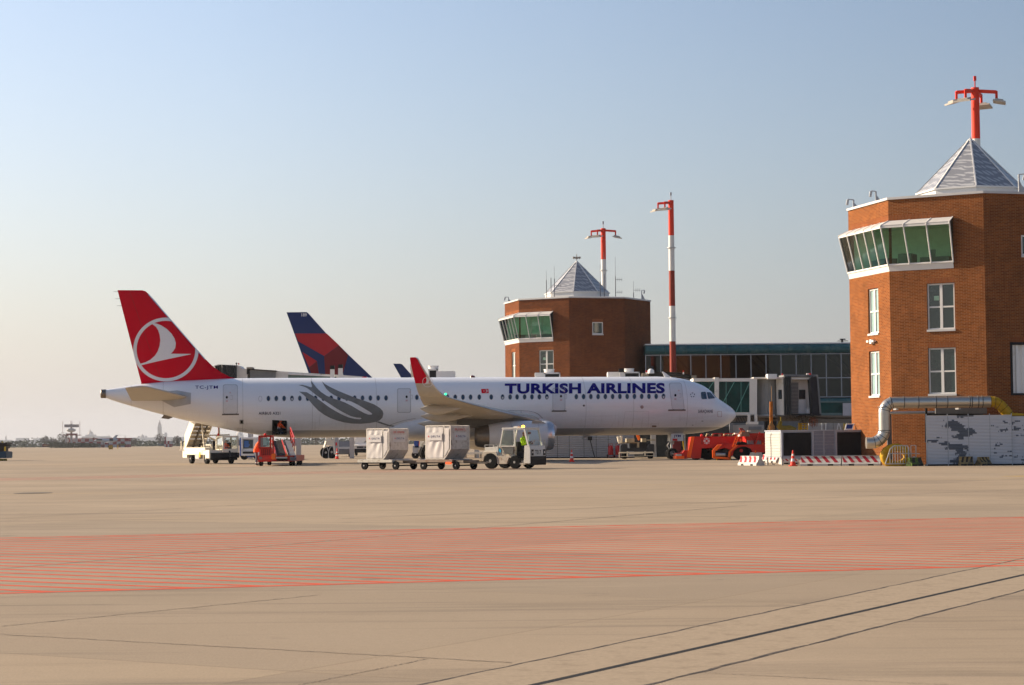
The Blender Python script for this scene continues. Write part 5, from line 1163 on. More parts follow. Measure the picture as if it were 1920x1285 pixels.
# stairs: bottom far (y 6.2), top near the hull (y 2.2), seen from below
b = MB()
P_ = lambda t, x, dz=0: V((x, 5.6 - 4.4 * t, 1.0 + 3.6 * t + dz))
for x in (.02, 1.32):
    b.hexa([P_(0, x, -.1), P_(0, x + .06, -.1), P_(1, x + .06, -.1), P_(1, x, -.1)], [P_(0, x, 1.0), P_(0, x + .06, 1.0), P_(1, x + .06, 1.0), P_(1, x, 1.0)])
b.build('stair_side', CREAM, T)
b = MB()
for i in range(13): p = P_((i + .5) / 13, 0); b.box(.09, 1.31, p.y - .16, p.y + .16, p.z - .03, p.z + .02); b.box(.09, 1.31, p.y + .13, p.y + .16, p.z - .23, p.z - .03)
b.build('stair_tread', mat('stair_brown', (.42, .36, .27), .6, var=.15), T)
b = MB()
for x in (.5, .95): b.bar(P_(.05, x, -.2), P_(.95, x, -.2), .1, .12)
b.build('stair_beam', mat('beam_dark', (.10, .085, .07), .6), T)
b = MB(); b.bar((.1, 1.3, .95), (.02, 2.0, 3.4), .1); b.bar((1.5, 2.2, .95), (1.4, 2.4, 3.4), .1); b.bar((.1, 1.6, 1.95), (1.85, 1.2, 1.98), .09); b.bar((.3, 1.6, 1.95), (1.75, 1.6, 1.2), .09); b.bar((.6, 1.6, 1.05), (1.7, 1.6, 1.75), .08); b.bar((.1, 2.1, 1.2), (1.9, 2.1, 1.2), .1); b.build('lift_frame', mat('lift_beige', (.55, .49, .38), .5, var=.1), T)
b = MB(); b.cyl((.45, .5, .95), (.45, .5, 1.5), .08, 8); b.box(.36, .54, .4, .6, 1.2, 1.55); b.build('winch', BLACK, T)
b = MB(); b.box(.7, 1.5, 1.8, 3.0, .95, 1.35); b.build('pump_housing', mat('housing_grey', (.40, .38, .33), .6), T)
b = MB(); b.bar((-.25, 5.9, .95), (-.02, 5.6, .95), .08); b.bar((-.1, 6, .95), (-.1, 6, 1.6), .05); b.bar((.15, 6.1, .95), (.15, 6.1, 1.5), .05); b.build('rear_rail', CREAM, T)
loc = Matrix.Translation((g0.x, g0.y, 0)) @ Matrix.Rotation(a, 4, 'Z') @ V((1.25, .25, .42))
person('driver in orange vest inside the cab of the cream stairs truck', loc, a - R(60), sit_joints(.42), dict(hips=NAVY, torso=HIVO, head=SKIN, cap=HAIR, upper_arm=HIVO, forearm=NAVY, hand=SKIN, leg=NAVY, shin=NAVY, foot=BOOT), .98)

# ------------------------------------------------------------------ belt loader at the cargo door
g0 = G(526, 874); T = BLD = thing('belt_loader', 'red belt loader with its black conveyor raised to the open cargo door', 'belt loader', (g0.x, g0.y, 0), 0)
S_ = FPX / g0.y
def lx(px): return (px - 526) / S_
def lz(py): return (874.3 - py) / S_
b = MB(); b.box(lx(484), lx(551.5), -.1, .3, lz(866), lz(855)); b.box(lx(484), lx(509), -.1, 6.5, lz(866), lz(854)); b.box(lx(535), lx(551.5), -.1, 6.0, lz(866), lz(855)); b.build('chassis', RED, T, bevel=.02)
b = MB(); b.box(lx(486), lx(509), .1, 1.6, lz(856), lz(840)); b.box(lx(505), lx(514), -.15, .3, lz(866), lz(856)); b.build('engine_cover', RED, T, bevel=.02)
b = MB(); z_ = .06
for i in range(5): b.box(lx(490 + i * 3.6), lx(491.5 + i * 3.6), .07, .1, lz(854), lz(843))
b.build('grille_bar', mat('dark_red', (.2, .015, .01), .6), T)
b = MB()
for x in (485.5, 507):
    b.bar((lx(x), .15, lz(841)), (lx(x), .15, lz(819)), .1); b.bar((lx(x), 1.4, lz(841)), (lx(x), 1.4, lz(819)), .1); b.bar((lx(x), .15, lz(819)), (lx(x), 1.4, lz(819)), .1)
b.bar((lx(485.5), .15, lz(819)), (lx(507), .15, lz(819)), .1); b.bar((lx(485.5), .15, lz(840)), (lx(507), .15, lz(840)), .1); b.box(lx(484), lx(508.5), .1, 1.5, lz(818.5), lz(816.6)); b.box(lx(485), lx(488), .2, 1.4, lz(841), lz(820)); b.build('cab', RED, T)
b = MB(); b.quad((lx(488), .16, lz(839)), (lx(505), .16, lz(839)), (lx(505), .16, lz(821)), (lx(488), .16, lz(821))); b.build('windscreen', glass_mat('loader_glass', (.25, .42, .42), .03, .12), T, recalc=False)
b = MB(); b.lathe([(.08, 0), (.09, .06), (.04, .13)], (lx(495.5), .5, lz(816.6)), (0, 0, 1), 10); b.build('beacon', REDV, T)
for x0_, x1_ in ((484.5, 491), (541, 551)):
    for y in (.5, 4.6): vwheel(T, ((lx(x0_) + lx(x1_)) / 2, y, .3), .3, lx(x1_) - lx(x0_), (1, 0, 0))
# the belt bed: near end low at right, far end at the door, drawn as a long tilted bed
O_ = V((g0.x, g0.y, 0)); nearL, nearR, farL, farR = V((lx(520), -.3, lz(859))), V((lx(540), -.3, lz(859))), at(510, 826.5, 129) - O_, at(528.5, 826.5, 129) - O_
b = MB(); dz = V((0, 0, -.18)); b.hexa([nearL + dz, nearR + dz, farR + dz, farL + dz], [nearL, nearR, farR, farL]); b.build('conveyor_belt', DARK, T)
b = MB()
for A_, B_ in ((nearL, farL), (nearR, farR)): b.bar(A_ + V((0, 0, .02)), B_ + V((0, 0, .0)), .05, .16)
b.build('belt_side', RED, T)
b = MB(); o1 = V((.55, 0, 0)); b.hexa([nearR + o1 * .3 + dz, nearR + o1 + dz, farR + o1 + dz, farR + o1 * .3 + dz], [nearR + o1 * .3, nearR + o1, farR + o1, farR + o1 * .3]); b.build('catwalk', mat('catwalk_grey', (.13, .13, .14), .6), T)
b = MB()
rp = [nearR + o1 + (farR - nearR) * t for t in (.35, .6, .85, 1.0)]
for p in rp: b.bar(p, p + V((0, 0, .85)), .05)
b.bar(rp[0] + V((0, 0, .85)), rp[-1] + V((0, 0, .85)), .06); b.bar(rp[0] + V((0, 0, .55)), rp[-1] + V((0, 0, .55)), .05); b.build('handrail', RED, T)
b = MB(); b.box(lx(519), lx(540), -.45, -.3, lz(860), lz(857.5)); b.build('belt_nose', STEEL, T)
b = MB(); b.box(lx(510), lx(518), -.3, .0, lz(862), lz(851)); b.build('marker_light', ORANGE, T, bevel=.03); b = MB(); b.box(lx(536), lx(540), -.3, .0, lz(862), lz(852)); b.build('marker_light', ORANGE, T, bevel=.03)
for x in (489, 547): b = MB(); b.box(lx(x - 3), lx(x + 3), -.14, -.1, lz(861.5), lz(857)); b.build('headlight', mat('lamp_smoke', (.25, .16, .15), .2), T)
g1 = G(480.5, 873.6)
J = stand_joints(.22, .5); P1_, b1 = person('person in orange vest and navy cap leaning into the red belt loader cab', (g1.x, g1.y, 0), R(12), J, dict(hips=HIVO, torso=HIVO, head=SKIN, cap=NAVY, upper_arm=NAVY, forearm=NAVY, hand=SKIN, leg=GREYT, shin=GREYT, foot=BOOT, tape=REFL), 1.0)
v_ = MB(); v_.rings([[V((.1 * 0 + cx_ + rx_ * math.cos(a_), ry_ * math.sin(a_), z_)) for a_ in [2 * math.pi * i / 16 for i in range(16)]] for z_, cx_, rx_, ry_ in ((.84, .0, .19, .23), (1.0, .01, .18, .21), (1.2, .09, .17, .20), (1.36, .14, .16, .21), (1.46, .18, .11, .17))], 0, False); v_.build('vest', HIVO, b1, 60)
# loader kneeling in the hold doorway
hp = PM @ V((-32.55, -1.35, 1.97)); J = dict(pelvis=(-.05, 0, .28), chest=(.0, -.08, .62), neck=(.05, -.12, .78), head=(.08, -.16, .93), hipL=(-.02, .1, .28), hipR=(-.02, -.1, .28), knL=(.28, .12, .12), knR=(.26, -.12, .1), anL=(-.05, .12, .05), anR=(0, -.12, .05), toL=(-.16, .12, .03), toR=(-.12, -.12, .03), shL=(.02, .15, .7), shR=(.02, -.2, .7), elL=(.2, .2, .5), elR=(.2, -.24, .5), wrL=(.4, .12, .42), wrR=(.4, -.16, .42))
person('loader in orange jacket crouching in the dark open cargo door', hp, YAW + R(20), J, dict(hips=NAVY, torso=HIVO, head=SKIN, cap=HIVO, upper_arm=HIVO, forearm=HIVO, hand=SKIN, leg=NAVY, shin=NAVY, foot=BOOT, tape=REFL), 1.05)

# ------------------------------------------------------------------ blue and white minibus seen past the loader
g0 = G(462, 862.5); T = thing('shuttle_bus', 'white and blue shuttle bus standing between the stairs truck and belt loader', 'bus', (g0.x, g0.y, 0), 0); S_ = FPX / g0.y
BLU = mat('bus_blue', (.03, .09, .35), .4); 
def lx(px): return (px - 462) / S_
def lz(py): return (862.5 - py) / S_
b = MB(); b.box(lx(452), lx(486), 0, 5, lz(855), lz(846)); b.box(lx(452), lx(486), 0, 5, lz(824), lz(820.5)); b.box(lx(452), lx(455), 0, 5, lz(846), lz(824)); b.box(lx(475), lx(486), 0, 5, lz(846), lz(824)); b.box(lx(455), lx(475), .08, 5, lz(846), lz(842)); b.build('body', WHITE, T, bevel=.03)
b = MB(); b.box(lx(449), lx(452), .1, 5, lz(855), lz(822)); b.box(lx(462), lx(486), .3, 4.8, lz(858), lz(855)); b.build('side_stripe', BLU, T)
b = MB(); b.box(lx(456), lx(474), .12, .2, lz(841), lz(825)); WN = b.build('window', GLASS, T, bevel=.01)
b = MB(); b.box(lx(457.5), lx(466), .1, .12, lz(839), lz(827)); b.box(lx(459), lx(468), .09, .1, lz(836), lz(833)); b.build('window_reflection_panel', mat('panel_blue', (.05, .15, .4), .4), WN)
b = MB(); b.box(lx(455), lx(476), -.01, .0, lz(851), lz(847)); b.build('grille', BLACK, T)
for x in (456, 480): vwheel(T, (lx(x), .8, .35), .35, .25)
# ================================================================== second airliner behind (blue and red fin)
DZ = 205.0
DB = mat('navy_paint', (.010, .028, .12), .45, var=.05, spec=.2); DR = mat('crimson_paint', (.42, .012, .022), .45, var=.05, spec=.2); DM = mat('maroon_paint', (.16, .008, .014), .45, var=.05, spec=.2)
g0 = at(615, 850, DZ); D2 = thing('airliner', 'second airliner behind, only its blue and red fin and a winglet showing', 'airliner', (g0.x, DZ, 0), 0)
def DF(px, py, off=0.0, s_=-1):
    p = at(px, py, DZ); return V((p.x - g0.x, s_ * (.16 + off), p.z))
def dfin(name, polys, m_, off=0.0, parent=None):
    vs, fs = flat_grid(polys, 14, 14); b = MB(); b.add([DF(v.x, v.y, off) for v in vs], fs); b.add([DF(v.x, v.y, off, 1) for v in vs], [f[::-1] for f in fs]); return b.build(name, m_, parent or D2, recalc=False)
u_ = lambda pts: [(400 + x / 4.174, 570 + y / 4.174) for x, y in pts]
fo = u_([(574, 67), (730, 65), (742, 72), (890, 238), (985, 325), (1060, 400), (1242, 574), (1330, 660), (790, 660)])
b = MB(); n = len(fo); pl = [DF(x, y) for x, y in fo]; pr = [DF(x, y, 0, 1) for x, y in fo]
b.add(pl + pr, [(i, (i + 1) % n, n + (i + 1) % n, n + i) for i in range(n)]); ef = b.build('fin_edge', mat('fin_edge_pale', (.30, .36, .48), .4), D2, recalc=False)
F2 = dfin('vertical_stabilizer', [fo], DB)
dfin('fin_panel', [u_([(641, 233), (888, 233), (985, 324), (868, 408), (663, 292)]), u_([(697, 376), (812, 449), (750, 497)])], DR, .012, F2)
dfin('fin_panel', [u_([(985, 326), (1055, 402), (1000, 600), (880, 600), (868, 410)]), u_([(750, 498), (812, 450), (835, 600), (790, 600)])], DM, .014, F2)
tm = text_mesh('189', 565.5, 575.5, 587.8, 594, .02); vs = [(v.co.x, v.co.y) for v in tm.vertices]
b = MB(); b.add([DF(x, y, .02) for x, y in vs], [list(p.vertices) for p in tm.polygons]); b.build('fin_number', mat('number_white', (.7, .7, .7), .5), F2, recalc=False)
b = MB(); rs = []
for x, r_, zc in ((-4.5, .25, 6.4), (0, 1.0, 6.0), (5, 1.8, 5.4), (10, 2.3, 4.95), (14, 2.5, 4.8), (40, 2.5, 4.8), (44, 2.3, 4.7), (47, 1.6, 4.4), (49, .5, 4.1)):
    rs.append([V((x, r_ * math.cos(a), zc + r_ * math.sin(a))) for a in [2 * math.pi * i / 24 for i in range(24)]])
b.rings(rs); b.build('fuselage', WHITE, D2, 50)
b = MB(); tip = at(760, 700, 188); tx_ = tip.x - g0.x; b.hexa([V((19, -1, 3.6)), V((27, -1, 3.8)), V((tx_ + 2.2, -17, 6.0)), V((tx_, -17, 6.0))], [V((19, -1, 4.3)), V((27, -1, 4.4)), V((tx_ + 2.2, -17, 6.15)), V((tx_, -17, 6.15))]); b.build('wing', WINGM, D2)
b = MB()
def WX(px, py, y): p = at(px, py, DZ + y); return V((p.x - g0.x, y, p.z))
wl_ = u_([(1407, 468), (1462, 468), (1480, 475), (1565, 572), (1610, 640), (1530, 640), (1466, 572)])
n = len(wl_); b.add([WX(x, y, -17.1) for x, y in wl_] + [WX(x, y, -16.95) for x, y in wl_], [tuple(range(n)), tuple(range(2 * n - 1, n - 1, -1))] + [(i, (i + 1) % n, n + (i + 1) % n, n + i) for i in range(n)]); W_ = b.build('winglet', DB, D2)
b = MB(); b.hexa([WX(768.5, 683.5, -17.16), WX(770.5, 683.2, -17.16), WX(780, 715, -17.16), WX(771, 706.5, -17.16)], [WX(768.5, 683.5, -17.12), WX(770.5, 683.2, -17.12), WX(780, 715, -17.12), WX(771, 706.5, -17.12)]); b.build('winglet_edge', CREAM, W_)
for y in (-4.5, 4.5):
    b = MB(); b.cyl((26, y * .9, .6), (26, y * .9, 3.6), .2, 8); mg_ = b.build('main_gear', STEEL, D2); vwheel(mg_, (25.4, y * .9, .6), .6, .5); vwheel(mg_, (26.6, y * .9, .6), .6, .5)
for y in (-7.9, 7.9):
    b = MB(); b.lathe([(1.1, 0), (1.35, .4), (1.4, 2), (1.2, 4), (.8, 5)], (30, y, 2.4), (-1, 0, 0), 20); b.build('engine', WHITE, D2, 45)

# ================================================================== boarding bridges
BW = mat('bridge_white', (.68, .65, .60), .5, var=.05, dirt=(.30, .27, .22), damt=.42); BD = mat('bellows_grey', (.065, .068, .07), .8, var=.2); CORR = mat('corrugated_grey', (.25, .26, .26), .55, .2, var=.08)
def local(T, px, py, Y): p = at(px, py, Y); return V((p.x - T.location.x, p.y - T.location.y, p.z))
def boxpx(T, mb, x0, x1, yt, yb, Y, dep, mi=0):
    a, b_ = local(T, x0, yb, Y), local(T, x1, yb, Y); c, d = local(T, x0, yt, Y), local(T, x1, yt, Y); e = V((0, dep, 0))
    mb.hexa([a, b_, b_ + e, a + e], [c, d, d + e, c + e], mi)
# bridge right of the nose, at depth 150
p0 = at(1420, 830, 150); B1 = thing('boarding_bridge', 'boarding bridge right of the airliner nose with open grey bellows cab', 'boarding bridge', (p0.x, 150, 0))
Y = 150
b = MB(); boxpx(B1, b, 1300, 1412, 711, 715.5, Y, 2.6); boxpx(B1, b, 1300, 1412, 773.5, 778, Y, 2.6); boxpx(B1, b, 1340, 1348, 708, 778, Y - .12, 2.8); boxpx(B1, b, 1405.5, 1419.5, 711, 777.5, Y - .05, 2.7); boxpx(B1, b, 1300, 1419, 709.5, 711, Y, 2.6); b.build('tunnel_frame', BW, B1)
b = MB()
for xx in (1355, 1383): boxpx(B1, b, xx + 6, xx + 7, 716, 773, Y + .05, .06)
for xa, xb in ((1350, 1377), (1384, 1406)): q0, q1 = local(B1, xa - 4, 773, Y - .02), local(B1, xb, 716, Y - .02); b.bar(q0, q1, .05)
q0, q1 = local(B1, 1300, 773, Y - .02), local(B1, 1338, 716, Y - .02); b.bar(q0, q1, .05)
b.build('glazing_brace', mat('brace_green', (.10, .30, .26), .5), B1)
b = MB(); b.quad(local(B1, 1300, 773, Y + .1), local(B1, 1406, 773, Y + .1), local(B1, 1406, 716, Y + .1), local(B1, 1300, 716, Y + .1)); b.build('glazing', TEALGL, B1, recalc=False)
b = MB(); boxpx(B1, b, 1300, 1406, 769, 773, Y + .4, 1.8); boxpx(B1, b, 1362, 1368, 716, 773, Y + 1.5, .1); boxpx(B1, b, 1395, 1401, 720, 773, Y + 1.5, .1); b.build('tunnel_floor', mat('floor_teal', (.02, .09, .09), .7), B1)
# rotunda: corrugated drum
c0 = local(B1, 1437, 778, Y + 1.2); c1 = local(B1, 1437, 712, Y + 1.2); r0 = (local(B1, 1456, 778, Y).x - local(B1, 1419, 778, Y).x) / 2
b = MB(); n = 80; b.rings([[V((c0.x + (r0 + (.022 if i % 2 else 0)) * math.cos(2 * math.pi * i / n), c0.y + (r0 + (.022 if i % 2 else 0)) * math.sin(2 * math.pi * i / n), z)) for i in range(n)] for z in (c0.z, c1.z)]); b.build('rotunda', CORR, B1)
b = MB(); b.cyl((c0.x, c0.y, c0.z - .08), (c0.x, c0.y, c0.z), r0 + .1, 32); b.cyl((c0.x, c0.y, c1.z), (c0.x, c0.y, c1.z + .08), r0 + .06, 32); b.build('rotunda_rim', BW, B1, 40)
b = MB(); q = [local(B1, 1456, 778.5, Y + .7), local(B1, 1469.8, 778.5, Y - .3), local(B1, 1469.8, 778.5, Y + 2.6), local(B1, 1456, 778.5, Y + 2.6)]; b.hexa(q, [V((p.x, p.y, local(B1, 1460, 708.5, Y).z)) for p in q]); boxpx(B1, b, 1413, 1470, 707.5, 710.5, Y - .1, 2.8); b.build('cab_wall', BW, B1, bevel=.02)
b = MB(); q = [local(B1, 1460, 748.5, Y + .36), local(B1, 1466.5, 748.5, Y - .1)]; q = [p + V((-.03, -.03, 0)) for p in q]; dz_ = V((0, 0, local(B1, 1460, 731, Y).z - q[0].z)); b.quad(q[0], q[1], q[1] + dz_, q[0] + dz_); b.build('cab_window', GLASS, B1)
b = MB(); boxpx(B1, b, 1439.5, 1457, 701.5, 711, Y - .6, 1.2); b.build('roof_unit', WHITE, B1, bevel=.02)
# bellows hood: pleated left wall, roof and dark right wall, seen open
b = MB(); pr = []
for k in range(13):
    t = k / 12; yy = Y - 2.2 + 3.6 * t; o_ = .07 if k % 2 else -.05
    A_ = local(B1, 1470 + 2 * t, 779, yy); A_.x += o_; C_ = local(B1, 1471 + 1 * t, 703.5, yy); C_.x += o_
    pr.append((A_, C_))
P1 = [(local(B1, 1469.5, 778, Y - .2), local(B1, 1469.5, 706, Y - .2))]
for k in range(9):
    x_ = 1470 + k * 1.75; P1.append((local(B1, x_, 778, Y - .3 - (.16 if k % 2 else 0)), local(B1, x_ - .5, 706 - .1 * k, Y - .3 - (.16 if k % 2 else 0))))
for (a, c), (d, e) in zip(P1, P1[1:]): b.quad(a, d, e, c)
b.build('bellows_side', BD, B1, recalc=False)
b = MB(); boxpx(B1, b, 1470, 1533, 702.5, 706.5, Y - .35, 2.9); b.build('bellows_roof', mat('hood_grey', (.16, .165, .17), .7), B1)
b = MB(); A_ = [(1518.5, 709), (1532, 705), (1538.5, 777), (1523.5, 777)]
q1 = [local(B1, x, y, Y - .8) for x, y in A_]; q2 = [local(B1, x, y, Y - .8) + V((.0, 2.2, 0)) for x, y in A_]; b.hexa(q1, q2); b.build('bellows_side', mat('bellows_dark', (.02, .02, .026), .85, var=.2), B1)
b = MB(); q1 = [local(B1, x, y, Y - .9) for x, y in ((1531.5, 703), (1534, 703), (1540.5, 779), (1537.5, 779))]; b.hexa(q1, [p + V((0, .1, 0)) for p in q1]); b.build('hood_edge', mat('hood_grey', (.16, .165, .17), .7), B1)
b = MB(); boxpx(B1, b, 1484, 1524, 707, 776, Y + .5, .1); b.build('cab_back_wall', BW, B1)
b = MB()
for k in range(22): boxpx(B1, b, 1484, 1497, 718 + k * 2.6, 719.6 + k * 2.6, Y + .36, .1)
b.build('roller_shutter', mat('shutter_grey', (.22, .22, .23), .5), B1)
b = MB(); boxpx(B1, b, 1498, 1510, 731, 748.5, Y + .45, .04); b.build('cab_window', GLASS, B1)
b = MB(); boxpx(B1, b, 1512, 1518, 766, 775, Y - .2, .3); b.build('desk_box', WHITE, B1); b = MB(); boxpx(B1, b, 1484, 1523, 708, 711.5, Y - .2, .3); b.build('ceiling_rail', WHITE, B1); b = MB(); boxpx(B1, b, 1497.2, 1511, 750, 776, Y + .4, .06); b.build('door_panel', WHITE, B1, bevel=.01)
b = MB(); boxpx(B1, b, 1484, 1540, 776, 779.5, Y - .9, 3.6); b.build('cab_floor', BLACK, B1)
b = MB(); boxpx(B1, b, 1512.5, 1520, 700, 703, Y - .5, .2); b.build('hood_lamp', WHITE, B1); b = MB(); boxpx(B1, b, 1517.5, 1521, 700, 703, Y - .6, .1); b.build('red_lamp', REDV, B1); b = MB(); boxpx(B1, b, 1466, 1468, 700.5, 704, Y - .3, .1); b.build('red_lamp', REDV, B1)
# underframe, beams and lift gear
b = MB(); boxpx(B1, b, 1300, 1600, 783, 790, Y + .6, .5); boxpx(B1, b, 1405, 1602, 779.5, 783, Y, .9); boxpx(B1, b, 1500, 1602, 786, 793.5, Y - .1, .4); b.build('underframe', mat('beam_taupe', (.17, .145, .115), .6, var=.2), B1)
b = MB()
for i in range(12): q0 = local(B1, 1380 + i * 3, 792, Y); q1 = local(B1, 1383 + i * 3, 782, Y); b.bar(q0, q1, .05)
boxpx(B1, b, 1370, 1412, 780.5, 782, Y - .2, .2); boxpx(B1, b, 1370, 1412, 791, 793, Y - .2, .2)
b.build('lattice_girder', BLACK, B1)
b = MB(); boxpx(B1, b, 1402, 1407, 777, 794, Y - .3, .4); boxpx(B1, b, 1415, 1420, 777, 794, Y - .3, .4); boxpx(B1, b, 1400, 1422, 791, 796, Y - .4, .6); b.build('support_frame', BW, B1)
b = MB(); rnd = random.Random(3)
for i in range(34):
    x_ = rnd.uniform(1458, 1535); y_ = rnd.uniform(779, 789); b.bar(local(B1, x_, y_, Y - .5), local(B1, x_ + rnd.uniform(-6, 6), y_ + rnd.uniform(-3, 5), Y - rnd.uniform(.2, .8)), rnd.uniform(.04, .12))
b.build('lift_mechanism', mat('oily_metal', (.10, .075, .05), .6, .3, var=.3), B1)
b = MB()
for i in range(5):
    x_ = 1519 + i * 2.4; pts = [local(B1, x_, 782, Y - .6), local(B1, x_ - 1, 796 + (i % 3) * 3, Y - .6), local(B1, x_ + 3, 800 - (i % 2) * 2, Y - .6), local(B1, x_ + 4, 786, Y - .6)]; b.tube(pts, .025, 5)
b.build('hanging_cable', mat('cable_brown', (.22, .07, .03), .6), B1)
for (x_, y0_) in ((1441, 0), (1454, 0)):
    b = MB(); q0 = local(B1, x_, 815, Y); b.box(q0.x - .18, q0.x + .18, .6, 1.0, .6, c0.z); L_ = b.build('lift_column', BLACK, B1); vwheel(L_, (q0.x, .8, .45), .45, .3)
b = MB()   # yellow hose hung under the bridge cab
b.tube([local(B1, 1464, 790, Y - 1), local(B1, 1461, 799, Y - 1), local(B1, 1468, 806, Y - 1), local(B1, 1480, 806, Y - 1), local(B1, 1491, 809, Y - 1)], [.14, .22, .34, .36, .3], 10); b.build('hanging_hose', mat('hose_dirty_yellow', (.20, .13, .01), .7, var=.3), B1, 50)
b = MB(); b.cyl(local(B1, 1463.5, 782, Y - 1), local(B1, 1464.5, 801, Y - 1), .04, 6); b.build('yellow_rod', YELLOW, B1)
# bridge seen over the roof of the hull, left part
p0 = at(560, 830, 172); B2 = thing('boarding_bridge', 'boarding bridge with ribbed dark bellows, seen left of the blue fin', 'boarding bridge', (p0.x, 172, 0)); Y = 172
def polypx(T, mb, pts, Y, dep):
    n = len(pts); a = [local(T, x, y, Y) for x, y in pts]; e = V((0, dep, 0)); mb.add(a + [p + e for p in a], [tuple(range(n)), tuple(range(2 * n - 1, n - 1, -1))] + [(i, (i + 1) % n, n + (i + 1) % n, n + i) for i in range(n)])
k_ = lambda pts: [(390 + x / 5.818, 670 + y / 5.818) for x, y in pts]
b = MB(); polypx(B2, b, k_([(312, 92), (335, 92), (375, 128), (430, 130), (430, 420), (312, 420)]), Y, 2.6); polypx(B2, b, k_([(738, 150), (850, 158), (1330, 188), (1420, 192), (1700, 212), (1700, 420), (738, 420)]), Y + .3, 2.4); polypx(B2, b, k_([(50, 100), (110, 78), (310, 86), (310, 92), (140, 84)]), Y - .3, 2.8)
b.build('tunnel', BW, B2)
b = MB(); polypx(B2, b, k_([(875, 178), (1400, 208), (1400, 300), (875, 300)]), Y + .26, .03); b.build('glazing', mat('green_tint_panel', (.10, .16, .14), .2), B2)
b = MB(); polypx(B2, b, k_([(875, 176), (1700, 218), (1700, 226), (875, 190)]), Y + .2, .1); b.build('roof_gutter', WHITE, B2)
def pleat(T, name, x0, x1, yt0, yt1, yb, Y, n_, m_, amp=.12):
    b = MB(); P = []
    for k in range(n_ + 1):
        t = k / n_; x = x0 + (x1 - x0) * t; yt = yt0 + (yt1 - yt0) * t; d_ = -amp if k % 2 else 0
        P.append((local(T, x, yb, Y + d_), local(T, x, yt, Y + d_), local(T, x, yt + .4, Y + 2.6 + d_)))
    for (a, c, e), (a2, c2, e2) in zip(P, P[1:]): b.quad(a, a2, c2, c); b.quad(c, c2, e2, e)
    return b.build(name, m_, T, recalc=False)
pleat(B2, 'bellows', 403, 415, 687.5, 684.2, 740, Y - .2, 6, mat('bellows_brown', (.05, .05, .045), .85)); pleat(B2, 'bellows', 415, 444, 683.9, 686, 740, Y - .4, 16, BD, .16)
b = MB(); 
for k in range(28):
    x = 469 + k * 1.72; yt = 692 + k * .13; boxpx(B2, b, x, x + 1.0, yt, 740, Y - .05, .1)
polypx(B2, b, k_([(460, 132), (738, 150), (738, 420), (460, 420)]), Y + .02, 2.4); b.build('rotunda', CORR, B2)
b = MB(); polypx(B2, b, k_([(425, 124), (745, 145), (745, 155), (425, 134)]), Y - .2, 2.6); polypx(B2, b, k_([(423, 130), (460, 132), (438, 186), (423, 186)]), Y - .1, .2); b.build('rotunda_rim', BLACK, B2)
b = MB(); polypx(B2, b, k_([(420, 108), (482, 108), (482, 128), (420, 128)]), Y - .3, 1.5); b.build('roof_unit', mat('unit_taupe', (.25, .22, .18), .6), B2)
b = MB(); boxpx(B2, b, 442.6, 444, 680, 686, Y, .1); boxpx(B2, b, 441.5, 445, 681, 682.5, Y, .1); b.build('beacon', BLACK, B2); b = MB(); boxpx(B2, b, 446.5, 448.4, 681, 684, Y, .1); b.build('red_lamp', REDV, B2)
for x0, x1, yt, name in ((619, 626.5, 685.5, 'vent_post'), (634, 642, 683.5, 'vent_post')):
    b = MB(); boxpx(B2, b, x0, x1, yt + 7, 725, Y - .4, .35); v_ = b.build(name, WHITE, B2, bevel=.01); b = MB(); boxpx(B2, b, x0, x1 + .3, yt, yt + 7, Y - .45, .45); b.build('vent_cap', BLACK, v_)
b = MB(); polypx(B2, b, k_([(1462, 150), (1475, 200), (1540, 225), (1462, 225)]), Y - .3, .2); b.build('gusset', WHITE, B2)
for i, px in enumerate((470, 560, 660)):
    b = MB(); q0 = local(B2, px, 830, Y + 1.2); b.box(q0.x - .2, q0.x + .2, 1.0, 1.4, 0, 5.0); b.build('support_leg', STEEL, B2)
# bridge top right behind the cockpit roof with a ribbed dark hood
p0 = at(1235, 830, 158); B3 = thing('boarding_bridge', 'boarding bridge with low arched dark canopy seen over the cockpit roof', 'boarding bridge', (p0.x, 158, 0)); Y = 158
b = MB()
for k in range(5):
    pts = []
    for i in range(15):
        t = i / 14; x_ = 1204 + 102 * t; y_ = 703.5 - 5.6 * math.sin(math.pi * (t * .9 + .05)) ** .7 + 8 * max(0, t - .6) ** 1.2 * 1.5 + k * 1.7
        pts.append((x_, y_))
    a = [local(B3, x, y, Y + .15 * (k % 2)) for x, y in pts]; c = [local(B3, x, y + 1.75, Y + .15 * ((k + 1) % 2)) for x, y in pts]
    for i in range(14): b.quad(a[i], a[i + 1], c[i + 1], c[i])
    if k == 0:
        for i in range(14): b.quad(a[i], a[i + 1], a[i + 1] + V((0, 3, -.1)), a[i] + V((0, 3, -.1)))
b.build('canopy', mat('canopy_dark', (.075, .07, .062), .7, var=.2), B3, recalc=False)
b = MB(); polypx(B3, b, [(1204, 712), (1300, 713), (1300, 790), (1204, 790)], Y + .3, 2.4); b.build('cab', BW, B3)
b = MB(); polypx(B3, b, [(1204, 700), (1216, 699), (1216, 706), (1204, 706)], Y - .1, .5); b.build('canopy_end', mat('end_taupe', (.22, .19, .15), .6), B3); b = MB(); polypx(B3, b, [(1296, 704), (1306, 704), (1306, 712), (1296, 712)], Y - .1, .5); b.build('canopy_end', mat('end_taupe', (.22, .19, .15), .6), B3)
b = MB(); q0 = local(B3, 1220.5, 700.5, Y - .5); b.lathe([(.27, 0), (.25, .25), (.12, .36), (.02, .38)], q0, (0, 0, 1), 14); b.build('dome', WHITE, B3, 50)
b = MB(); boxpx(B3, b, 1216.8, 1226, 686.5, 692.5, Y + .6, .3); b.build('vent_cap', BLACK, B3)
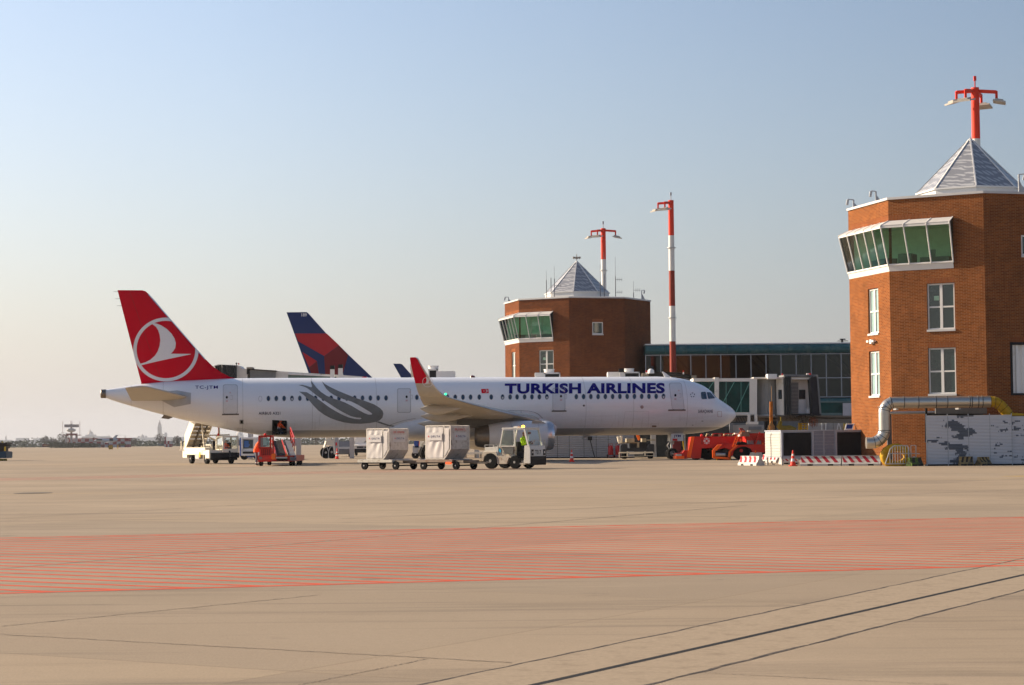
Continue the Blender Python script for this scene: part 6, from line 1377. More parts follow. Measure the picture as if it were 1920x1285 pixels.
for px in (1212, 1281.5):
    b = MB(); boxpx(B3, b, px - 1, px + 1.2, 698, 702, Y - .4, .1); bs_ = b.build('beacon_base', WHITE, B3); b = MB(); boxpx(B3, b, px - 1.1, px + 1.3, 695, 698, Y - .4, .12); b.build('beacon_lamp', REDV, bs_)
for px in (1225, 1280): b = MB(); q0 = local(B3, px, 830, Y + 1); b.box(q0.x - .2, q0.x + .2, .8, 1.2, 0, 4.5); b.build('support_leg', STEEL, B3)
# long low service walkway that carries the rooftop cooling units (hidden behind the hull)
p0 = at(960, 830, 165); B4 = thing('service_walkway', 'low flat service walkway hidden behind the airliner, cooling units on its roof', 'walkway', (p0.x, 165, 0))
b = MB(); q0, q1 = local(B4, 770, 709.8, 165), local(B4, 1215, 709.8, 165); b.box(q0.x, q1.x, 0, 3, 4.2, 6.25)
b.build('deck', BW, B4); 
for i in range(5): b = MB(); x_ = q0.x + 1 + i * (q1.x - q0.x - 2) / 4; b.box(x_ - .2, x_ + .2, 1.2, 1.6, 0, 4.2); b.build('support_leg', STEEL, B4)
def cooling(label, x0, xm, x1, yt, drum, Y=165.6, mirror=False):
    g_ = at(x0, 709, Y); T = thing('cooling_unit', label, 'cooling unit', (g_.x, Y, 6.26), 0, 'rooftop cooling units'); T_ = T
    def lc(px, py): p = at(px, py, Y); return V((p.x - g_.x, 0, p.z - 6.26))
    h = lc(x0, yt).z; xa, xb, xc = lc(x0, yt).x, lc(xm, yt).x, lc(x1, yt).x
    if not mirror: fan, side = (xa, xb), (xb, xc)
    else: fan, side = (xb, xc), (xa, xb)
    hs = h * (.84 if not mirror else 1)
    b = MB(); b.box(side[0], side[1], 0, 1.6, 0, hs); b.box(fan[0], fan[0] + .1, 0, 1.6, 0, h); b.box(fan[1] - .1, fan[1], 0, 1.6, 0, h); b.box(fan[0], fan[1], 0, 1.6, h - .12, h); b.box(fan[0] + .1, fan[1] - .1, .1, 1.6, 0, h - .12); b.build('casing', WHITE, T)
    b = MB(); b.box(fan[0] + .1, fan[1] - .1, .02, .09, 0, h - .12); b.build('grille', BLACK, T)
    c_ = lc(drum, yt); b = MB(); b.lathe([(.42, 0), (.42, .22), (.46, .24), (.46, .30), (.38, .30)], (c_.x, .8, h), (0, 0, 1), 20); b.build('fan_drum', WHITE, T, 40); return T
cooling('leftmost rooftop cooling unit, just right of the red winglet tip', 803, 820, 853, 692.3, 812)
cooling('middle rooftop cooling unit in front of the far brick tower', 1003, 1020, 1050.5, 699, 1030, mirror=True)
cooling('right rooftop cooling unit beside a white post, over the blue lettering', 1139.5, 1170, 1200, 697.8, 1180, mirror=True)
b = MB(); p_ = at(1165, 700, 165.2); b.box(-.16, .16, -.1, .2, 0, .75); T = thing('vent_post', 'white vent post with black cap beside the right cooling unit', 'vent', (p_.x, 165.2, 6.26)); b.build('post', WHITE, T); b = MB(); b.box(-.2, .24, -.14, .26, .75, 1.05); b.build('cap', BLACK, T)

# ================================================================== ground equipment right of the nose
def at_ground(px, py): g_ = G(px, py); return g_, FPX / g_.y
# silver-grey cooling container
g0, S_ = at_ground(1465, 872.8); T = thing('generator_container', 'long grey air supply container with two black grilles on short legs', 'container', (g0.x, g0.y, 0), R(14.5)); HV = T
CW_ = mat('cabinet_white', (.36, .39, .45), .45, var=.05)
Lc = (1627 - 1465) / S_ / math.cos(R(14.5 - 8)) * 1.05; hb, ht = .40, 1.78
b = MB(); b.box(0, Lc, .02, 2.2, hb, ht); b.build('cabinet', CW_, T)
b = MB()
for x in (.0, Lc * .365, Lc * .64, Lc * .985): b.box(x - .03 + .03, x + .09, -.03, .02, hb, ht)
b.box(-.03, Lc + .05, -.04, 2.25, ht, ht + .05); b.box(0, Lc, -.03, .02, hb - .06, hb + .05)
b.box(Lc * .498, Lc * .512, -.01, .02, hb, ht) 
b.build('cabinet_frame', CW_, T)
for xa, xb in ((.03, .355), (.655, .97)): b = MB(); b.box(Lc * xa, Lc * xb, -.012, .019, hb + .1, ht - .08); gr = b.build('black_grille', mat('grille_dark', (.006, .007, .009), .7), T); 
b = MB()
for k in range(7):
    z = hb + .12 + k * .18
    for xa, xb in ((.39, .495), (.515, .625)): b.prism([(-.02, z), (.02, z), (.02, z + .165), (-.005, z + .165)], Lc * xa, Lc * xb, 'x')
b.build('louvre', mat('louvre_bluegrey', (.20, .225, .28), .45), T)
b = MB()
for k in range(9):
    z = hb + .05 + k * .145; b.prism([(-.03, z), (.0, z), (.0, z + .135), (-.01, z + .135)], .08, 2.15, 'y', M=None) if False else b.hexa([V((-.035, .08, z)), V((-.035, 2.15, z)), V((0, 2.15, z)), V((0, .08, z))], [V((-.005, .08, z + .13)), V((-.005, 2.15, z + .13)), V((0, 2.15, z + .13)), V((0, .08, z + .13))])
b.build('end_louvre', mat('louvre_cream', (.38, .37, .34), .5, var=.06), T)
b = MB(); b.tube([(-.05, 1.3, hb - .2), (-.06, 1.25, .9), (-.06, 1.35, 1.5), (-.06, 1.2, 1.68)], .014, 6); b.tube([(-.06, 1.3, hb - .2), (-.08, 1.0, .05), (-.1, .7, .03)], .02, 6); b.build('hose', BLACK, T, 60)
for x in (.05, Lc - .1):
    for y in (.05, 2.1): b = MB(); b.box(x, x + .08, y, y + .08, 0, hb); b.build('leg', STEEL, T)
# solar panel lamp stood on the container
sp_ = Matrix.Rotation(R(14.5), 4, 'Z') @ V((Lc * .83, .8, ht + .055)); T = thing('solar_panel', 'small blue solar panel in a white frame standing on the grey container', 'solar panel', (g0.x + sp_.x, g0.y + sp_.y, sp_.z))
b = MB(); b.hexa([V((0, 0, 0)), V((.42, 0, 0)), V((.42, .05, 0)), V((0, .05, 0))], [V((.1, .1, .32)), V((.54, .1, .32)), V((.54, .15, .32)), V((.1, .15, .32))]); b.build('panel_frame', WHITE, T)
b = MB(); b.quad(V((.06, .008, .05)), V((.38, .008, .05)), V((.46, .08, .28)), V((.14, .08, .28))); b.build('panel_cells', mat('cells_blue', (.01, .03, .15), .3), T, recalc=False)

def barrier(label, p0, p1, h, stripes, colA, colB, group, name='road_barrier', slant=-.55):
    """new-jersey block from p0 to p1 on the ground (front foot)"""
    p0 = V((p0[0], p0[1], 0)); p1 = V((p1[0], p1[1], 0)); d = p1 - p0; L_ = d.length; a = math.atan2(d.y, d.x)
    T = thing(name, label, 'barrier', p0, a, group); W_ = .5
    prof = [(0, 0), (0, .1), (.05, .16), (.16, h * .72), (.17, h), (.33, h), (.34, h * .72), (.45, .16), (.5, .1), (.5, 0)]
    b = MB(); b.prism(prof, 0, L_, 'x'); o = b.build('block', colA, T, bevel=.008)
    b = MB(); n = stripes; w_ = L_ / n
    for i in range(n):
        x = (i + .22) * w_; sw = w_ * .48
        pts = [(.05 + .0, .17), (.16, h * .72), (.17, h * .97)]
        for (y1, z1), (y2, z2) in zip(pts, pts[1:]):
            o1, o2 = slant * w_ * (z1 - .17) / h * 2, slant * w_ * (z2 - .17) / h * 2
            cl = lambda v: max(.01, min(L_ - .01, v))
            b.quad((cl(x + o1), y1 - .004, z1), (cl(x + sw + o1), y1 - .004, z1), (cl(x + sw + o2), y2 - .004, z2), (cl(x + o2), y2 - .004, z2))
    b.build('stripe', colB, o, recalc=False)
    b = MB()
    for i in (.25, .75): b.box(L_ * i - .14, L_ * i + .14, -.004, .1, .0, .09)
    b.build('foot_notch', BLACK, o)
    return T
RW = 'red and white barriers before the container'
def gp(px, py): return G(px, py)
def gY(px, Y): p = at(px, 870, Y); return V((p.x, Y, 0))
barrier('long red and white striped barrier left of its twin, in front of the grey container', gp(1500, 873.9), gp(1576.5, 873.6), .50, 5, PLASTW, RED_STRIPE, RW)
barrier('long red and white striped barrier at the right, ending beside the yellow hose coil', gp(1578.5, 873.6), gp(1651, 873.3), .50, 5, PLASTW, RED_STRIPE, RW)
barrier('red and white striped barrier half hidden under the grey container behind the cone', gp(1466, 871), gp(1499, 870.6), .42, 4, PLASTW, RED_STRIPE, RW)
e0, e1 = gp(1394.5, 871.5), gp(1418, 872.2); d_ = (e1 - e0)
q0 = gp(1418, 873.6); q1 = q0 + V((math.sin(R(-50)) * -1.0, math.cos(R(-50)), 0)) * -1.0
barrier('short red and white barrier turned endways, leftmost beside the red tractor', V((q0.x - .75, q0.y + 1.9, 0)), q0, .50, 4, PLASTW, RED_STRIPE, RW, slant=-.3)
barrier('plain red and white barrier end just behind the short turned one', V((gp(1440, 868).x - .2, gp(1440, 868).y + 1.9, 0)), V((gp(1440, 868).x + .45, gp(1440, 868).y, 0)), .48, 4, PLASTW, RED_STRIPE, RW, slant=-.3)
YB = mat('barrier_black', (.035, .03, .025), .8); YC = mat('barrier_worn_yellow', (.30, .21, .09), .8, var=.3, scale=6, dirt=(.10, .09, .06), dscale=4, damt=.55); MOSS = mat('mossy_concrete', (.10, .15, .03), .9, var=.4, scale=6, dirt=(.03, .03, .025), damt=.55, dscale=3)
YG = 'worn concrete barriers by the louvred fence'
barrier('worn yellow and black concrete block, left of the pair by the louvred fence', gY(1801, 96.6), gY(1826, 96.6), .45, 3, YC, YB, YG, slant=.3)
barrier('darker yellow and black concrete block, right of the pair by the louvred fence', gY(1841, 96.7), gY(1860, 97.0), .42, 3, YC, YB, YG, slant=-.5)
barrier('mossy green and black concrete block beside the yellow hose coil', gY(1710, 96.6), gY(1732, 96.9), .42, 2, MOSS, YB, YG, slant=.2)
# cones
def cone(label, px, py, h=.72):
    g_ = G(px, py); T = thing('traffic_cone', label, 'cone', (g_.x, g_.y, 0), 0, 'red and white traffic cones')
    b = MB(); b.box(-.2, .2, -.2, .2, 0, .04); b.build('base', mat('cone_red', (.75, .045, .02), .5), T, bevel=.01)
    z0 = .04; rr = lambda z: .15 - .125 * (z / h)
    for k, (za, zb) in enumerate(((.04, .24), (.24, .38), (.38, .52), (.52, .62), (.62, h))):
        b = MB(); b.lathe([(rr(za), za), (rr(zb), zb)], (0, 0, 0), (0, 0, 1), 16); b.build('red_band' if k % 2 == 0 else 'white_band', mat('cone_red', (.75, .045, .02), .5) if k % 2 == 0 else mat('cone_white', (.65, .64, .62), .5), T, 50)
    return T
cone('red and white traffic cone in front of the grey container', 1487, 874.2, .80)
cone('red and white traffic cone standing alone near the wing engine', 1072, 866.3, .78)
cone('red and white traffic cone left of the van, before the white tripod cart', 632, 861, .95)
# coil of yellow hose and crowd barrier
g0 = at(1680, 872, 97.6); g0.z = 0; S_ = FPX / 97.6; HY = mat('hose_yellow', (.42, .24, .012), .7, var=.25, scale=5, spec=.15)
T = thing('hose_coil', 'coil of ribbed yellow air hose piled against the brick tower', 'hose', (g0.x, g0.y, 0))
b = MB(); pts = []
for k in range(120):
    t = k / 119; a = t * 2 * math.pi * 3.2; r_ = .52 + .06 * math.sin(a * .5)
    pts.append(V((r_ * math.cos(a) * 1.05 + .05, .25 + .42 * t - .2, .48 + r_ * .82 * math.sin(a))))
rad = [.16 + (.012 if k % 2 else -.012) for k in range(120)]
b.tube(pts, rad, 12); b.build('hose', HY, T, 80)
T = thing('crowd_barrier', 'grey steel crowd barrier standing against the yellow hose coil', 'crowd barrier', (g0.x, g0.y - .45, 0), R(6))
b = MB(); P = [(-.62, .12), (-.35, .86), (-.15, 1.0), (.48, 1.0), (.56, .9), (.56, .12)]
for (a, c) in zip(P, P[1:] + P[:1]): b.bar((a[0], 0, a[1]), (c[0], 0, c[1]), .04)
b.build('frame', STEEL, T)
for i in range(8): 
    x = -.38 + i * .13; b = MB(); b.bar((x, 0, .12), (x, 0, .78 if x < -.3 else 1.0), .022); b.build('bar', STEEL, T)
b = MB(); b.bar((-.4, 0, .62), (.56, 0, .62), .03); b.build('rail', STEEL, T)
b = MB(); b.bar((.7, .1, .3), (.7, .1, 1.0), .03); b.bar((.95, .1, .3), (.95, .1, 1.0), .03); b.bar((.7, .1, 1.0), (.95, .1, 1.0), .03); b.bar((.6, .1, .62), (1.15, .1, .6), .03); b.lathe([(.12, 0), (.12, .05)], (.82, 0, .35), (0, 1, 0), 12); b.build('gate_rail', STEEL, T)

# louvred fence by the near tower
LV = bpy.data.materials.new('peeling_white_slats'); LV.use_nodes = True; t = LV.node_tree; N = t.nodes; Lk = t.links; bs_ = N['Principled BSDF']; bs_.inputs['Roughness'].default_value = .6; bs_.inputs['Specular IOR Level'].default_value = .2
tc = N.new('ShaderNodeTexCoord'); sp = N.new('ShaderNodeSeparateXYZ'); Lk.new(tc.outputs['Object'], sp.inputs[0])
ge = N.new('ShaderNodeNewGeometry'); sg = N.new('ShaderNodeSeparateXYZ'); Lk.new(ge.outputs['Position'], sg.inputs[0])
sn = N.new('ShaderNodeMath'); sn.operation = 'SNAP'; sn.inputs[1].default_value = .07; Lk.new(sp.outputs['Z'], sn.inputs[0])
cb = N.new('ShaderNodeCombineXYZ'); Lk.new(sg.outputs['X'], cb.inputs[0]); Lk.new(sn.outputs[0], cb.inputs[2])
mp = N.new('ShaderNodeMapping'); mp.inputs['Scale'].default_value = (.7, 1, 2.0); mp.inputs['Location'].default_value = (.55, 0, .3); Lk.new(cb.outputs[0], mp.inputs[0])
no = N.new('ShaderNodeTexNoise'); no.inputs['Scale'].default_value = .95; no.inputs['Detail'].default_value = 5; no.inputs['Roughness'].default_value = .62; Lk.new(mp.outputs[0], no.inputs['Vector'])
def bump_at(x0, w_, amp):
    a_ = N.new('ShaderNodeMath'); a_.operation = 'SUBTRACT'; a_.inputs[1].default_value = x0; Lk.new(sg.outputs['X'], a_.inputs[0]); b_ = N.new('ShaderNodeMath'); b_.operation = 'ABSOLUTE'; Lk.new(a_.outputs[0], b_.inputs[0])
    c_ = N.new('ShaderNodeMapRange'); c_.inputs[1].default_value = w_; c_.inputs[2].default_value = 0; c_.inputs[4].default_value = amp; Lk.new(b_.outputs[0], c_.inputs[0]); return c_.outputs[0]
s1 = N.new('ShaderNodeMath'); s1.operation = 'ADD'; Lk.new(bump_at(21.9, 1.0, .15), s1.inputs[0]); Lk.new(bump_at(24.9, .6, .07), s1.inputs[1])
s2 = N.new('ShaderNodeMath'); s2.operation = 'ADD'; Lk.new(s1.outputs[0], s2.inputs[0]); Lk.new(no.outputs[0], s2.inputs[1])
mr = N.new('ShaderNodeMapRange'); mr.inputs[1].default_value = .60; mr.inputs[2].default_value = .61; Lk.new(s2.outputs[0], mr.inputs[0])
mx = N.new('ShaderNodeMix'); mx.data_type = 'RGBA'; mx.inputs[6].default_value = (.57, .565, .58, 1); mx.inputs[7].default_value = (.13, .145, .17, 1); Lk.new(mr.outputs[0], mx.inputs[0]); Lk.new(mx.outputs[2], bs_.inputs['Base Color'])
def slats(mb, W_, H_, pitch=.07):
    n = int(H_ / pitch)
    for k in range(n):
        z = k * pitch; mb.quad((0, -.035, z), (W_, -.035, z), (W_, -.0, z + pitch * .55), (0, -.0, z + pitch * .55)); mb.quad((0, 0, z + pitch * .55), (W_, 0, z + pitch * .55), (W_, -.035, z + pitch), (0, -.035, z + pitch))
g0 = gY(1738.5, 97.4); S_ = FPX / g0.y
FN = thing('louvred_fence', 'white louvred metal fence with peeling paint in front of the near tower', 'fence', (g0.x, g0.y, .08))
xs = [0, 39.5, 78.5, 118.5, 159.5, 200, 240]; H_ = 93 / S_
for i in range(len(xs) - 1):
    b = MB(); w_ = (xs[i + 1] - xs[i]) / S_ - .012; slats(b, w_, H_ - (.0 if i < 4 else .05)); o = b.build('slat_panel', LV, FN, recalc=False); o.location = (xs[i] / S_, 0 if i < 4 else .06 * (i - 3), 0)
    b = MB(); b.box(xs[i] / S_ - .02, xs[i] / S_ + .012, -.03, .05, -.08, H_ + .02); b.build('post', GREYP, FN)
b = MB(); b.box(0, 240 / S_, .0, .6, -.08, .0); b.build('plinth', BLACK, FN)
b = MB(); b.box(-.03, 240 / S_, .06, .1, 0, H_ - .1); b.build('backing_sheet', mat('backing_dark', (.03, .03, .035), .8), FN)
# white slatted wall under the nose
g0 = gY(1026, 155.5); S_ = FPX / g0.y
FW = thing('louvred_fence', 'pale slatted wall of panels seen under the airliner behind the engine', 'fence', (g0.x, g0.y, .1))
LV2 = mat('slat_grey_white', (.27, .275, .29), .6, var=.08, dirt=(.17, .17, .18), damt=.4)
xs = [-30, -2, 20, 42, 69.5, 92.5, 115, 140, 164]
for i in range(len(xs) - 1):
    b = MB(); slats(b, (xs[i + 1] - xs[i]) / S_ - .03, 3.1, .17); o = b.build('slat_panel', LV2, FW, recalc=False); o.location = (xs[i] / S_, 0, 0)
b = MB(); b.box(-30 / S_, 164 / S_, .05, .3, -.1, 3.1); b.build('backing_wall', mat('backing_dark', (.03, .03, .035), .8), FW)
g1 = G(1097, 857); T = thing('shovel', 'long handled flat shovel leaning upright on the slatted wall', 'shovel', (g1.x, g0.y - .5, 0)); b = MB(); b.bar((.32, 0, 0), (-.02, .35, 1.45), .05); b.build('handle', BLACK, T); b = MB(); b.box(-.2, .14, .3, .34, 1.4, 1.68); b.build('blade', BLACK, T)
def extinguisher(label, px, s_=1.0, Y=None):
    g_ = at(px, 840, Y or (g0.y - .9)); T = thing('fire_extinguisher', label, 'extinguisher', (g_.x, g_.y, 0), 0, 'wheeled fire extinguishers at the wall'); RR = mat('extinguisher_red', (.32, .01, .012), .45)
    b = MB(); b.lathe([(.05, .2), (.2, .25), (.2, .85), (.12, .95), (.05, 1.0)], (0, 0, 0), (0, 0, 1), 16); b.build('cylinder', RR, T, 40)
    b = MB()
    for x in (-.2, .2): b.bar((x, .05, .1), (x * .7, .0, 1.1), .035)
    b.bar((-.14, 0, 1.1), (.14, 0, 1.1), .035); b.bar((-.26, 0, .1), (.26, 0, .1), .04); b.build('trolley_frame', RR, T)
    for x in (-.27, .27): vwheel(T, (x, .05, .14), .14, .06, (1, 0, 0))
    return T
extinguisher('red wheeled fire extinguisher standing clear before the slatted wall', 1145)
extinguisher('red wheeled fire extinguisher half hidden beside the pushback vehicle', 1158.5)

# silver duct on the near tower
DUCT = mat('duct_silver', (.52, .48, .42), .32, .85, var=.1, scale=2)
Yd = 98.0; g0 = at(1640, 830, Yd); T = thing('air_duct', 'thick silver air duct running along the brick tower and bending down', 'duct', (g0.x, Yd, 0)); DC = T
def dl(px, py, Y=Yd): return local(T, px, py, Y)
r_ = .285
def arcpts(c, r, a0, a1, n, dy=0): return [V((c.x + r * math.cos(R(a0 + (a1 - a0) * i / n)), c.y + dy, c.z + r * math.sin(R(a0 + (a1 - a0) * i / n)))) for i in range(n + 1)]
zt_ = dl(1750, 754.5).z; xr_ = dl(1856, 752).x; xl_ = dl(1658, 790).x; zb_ = dl(1640, 830.5).z; ra = .5
b = MB()
pts = [V((xr_, 0, zt_)), V((xl_ + ra, 0, zt_))]
c = V((xl_ + ra, 0, zt_ - ra)); pts += arcpts(c, ra, 90, 180, 8)[1:]
c2 = V((xl_ - ra * 1.3, 0, zb_ + ra * 1.3)); pts += arcpts(c2, ra * 1.3, 0, -90, 8); pts.append(V((dl(1624, 830).x, 0, zb_)))
b.tube(pts, r_, 28); b.build('duct', DUCT, T, 50)
b = MB()
for px in (1669, 1694, 1721, 1754, 1775, 1817, 1821, 1841, 1833): x = dl(px, 754).x; b = MB(); b.cyl((x - .02, 0, zt_), (x + .02, 0, zt_), r_ + .018, 24); b.build('duct_band', mat('band_dark', (.12, .12, .12), .5, .5), T, 40)
b = MB()
for z in (2.9, 1.75): b.cyl((xl_, 0, z - .02), (xl_, 0, z + .02), r_ + .016, 24)
for k in range(4): a = R(-12 - 22 * k); p = V((c2.x + ra * 1.3 * math.cos(a), 0, c2.z + ra * 1.3 * math.sin(a))); d = V((-math.sin(a), 0, math.cos(a))) * .015; b.cyl(p - d, p + d, r_ + .012, 24)
for k in range(4): a = R(105 + 20 * k); p = V((c.x + ra * math.cos(a), 0, c.z + ra * math.sin(a))); d = V((-math.sin(a), 0, math.cos(a))) * .015; b.cyl(p - d, p + d, r_ + .012, 24)
b.build('duct_band', mat('band_dark', (.12, .12, .12), .5, .5), T, 40)
b = MB()
for px in (1683, 1800): x = dl(px, 754).x; b.box(x - .05, x + .05, .1, .9, zt_ - .36, zt_ - .28)
b.build('bracket', STEEL, T)
yh = thing('hose', 'yellow ribbed flexible hose hanging from the silver duct down behind the fence', 'hose', (g0.x + xr_, Yd, 0)); T = yh
b = MB(); H0 = V((.02, 0, zt_)); hp_ = [H0, H0 + V((.25, 0, -.02)), H0 + V((.5, .0, -.18)), H0 + V((.78, 0, -.5)), H0 + V((.98, 0, -.85)), H0 + V((1.05, .1, -1.3))]
fine = []
for i in range(len(hp_) - 1):
    for k in range(6): fine.append(hp_[i].lerp(hp_[i + 1], k / 6))
b.tube(fine, [.26 + (.014 if k % 2 else 0) for k in range(len(fine))], 16); b.build('hose_section', HY, T, 80)
b = MB()
for k in range(5, len(fine) - 1, 5): d = (fine[k + 1] - fine[k]).normalized() * .012; b.cyl(fine[k] - d, fine[k] + d, .285, 18)
b.build('hose_ring', mat('hose_ring_dark', (.12, .07, .01), .7), T, 40)
b = MB(); b.tube([V((.7, -.35, 2.42)), V((1.2, -.35, 2.44)), V((1.8, -.3, 2.38)), V((2.6, -.2, 2.3))], .11, 10); b.build('hose_end', HY, T, 50)
# thin pipe, downpipe and dark opening on the tower wall under the duct
T = thing('service_pipe', 'thin grey service pipe and downpipe below the silver duct on the tower', 'pipe', (g0.x, 99.6, 0)); Y = 99.6
b = MB(); b.cyl(local(T, 1666, 774.5, Y), local(T, 1753, 773.5, Y), .07, 10); b.build('pipe', STEEL, T, 40)
b = MB(); q0, q1 = local(T, 1666.5, 776, Y + .2), local(T, 1666.5, 856, Y + .2); b.box(q0.x - .1, q0.x + .12, .1, .3, 0.2, q0.z); b.build('downpipe', mat('pipe_dark', (.07, .07, .075), .6), T)
b = MB(); boxpx(T, b, 1754, 1852, 762, 776, Y - .6, .1); b.build('cover_panel', mat('panel_grey', (.17, .165, .16), .6, var=.2), T)
b = MB(); boxpx(T, b, 1735, 1739, 765, 830, Y - .6, .1); boxpx(T, b, 1739, 1853, 775, 779, Y - .5, .3); b.build('dark_gap', BLACK, T)

# ------------------------------------------------------------------ orange-red airport tractors
OR_ = mat('tractor_orange_edge', (.95, .13, .012), .42, var=.04, spec=.2); RD = mat('tractor_red', (.50, .018, .010), .42, var=.06, spec=.25, dirt=(.22, .015, .01), damt=.36)
def tractor(label, px, py, Y, full):
    g_ = at(px, py, Y); s_ = FPX / Y; T = thing('aircraft_tractor', label, 'tractor', (g_.x, Y, 0), 0, 'red aircraft tractors beside the nose')
    def X(p): return (p - px) / s_
    def Zz(p): return (py - p) / s_
    return T, X, Zz, s_
Yt = 134.0; base = 864.5
T, X, Zz, s_ = tractor('long red aircraft tractor with hazard chequers, farther of the two red tractors', 1345, base, Yt, True)
b = MB(); b.prism([(X(1290), Zz(861)), (X(1296.5), Zz(821.5)), (X(1303), Zz(820.5)), (X(1432), Zz(821)), (X(1432), Zz(846)), (X(1345), Zz(846)), (X(1334), Zz(842.5)), (X(1316), Zz(842.5)), (X(1314), Zz(861.5))], 0, 2.4, 'y'); b.build('body', RD, T, bevel=.02)
b = MB(); b.prism([(X(1287.5), Zz(859.5)), (X(1296.5), Zz(820.5)), (X(1303), Zz(820.5)), (X(1295), Zz(860))], -.06, .04, 'y'); b.build('front_edge', OR_, T)
b = MB(); b.prism([(X(1267), Zz(862.2)), (X(1267), Zz(857)), (X(1283), Zz(856.5)), (X(1283), Zz(862.2))], -.15, 2.2, 'y'); b.build('front_bumper', OR_, T, bevel=.01)
b = MB(); b.prism([(X(1268), Zz(857)), (X(1268), Zz(851.5)), (X(1280), Zz(851)), (X(1284), Zz(846)), (X(1290), Zz(846)), (X(1290), Zz(862)), (X(1283), Zz(862))], .0, 2.1, 'y'); b.build('nose_deck', RD, T, bevel=.01)
b = MB(); b.box(X(1267.5), X(1278), -.1, -.02, Zz(856.5), Zz(853)); b.build('deck_plate', STEEL, T)
for xc in (1306, 1329): 
    r__ = .42 if xc < 1310 else .72; vwheel(T, (X(xc), .35, r__), r__, .5, rim=RD)
b = MB(); b.box(X(1315), X(1343), .1, 2.2, Zz(862), Zz(844)); b.build('wheel_well', BLACK, T)
ck = mat('chequer_pale', (.62, .58, .55), .5); u0, v0 = 1319.6, 822.8
b = MB()
for i, j in ((1, 0), (0, 1), (2, 1), (1, 2)): b.quad((X(u0 + i * 3.9), -.012, Zz(v0 + (j + 1) * 4)), (X(u0 + (i + 1) * 3.9), -.012, Zz(v0 + (j + 1) * 4)), (X(u0 + (i + 1) * 3.9), -.012, Zz(v0 + j * 4)), (X(u0 + i * 3.9), -.012, Zz(v0 + j * 4)))
for i, j in ((0, 0), (2, 0), (0, 2), (2, 2)): b.quad((X(u0 + i * 3.9 + 1.4), -.012, Zz(v0 + (j + 1) * 4 - 1)), (X(u0 + (i + 1) * 3.9 - 1), -.012, Zz(v0 + (j + 1) * 4 - 1)), (X(u0 + (i + 1) * 3.9 - 1), -.012, Zz(v0 + j * 4 + 1)), (X(u0 + i * 3.9 + 1.4), -.012, Zz(v0 + j * 4 + 1)))
b.build('chequer_mark', ck, T, recalc=False)
b = MB(); b.box(X(1316), X(1317.4), -.01, .03, Zz(835), Zz(826)); b.build('grab_slot', BLACK, T)
b = MB(); b.lathe([(.1, 0), (.1, .12), (.05, .17)], (X(1318), .6, Zz(820.5)), (0, 0, 1), 10); b.build('beacon', REDV, T, 40)
b = MB(); 
for xa, xb in ((1337, 1356), (1359, 1380)):
    b.bar((X(xa), .3, Zz(820.8)), (X(xa + 2), .3, Zz(815.5)), .05); b.bar((X(xa + 2), .3, Zz(815.5)), (X(xb), .3, Zz(815.5)), .05); b.bar((X(xb), .3, Zz(815.5)), (X(xb), .3, Zz(820.8)), .05)
b.build('guard_rail', RD, T)
b = MB(); rnd = random.Random(5)
for i in range(26): x_ = X(rnd.uniform(1326, 1380)); b.box(x_, x_ + rnd.uniform(.05, .25), .5, .9, Zz(820.8), Zz(820.8) + rnd.uniform(.05, .22))
b.build('top_fittings', mat('fittings', (.42, .36, .20), .6, var=.3), T)
Yt2 = 131.5; base2 = 866
T, X, Zz, s_ = tractor('red aircraft tractor with orange edged low deck and boarding ladder, nearer of the two', 1385, base2, Yt2, False)
b = MB(); b.prism([(X(1354), Zz(836.5)), (X(1385), Zz(837.8)), (X(1436), Zz(837)), (X(1436), Zz(852)), (X(1412), Zz(852)), (X(1408), Zz(845)), (X(1400), Zz(841)), (X(1392), Zz(840.5)), (X(1383), Zz(843)), (X(1376), Zz(849)), (X(1374), Zz(858)), (X(1368), Zz(858)), (X(1368), Zz(846)), (X(1360), Zz(843)), (X(1346), Zz(846))], 0, 2.4, 'y'); b.build('body', RD, T, bevel=.01)
b = MB(); b.box(X(1400), X(1436), .3, 2.2, Zz(840), Zz(816)); b.build('rear_body', RD, T, bevel=.02)
b = MB()
fr_ = [((1346, 836.8), (1354, 836.8), (1344, 848), (1335.5, 847.5)), ((1335.5, 847.5), (1341, 848), (1341, 860), (1336, 861.5)), ((1336, 858.5), (1368, 860.5), (1368, 865), (1338, 862.6)), ((1366, 850), (1370, 849), (1369, 863), (1365, 862)), ((1380, 838.5), (1384.5, 838), (1370.5, 850), (1366, 850))]
for q_ in fr_: b.prism([(X(x), Zz(y)) for x, y in q_], -.12, .04, 'y')
b.build('deck_edge', OR_, T)
b = MB(); b.box(X(1341), X(1366), .02, 1.8, Zz(857), Zz(848)); b.box(X(1343), X(1372), .3, 2.2, Zz(865), Zz(858)); b.build('deck_well', BLACK, T)
b = MB(); b.cyl((X(1342), -.02, Zz(855)), (X(1360), -.02, Zz(855.5)), .12, 10); b.build('roller', STEEL, T, 40)
vwheel(T, (X(1391), .45, .62), .62, .4, rim=RD); vwheel(T, (X(1357), 1.6, .4), .4, .4, rim=RD)
b = MB(); 
for x_ in (0, 4.5): b.bar((X(1373 + x_), -.1, Zz(842)), (X(1381 + x_), -.1, Zz(822)), .05)
for k in range(5): b.bar((X(1373.4 + k * 1.9), -.1, Zz(841 - k * 4.6)), (X(1377.6 + k * 1.9), -.1, Zz(841 - k * 4.6)), .04)
b.bar((X(1381), -.1, Zz(822)), (X(1390, ), -.1, Zz(812)), .05); b.bar((X(1390), -.1, Zz(812)), (X(1397), -.1, Zz(812)), .05); b.build('ladder', OR_, T)
b = MB(); b.box(X(1391), X(1406), .0, 1.2, Zz(822), Zz(813)); b.build('control_console', mat('console_brown', (.22, .12, .08), .5), T, bevel=.02)
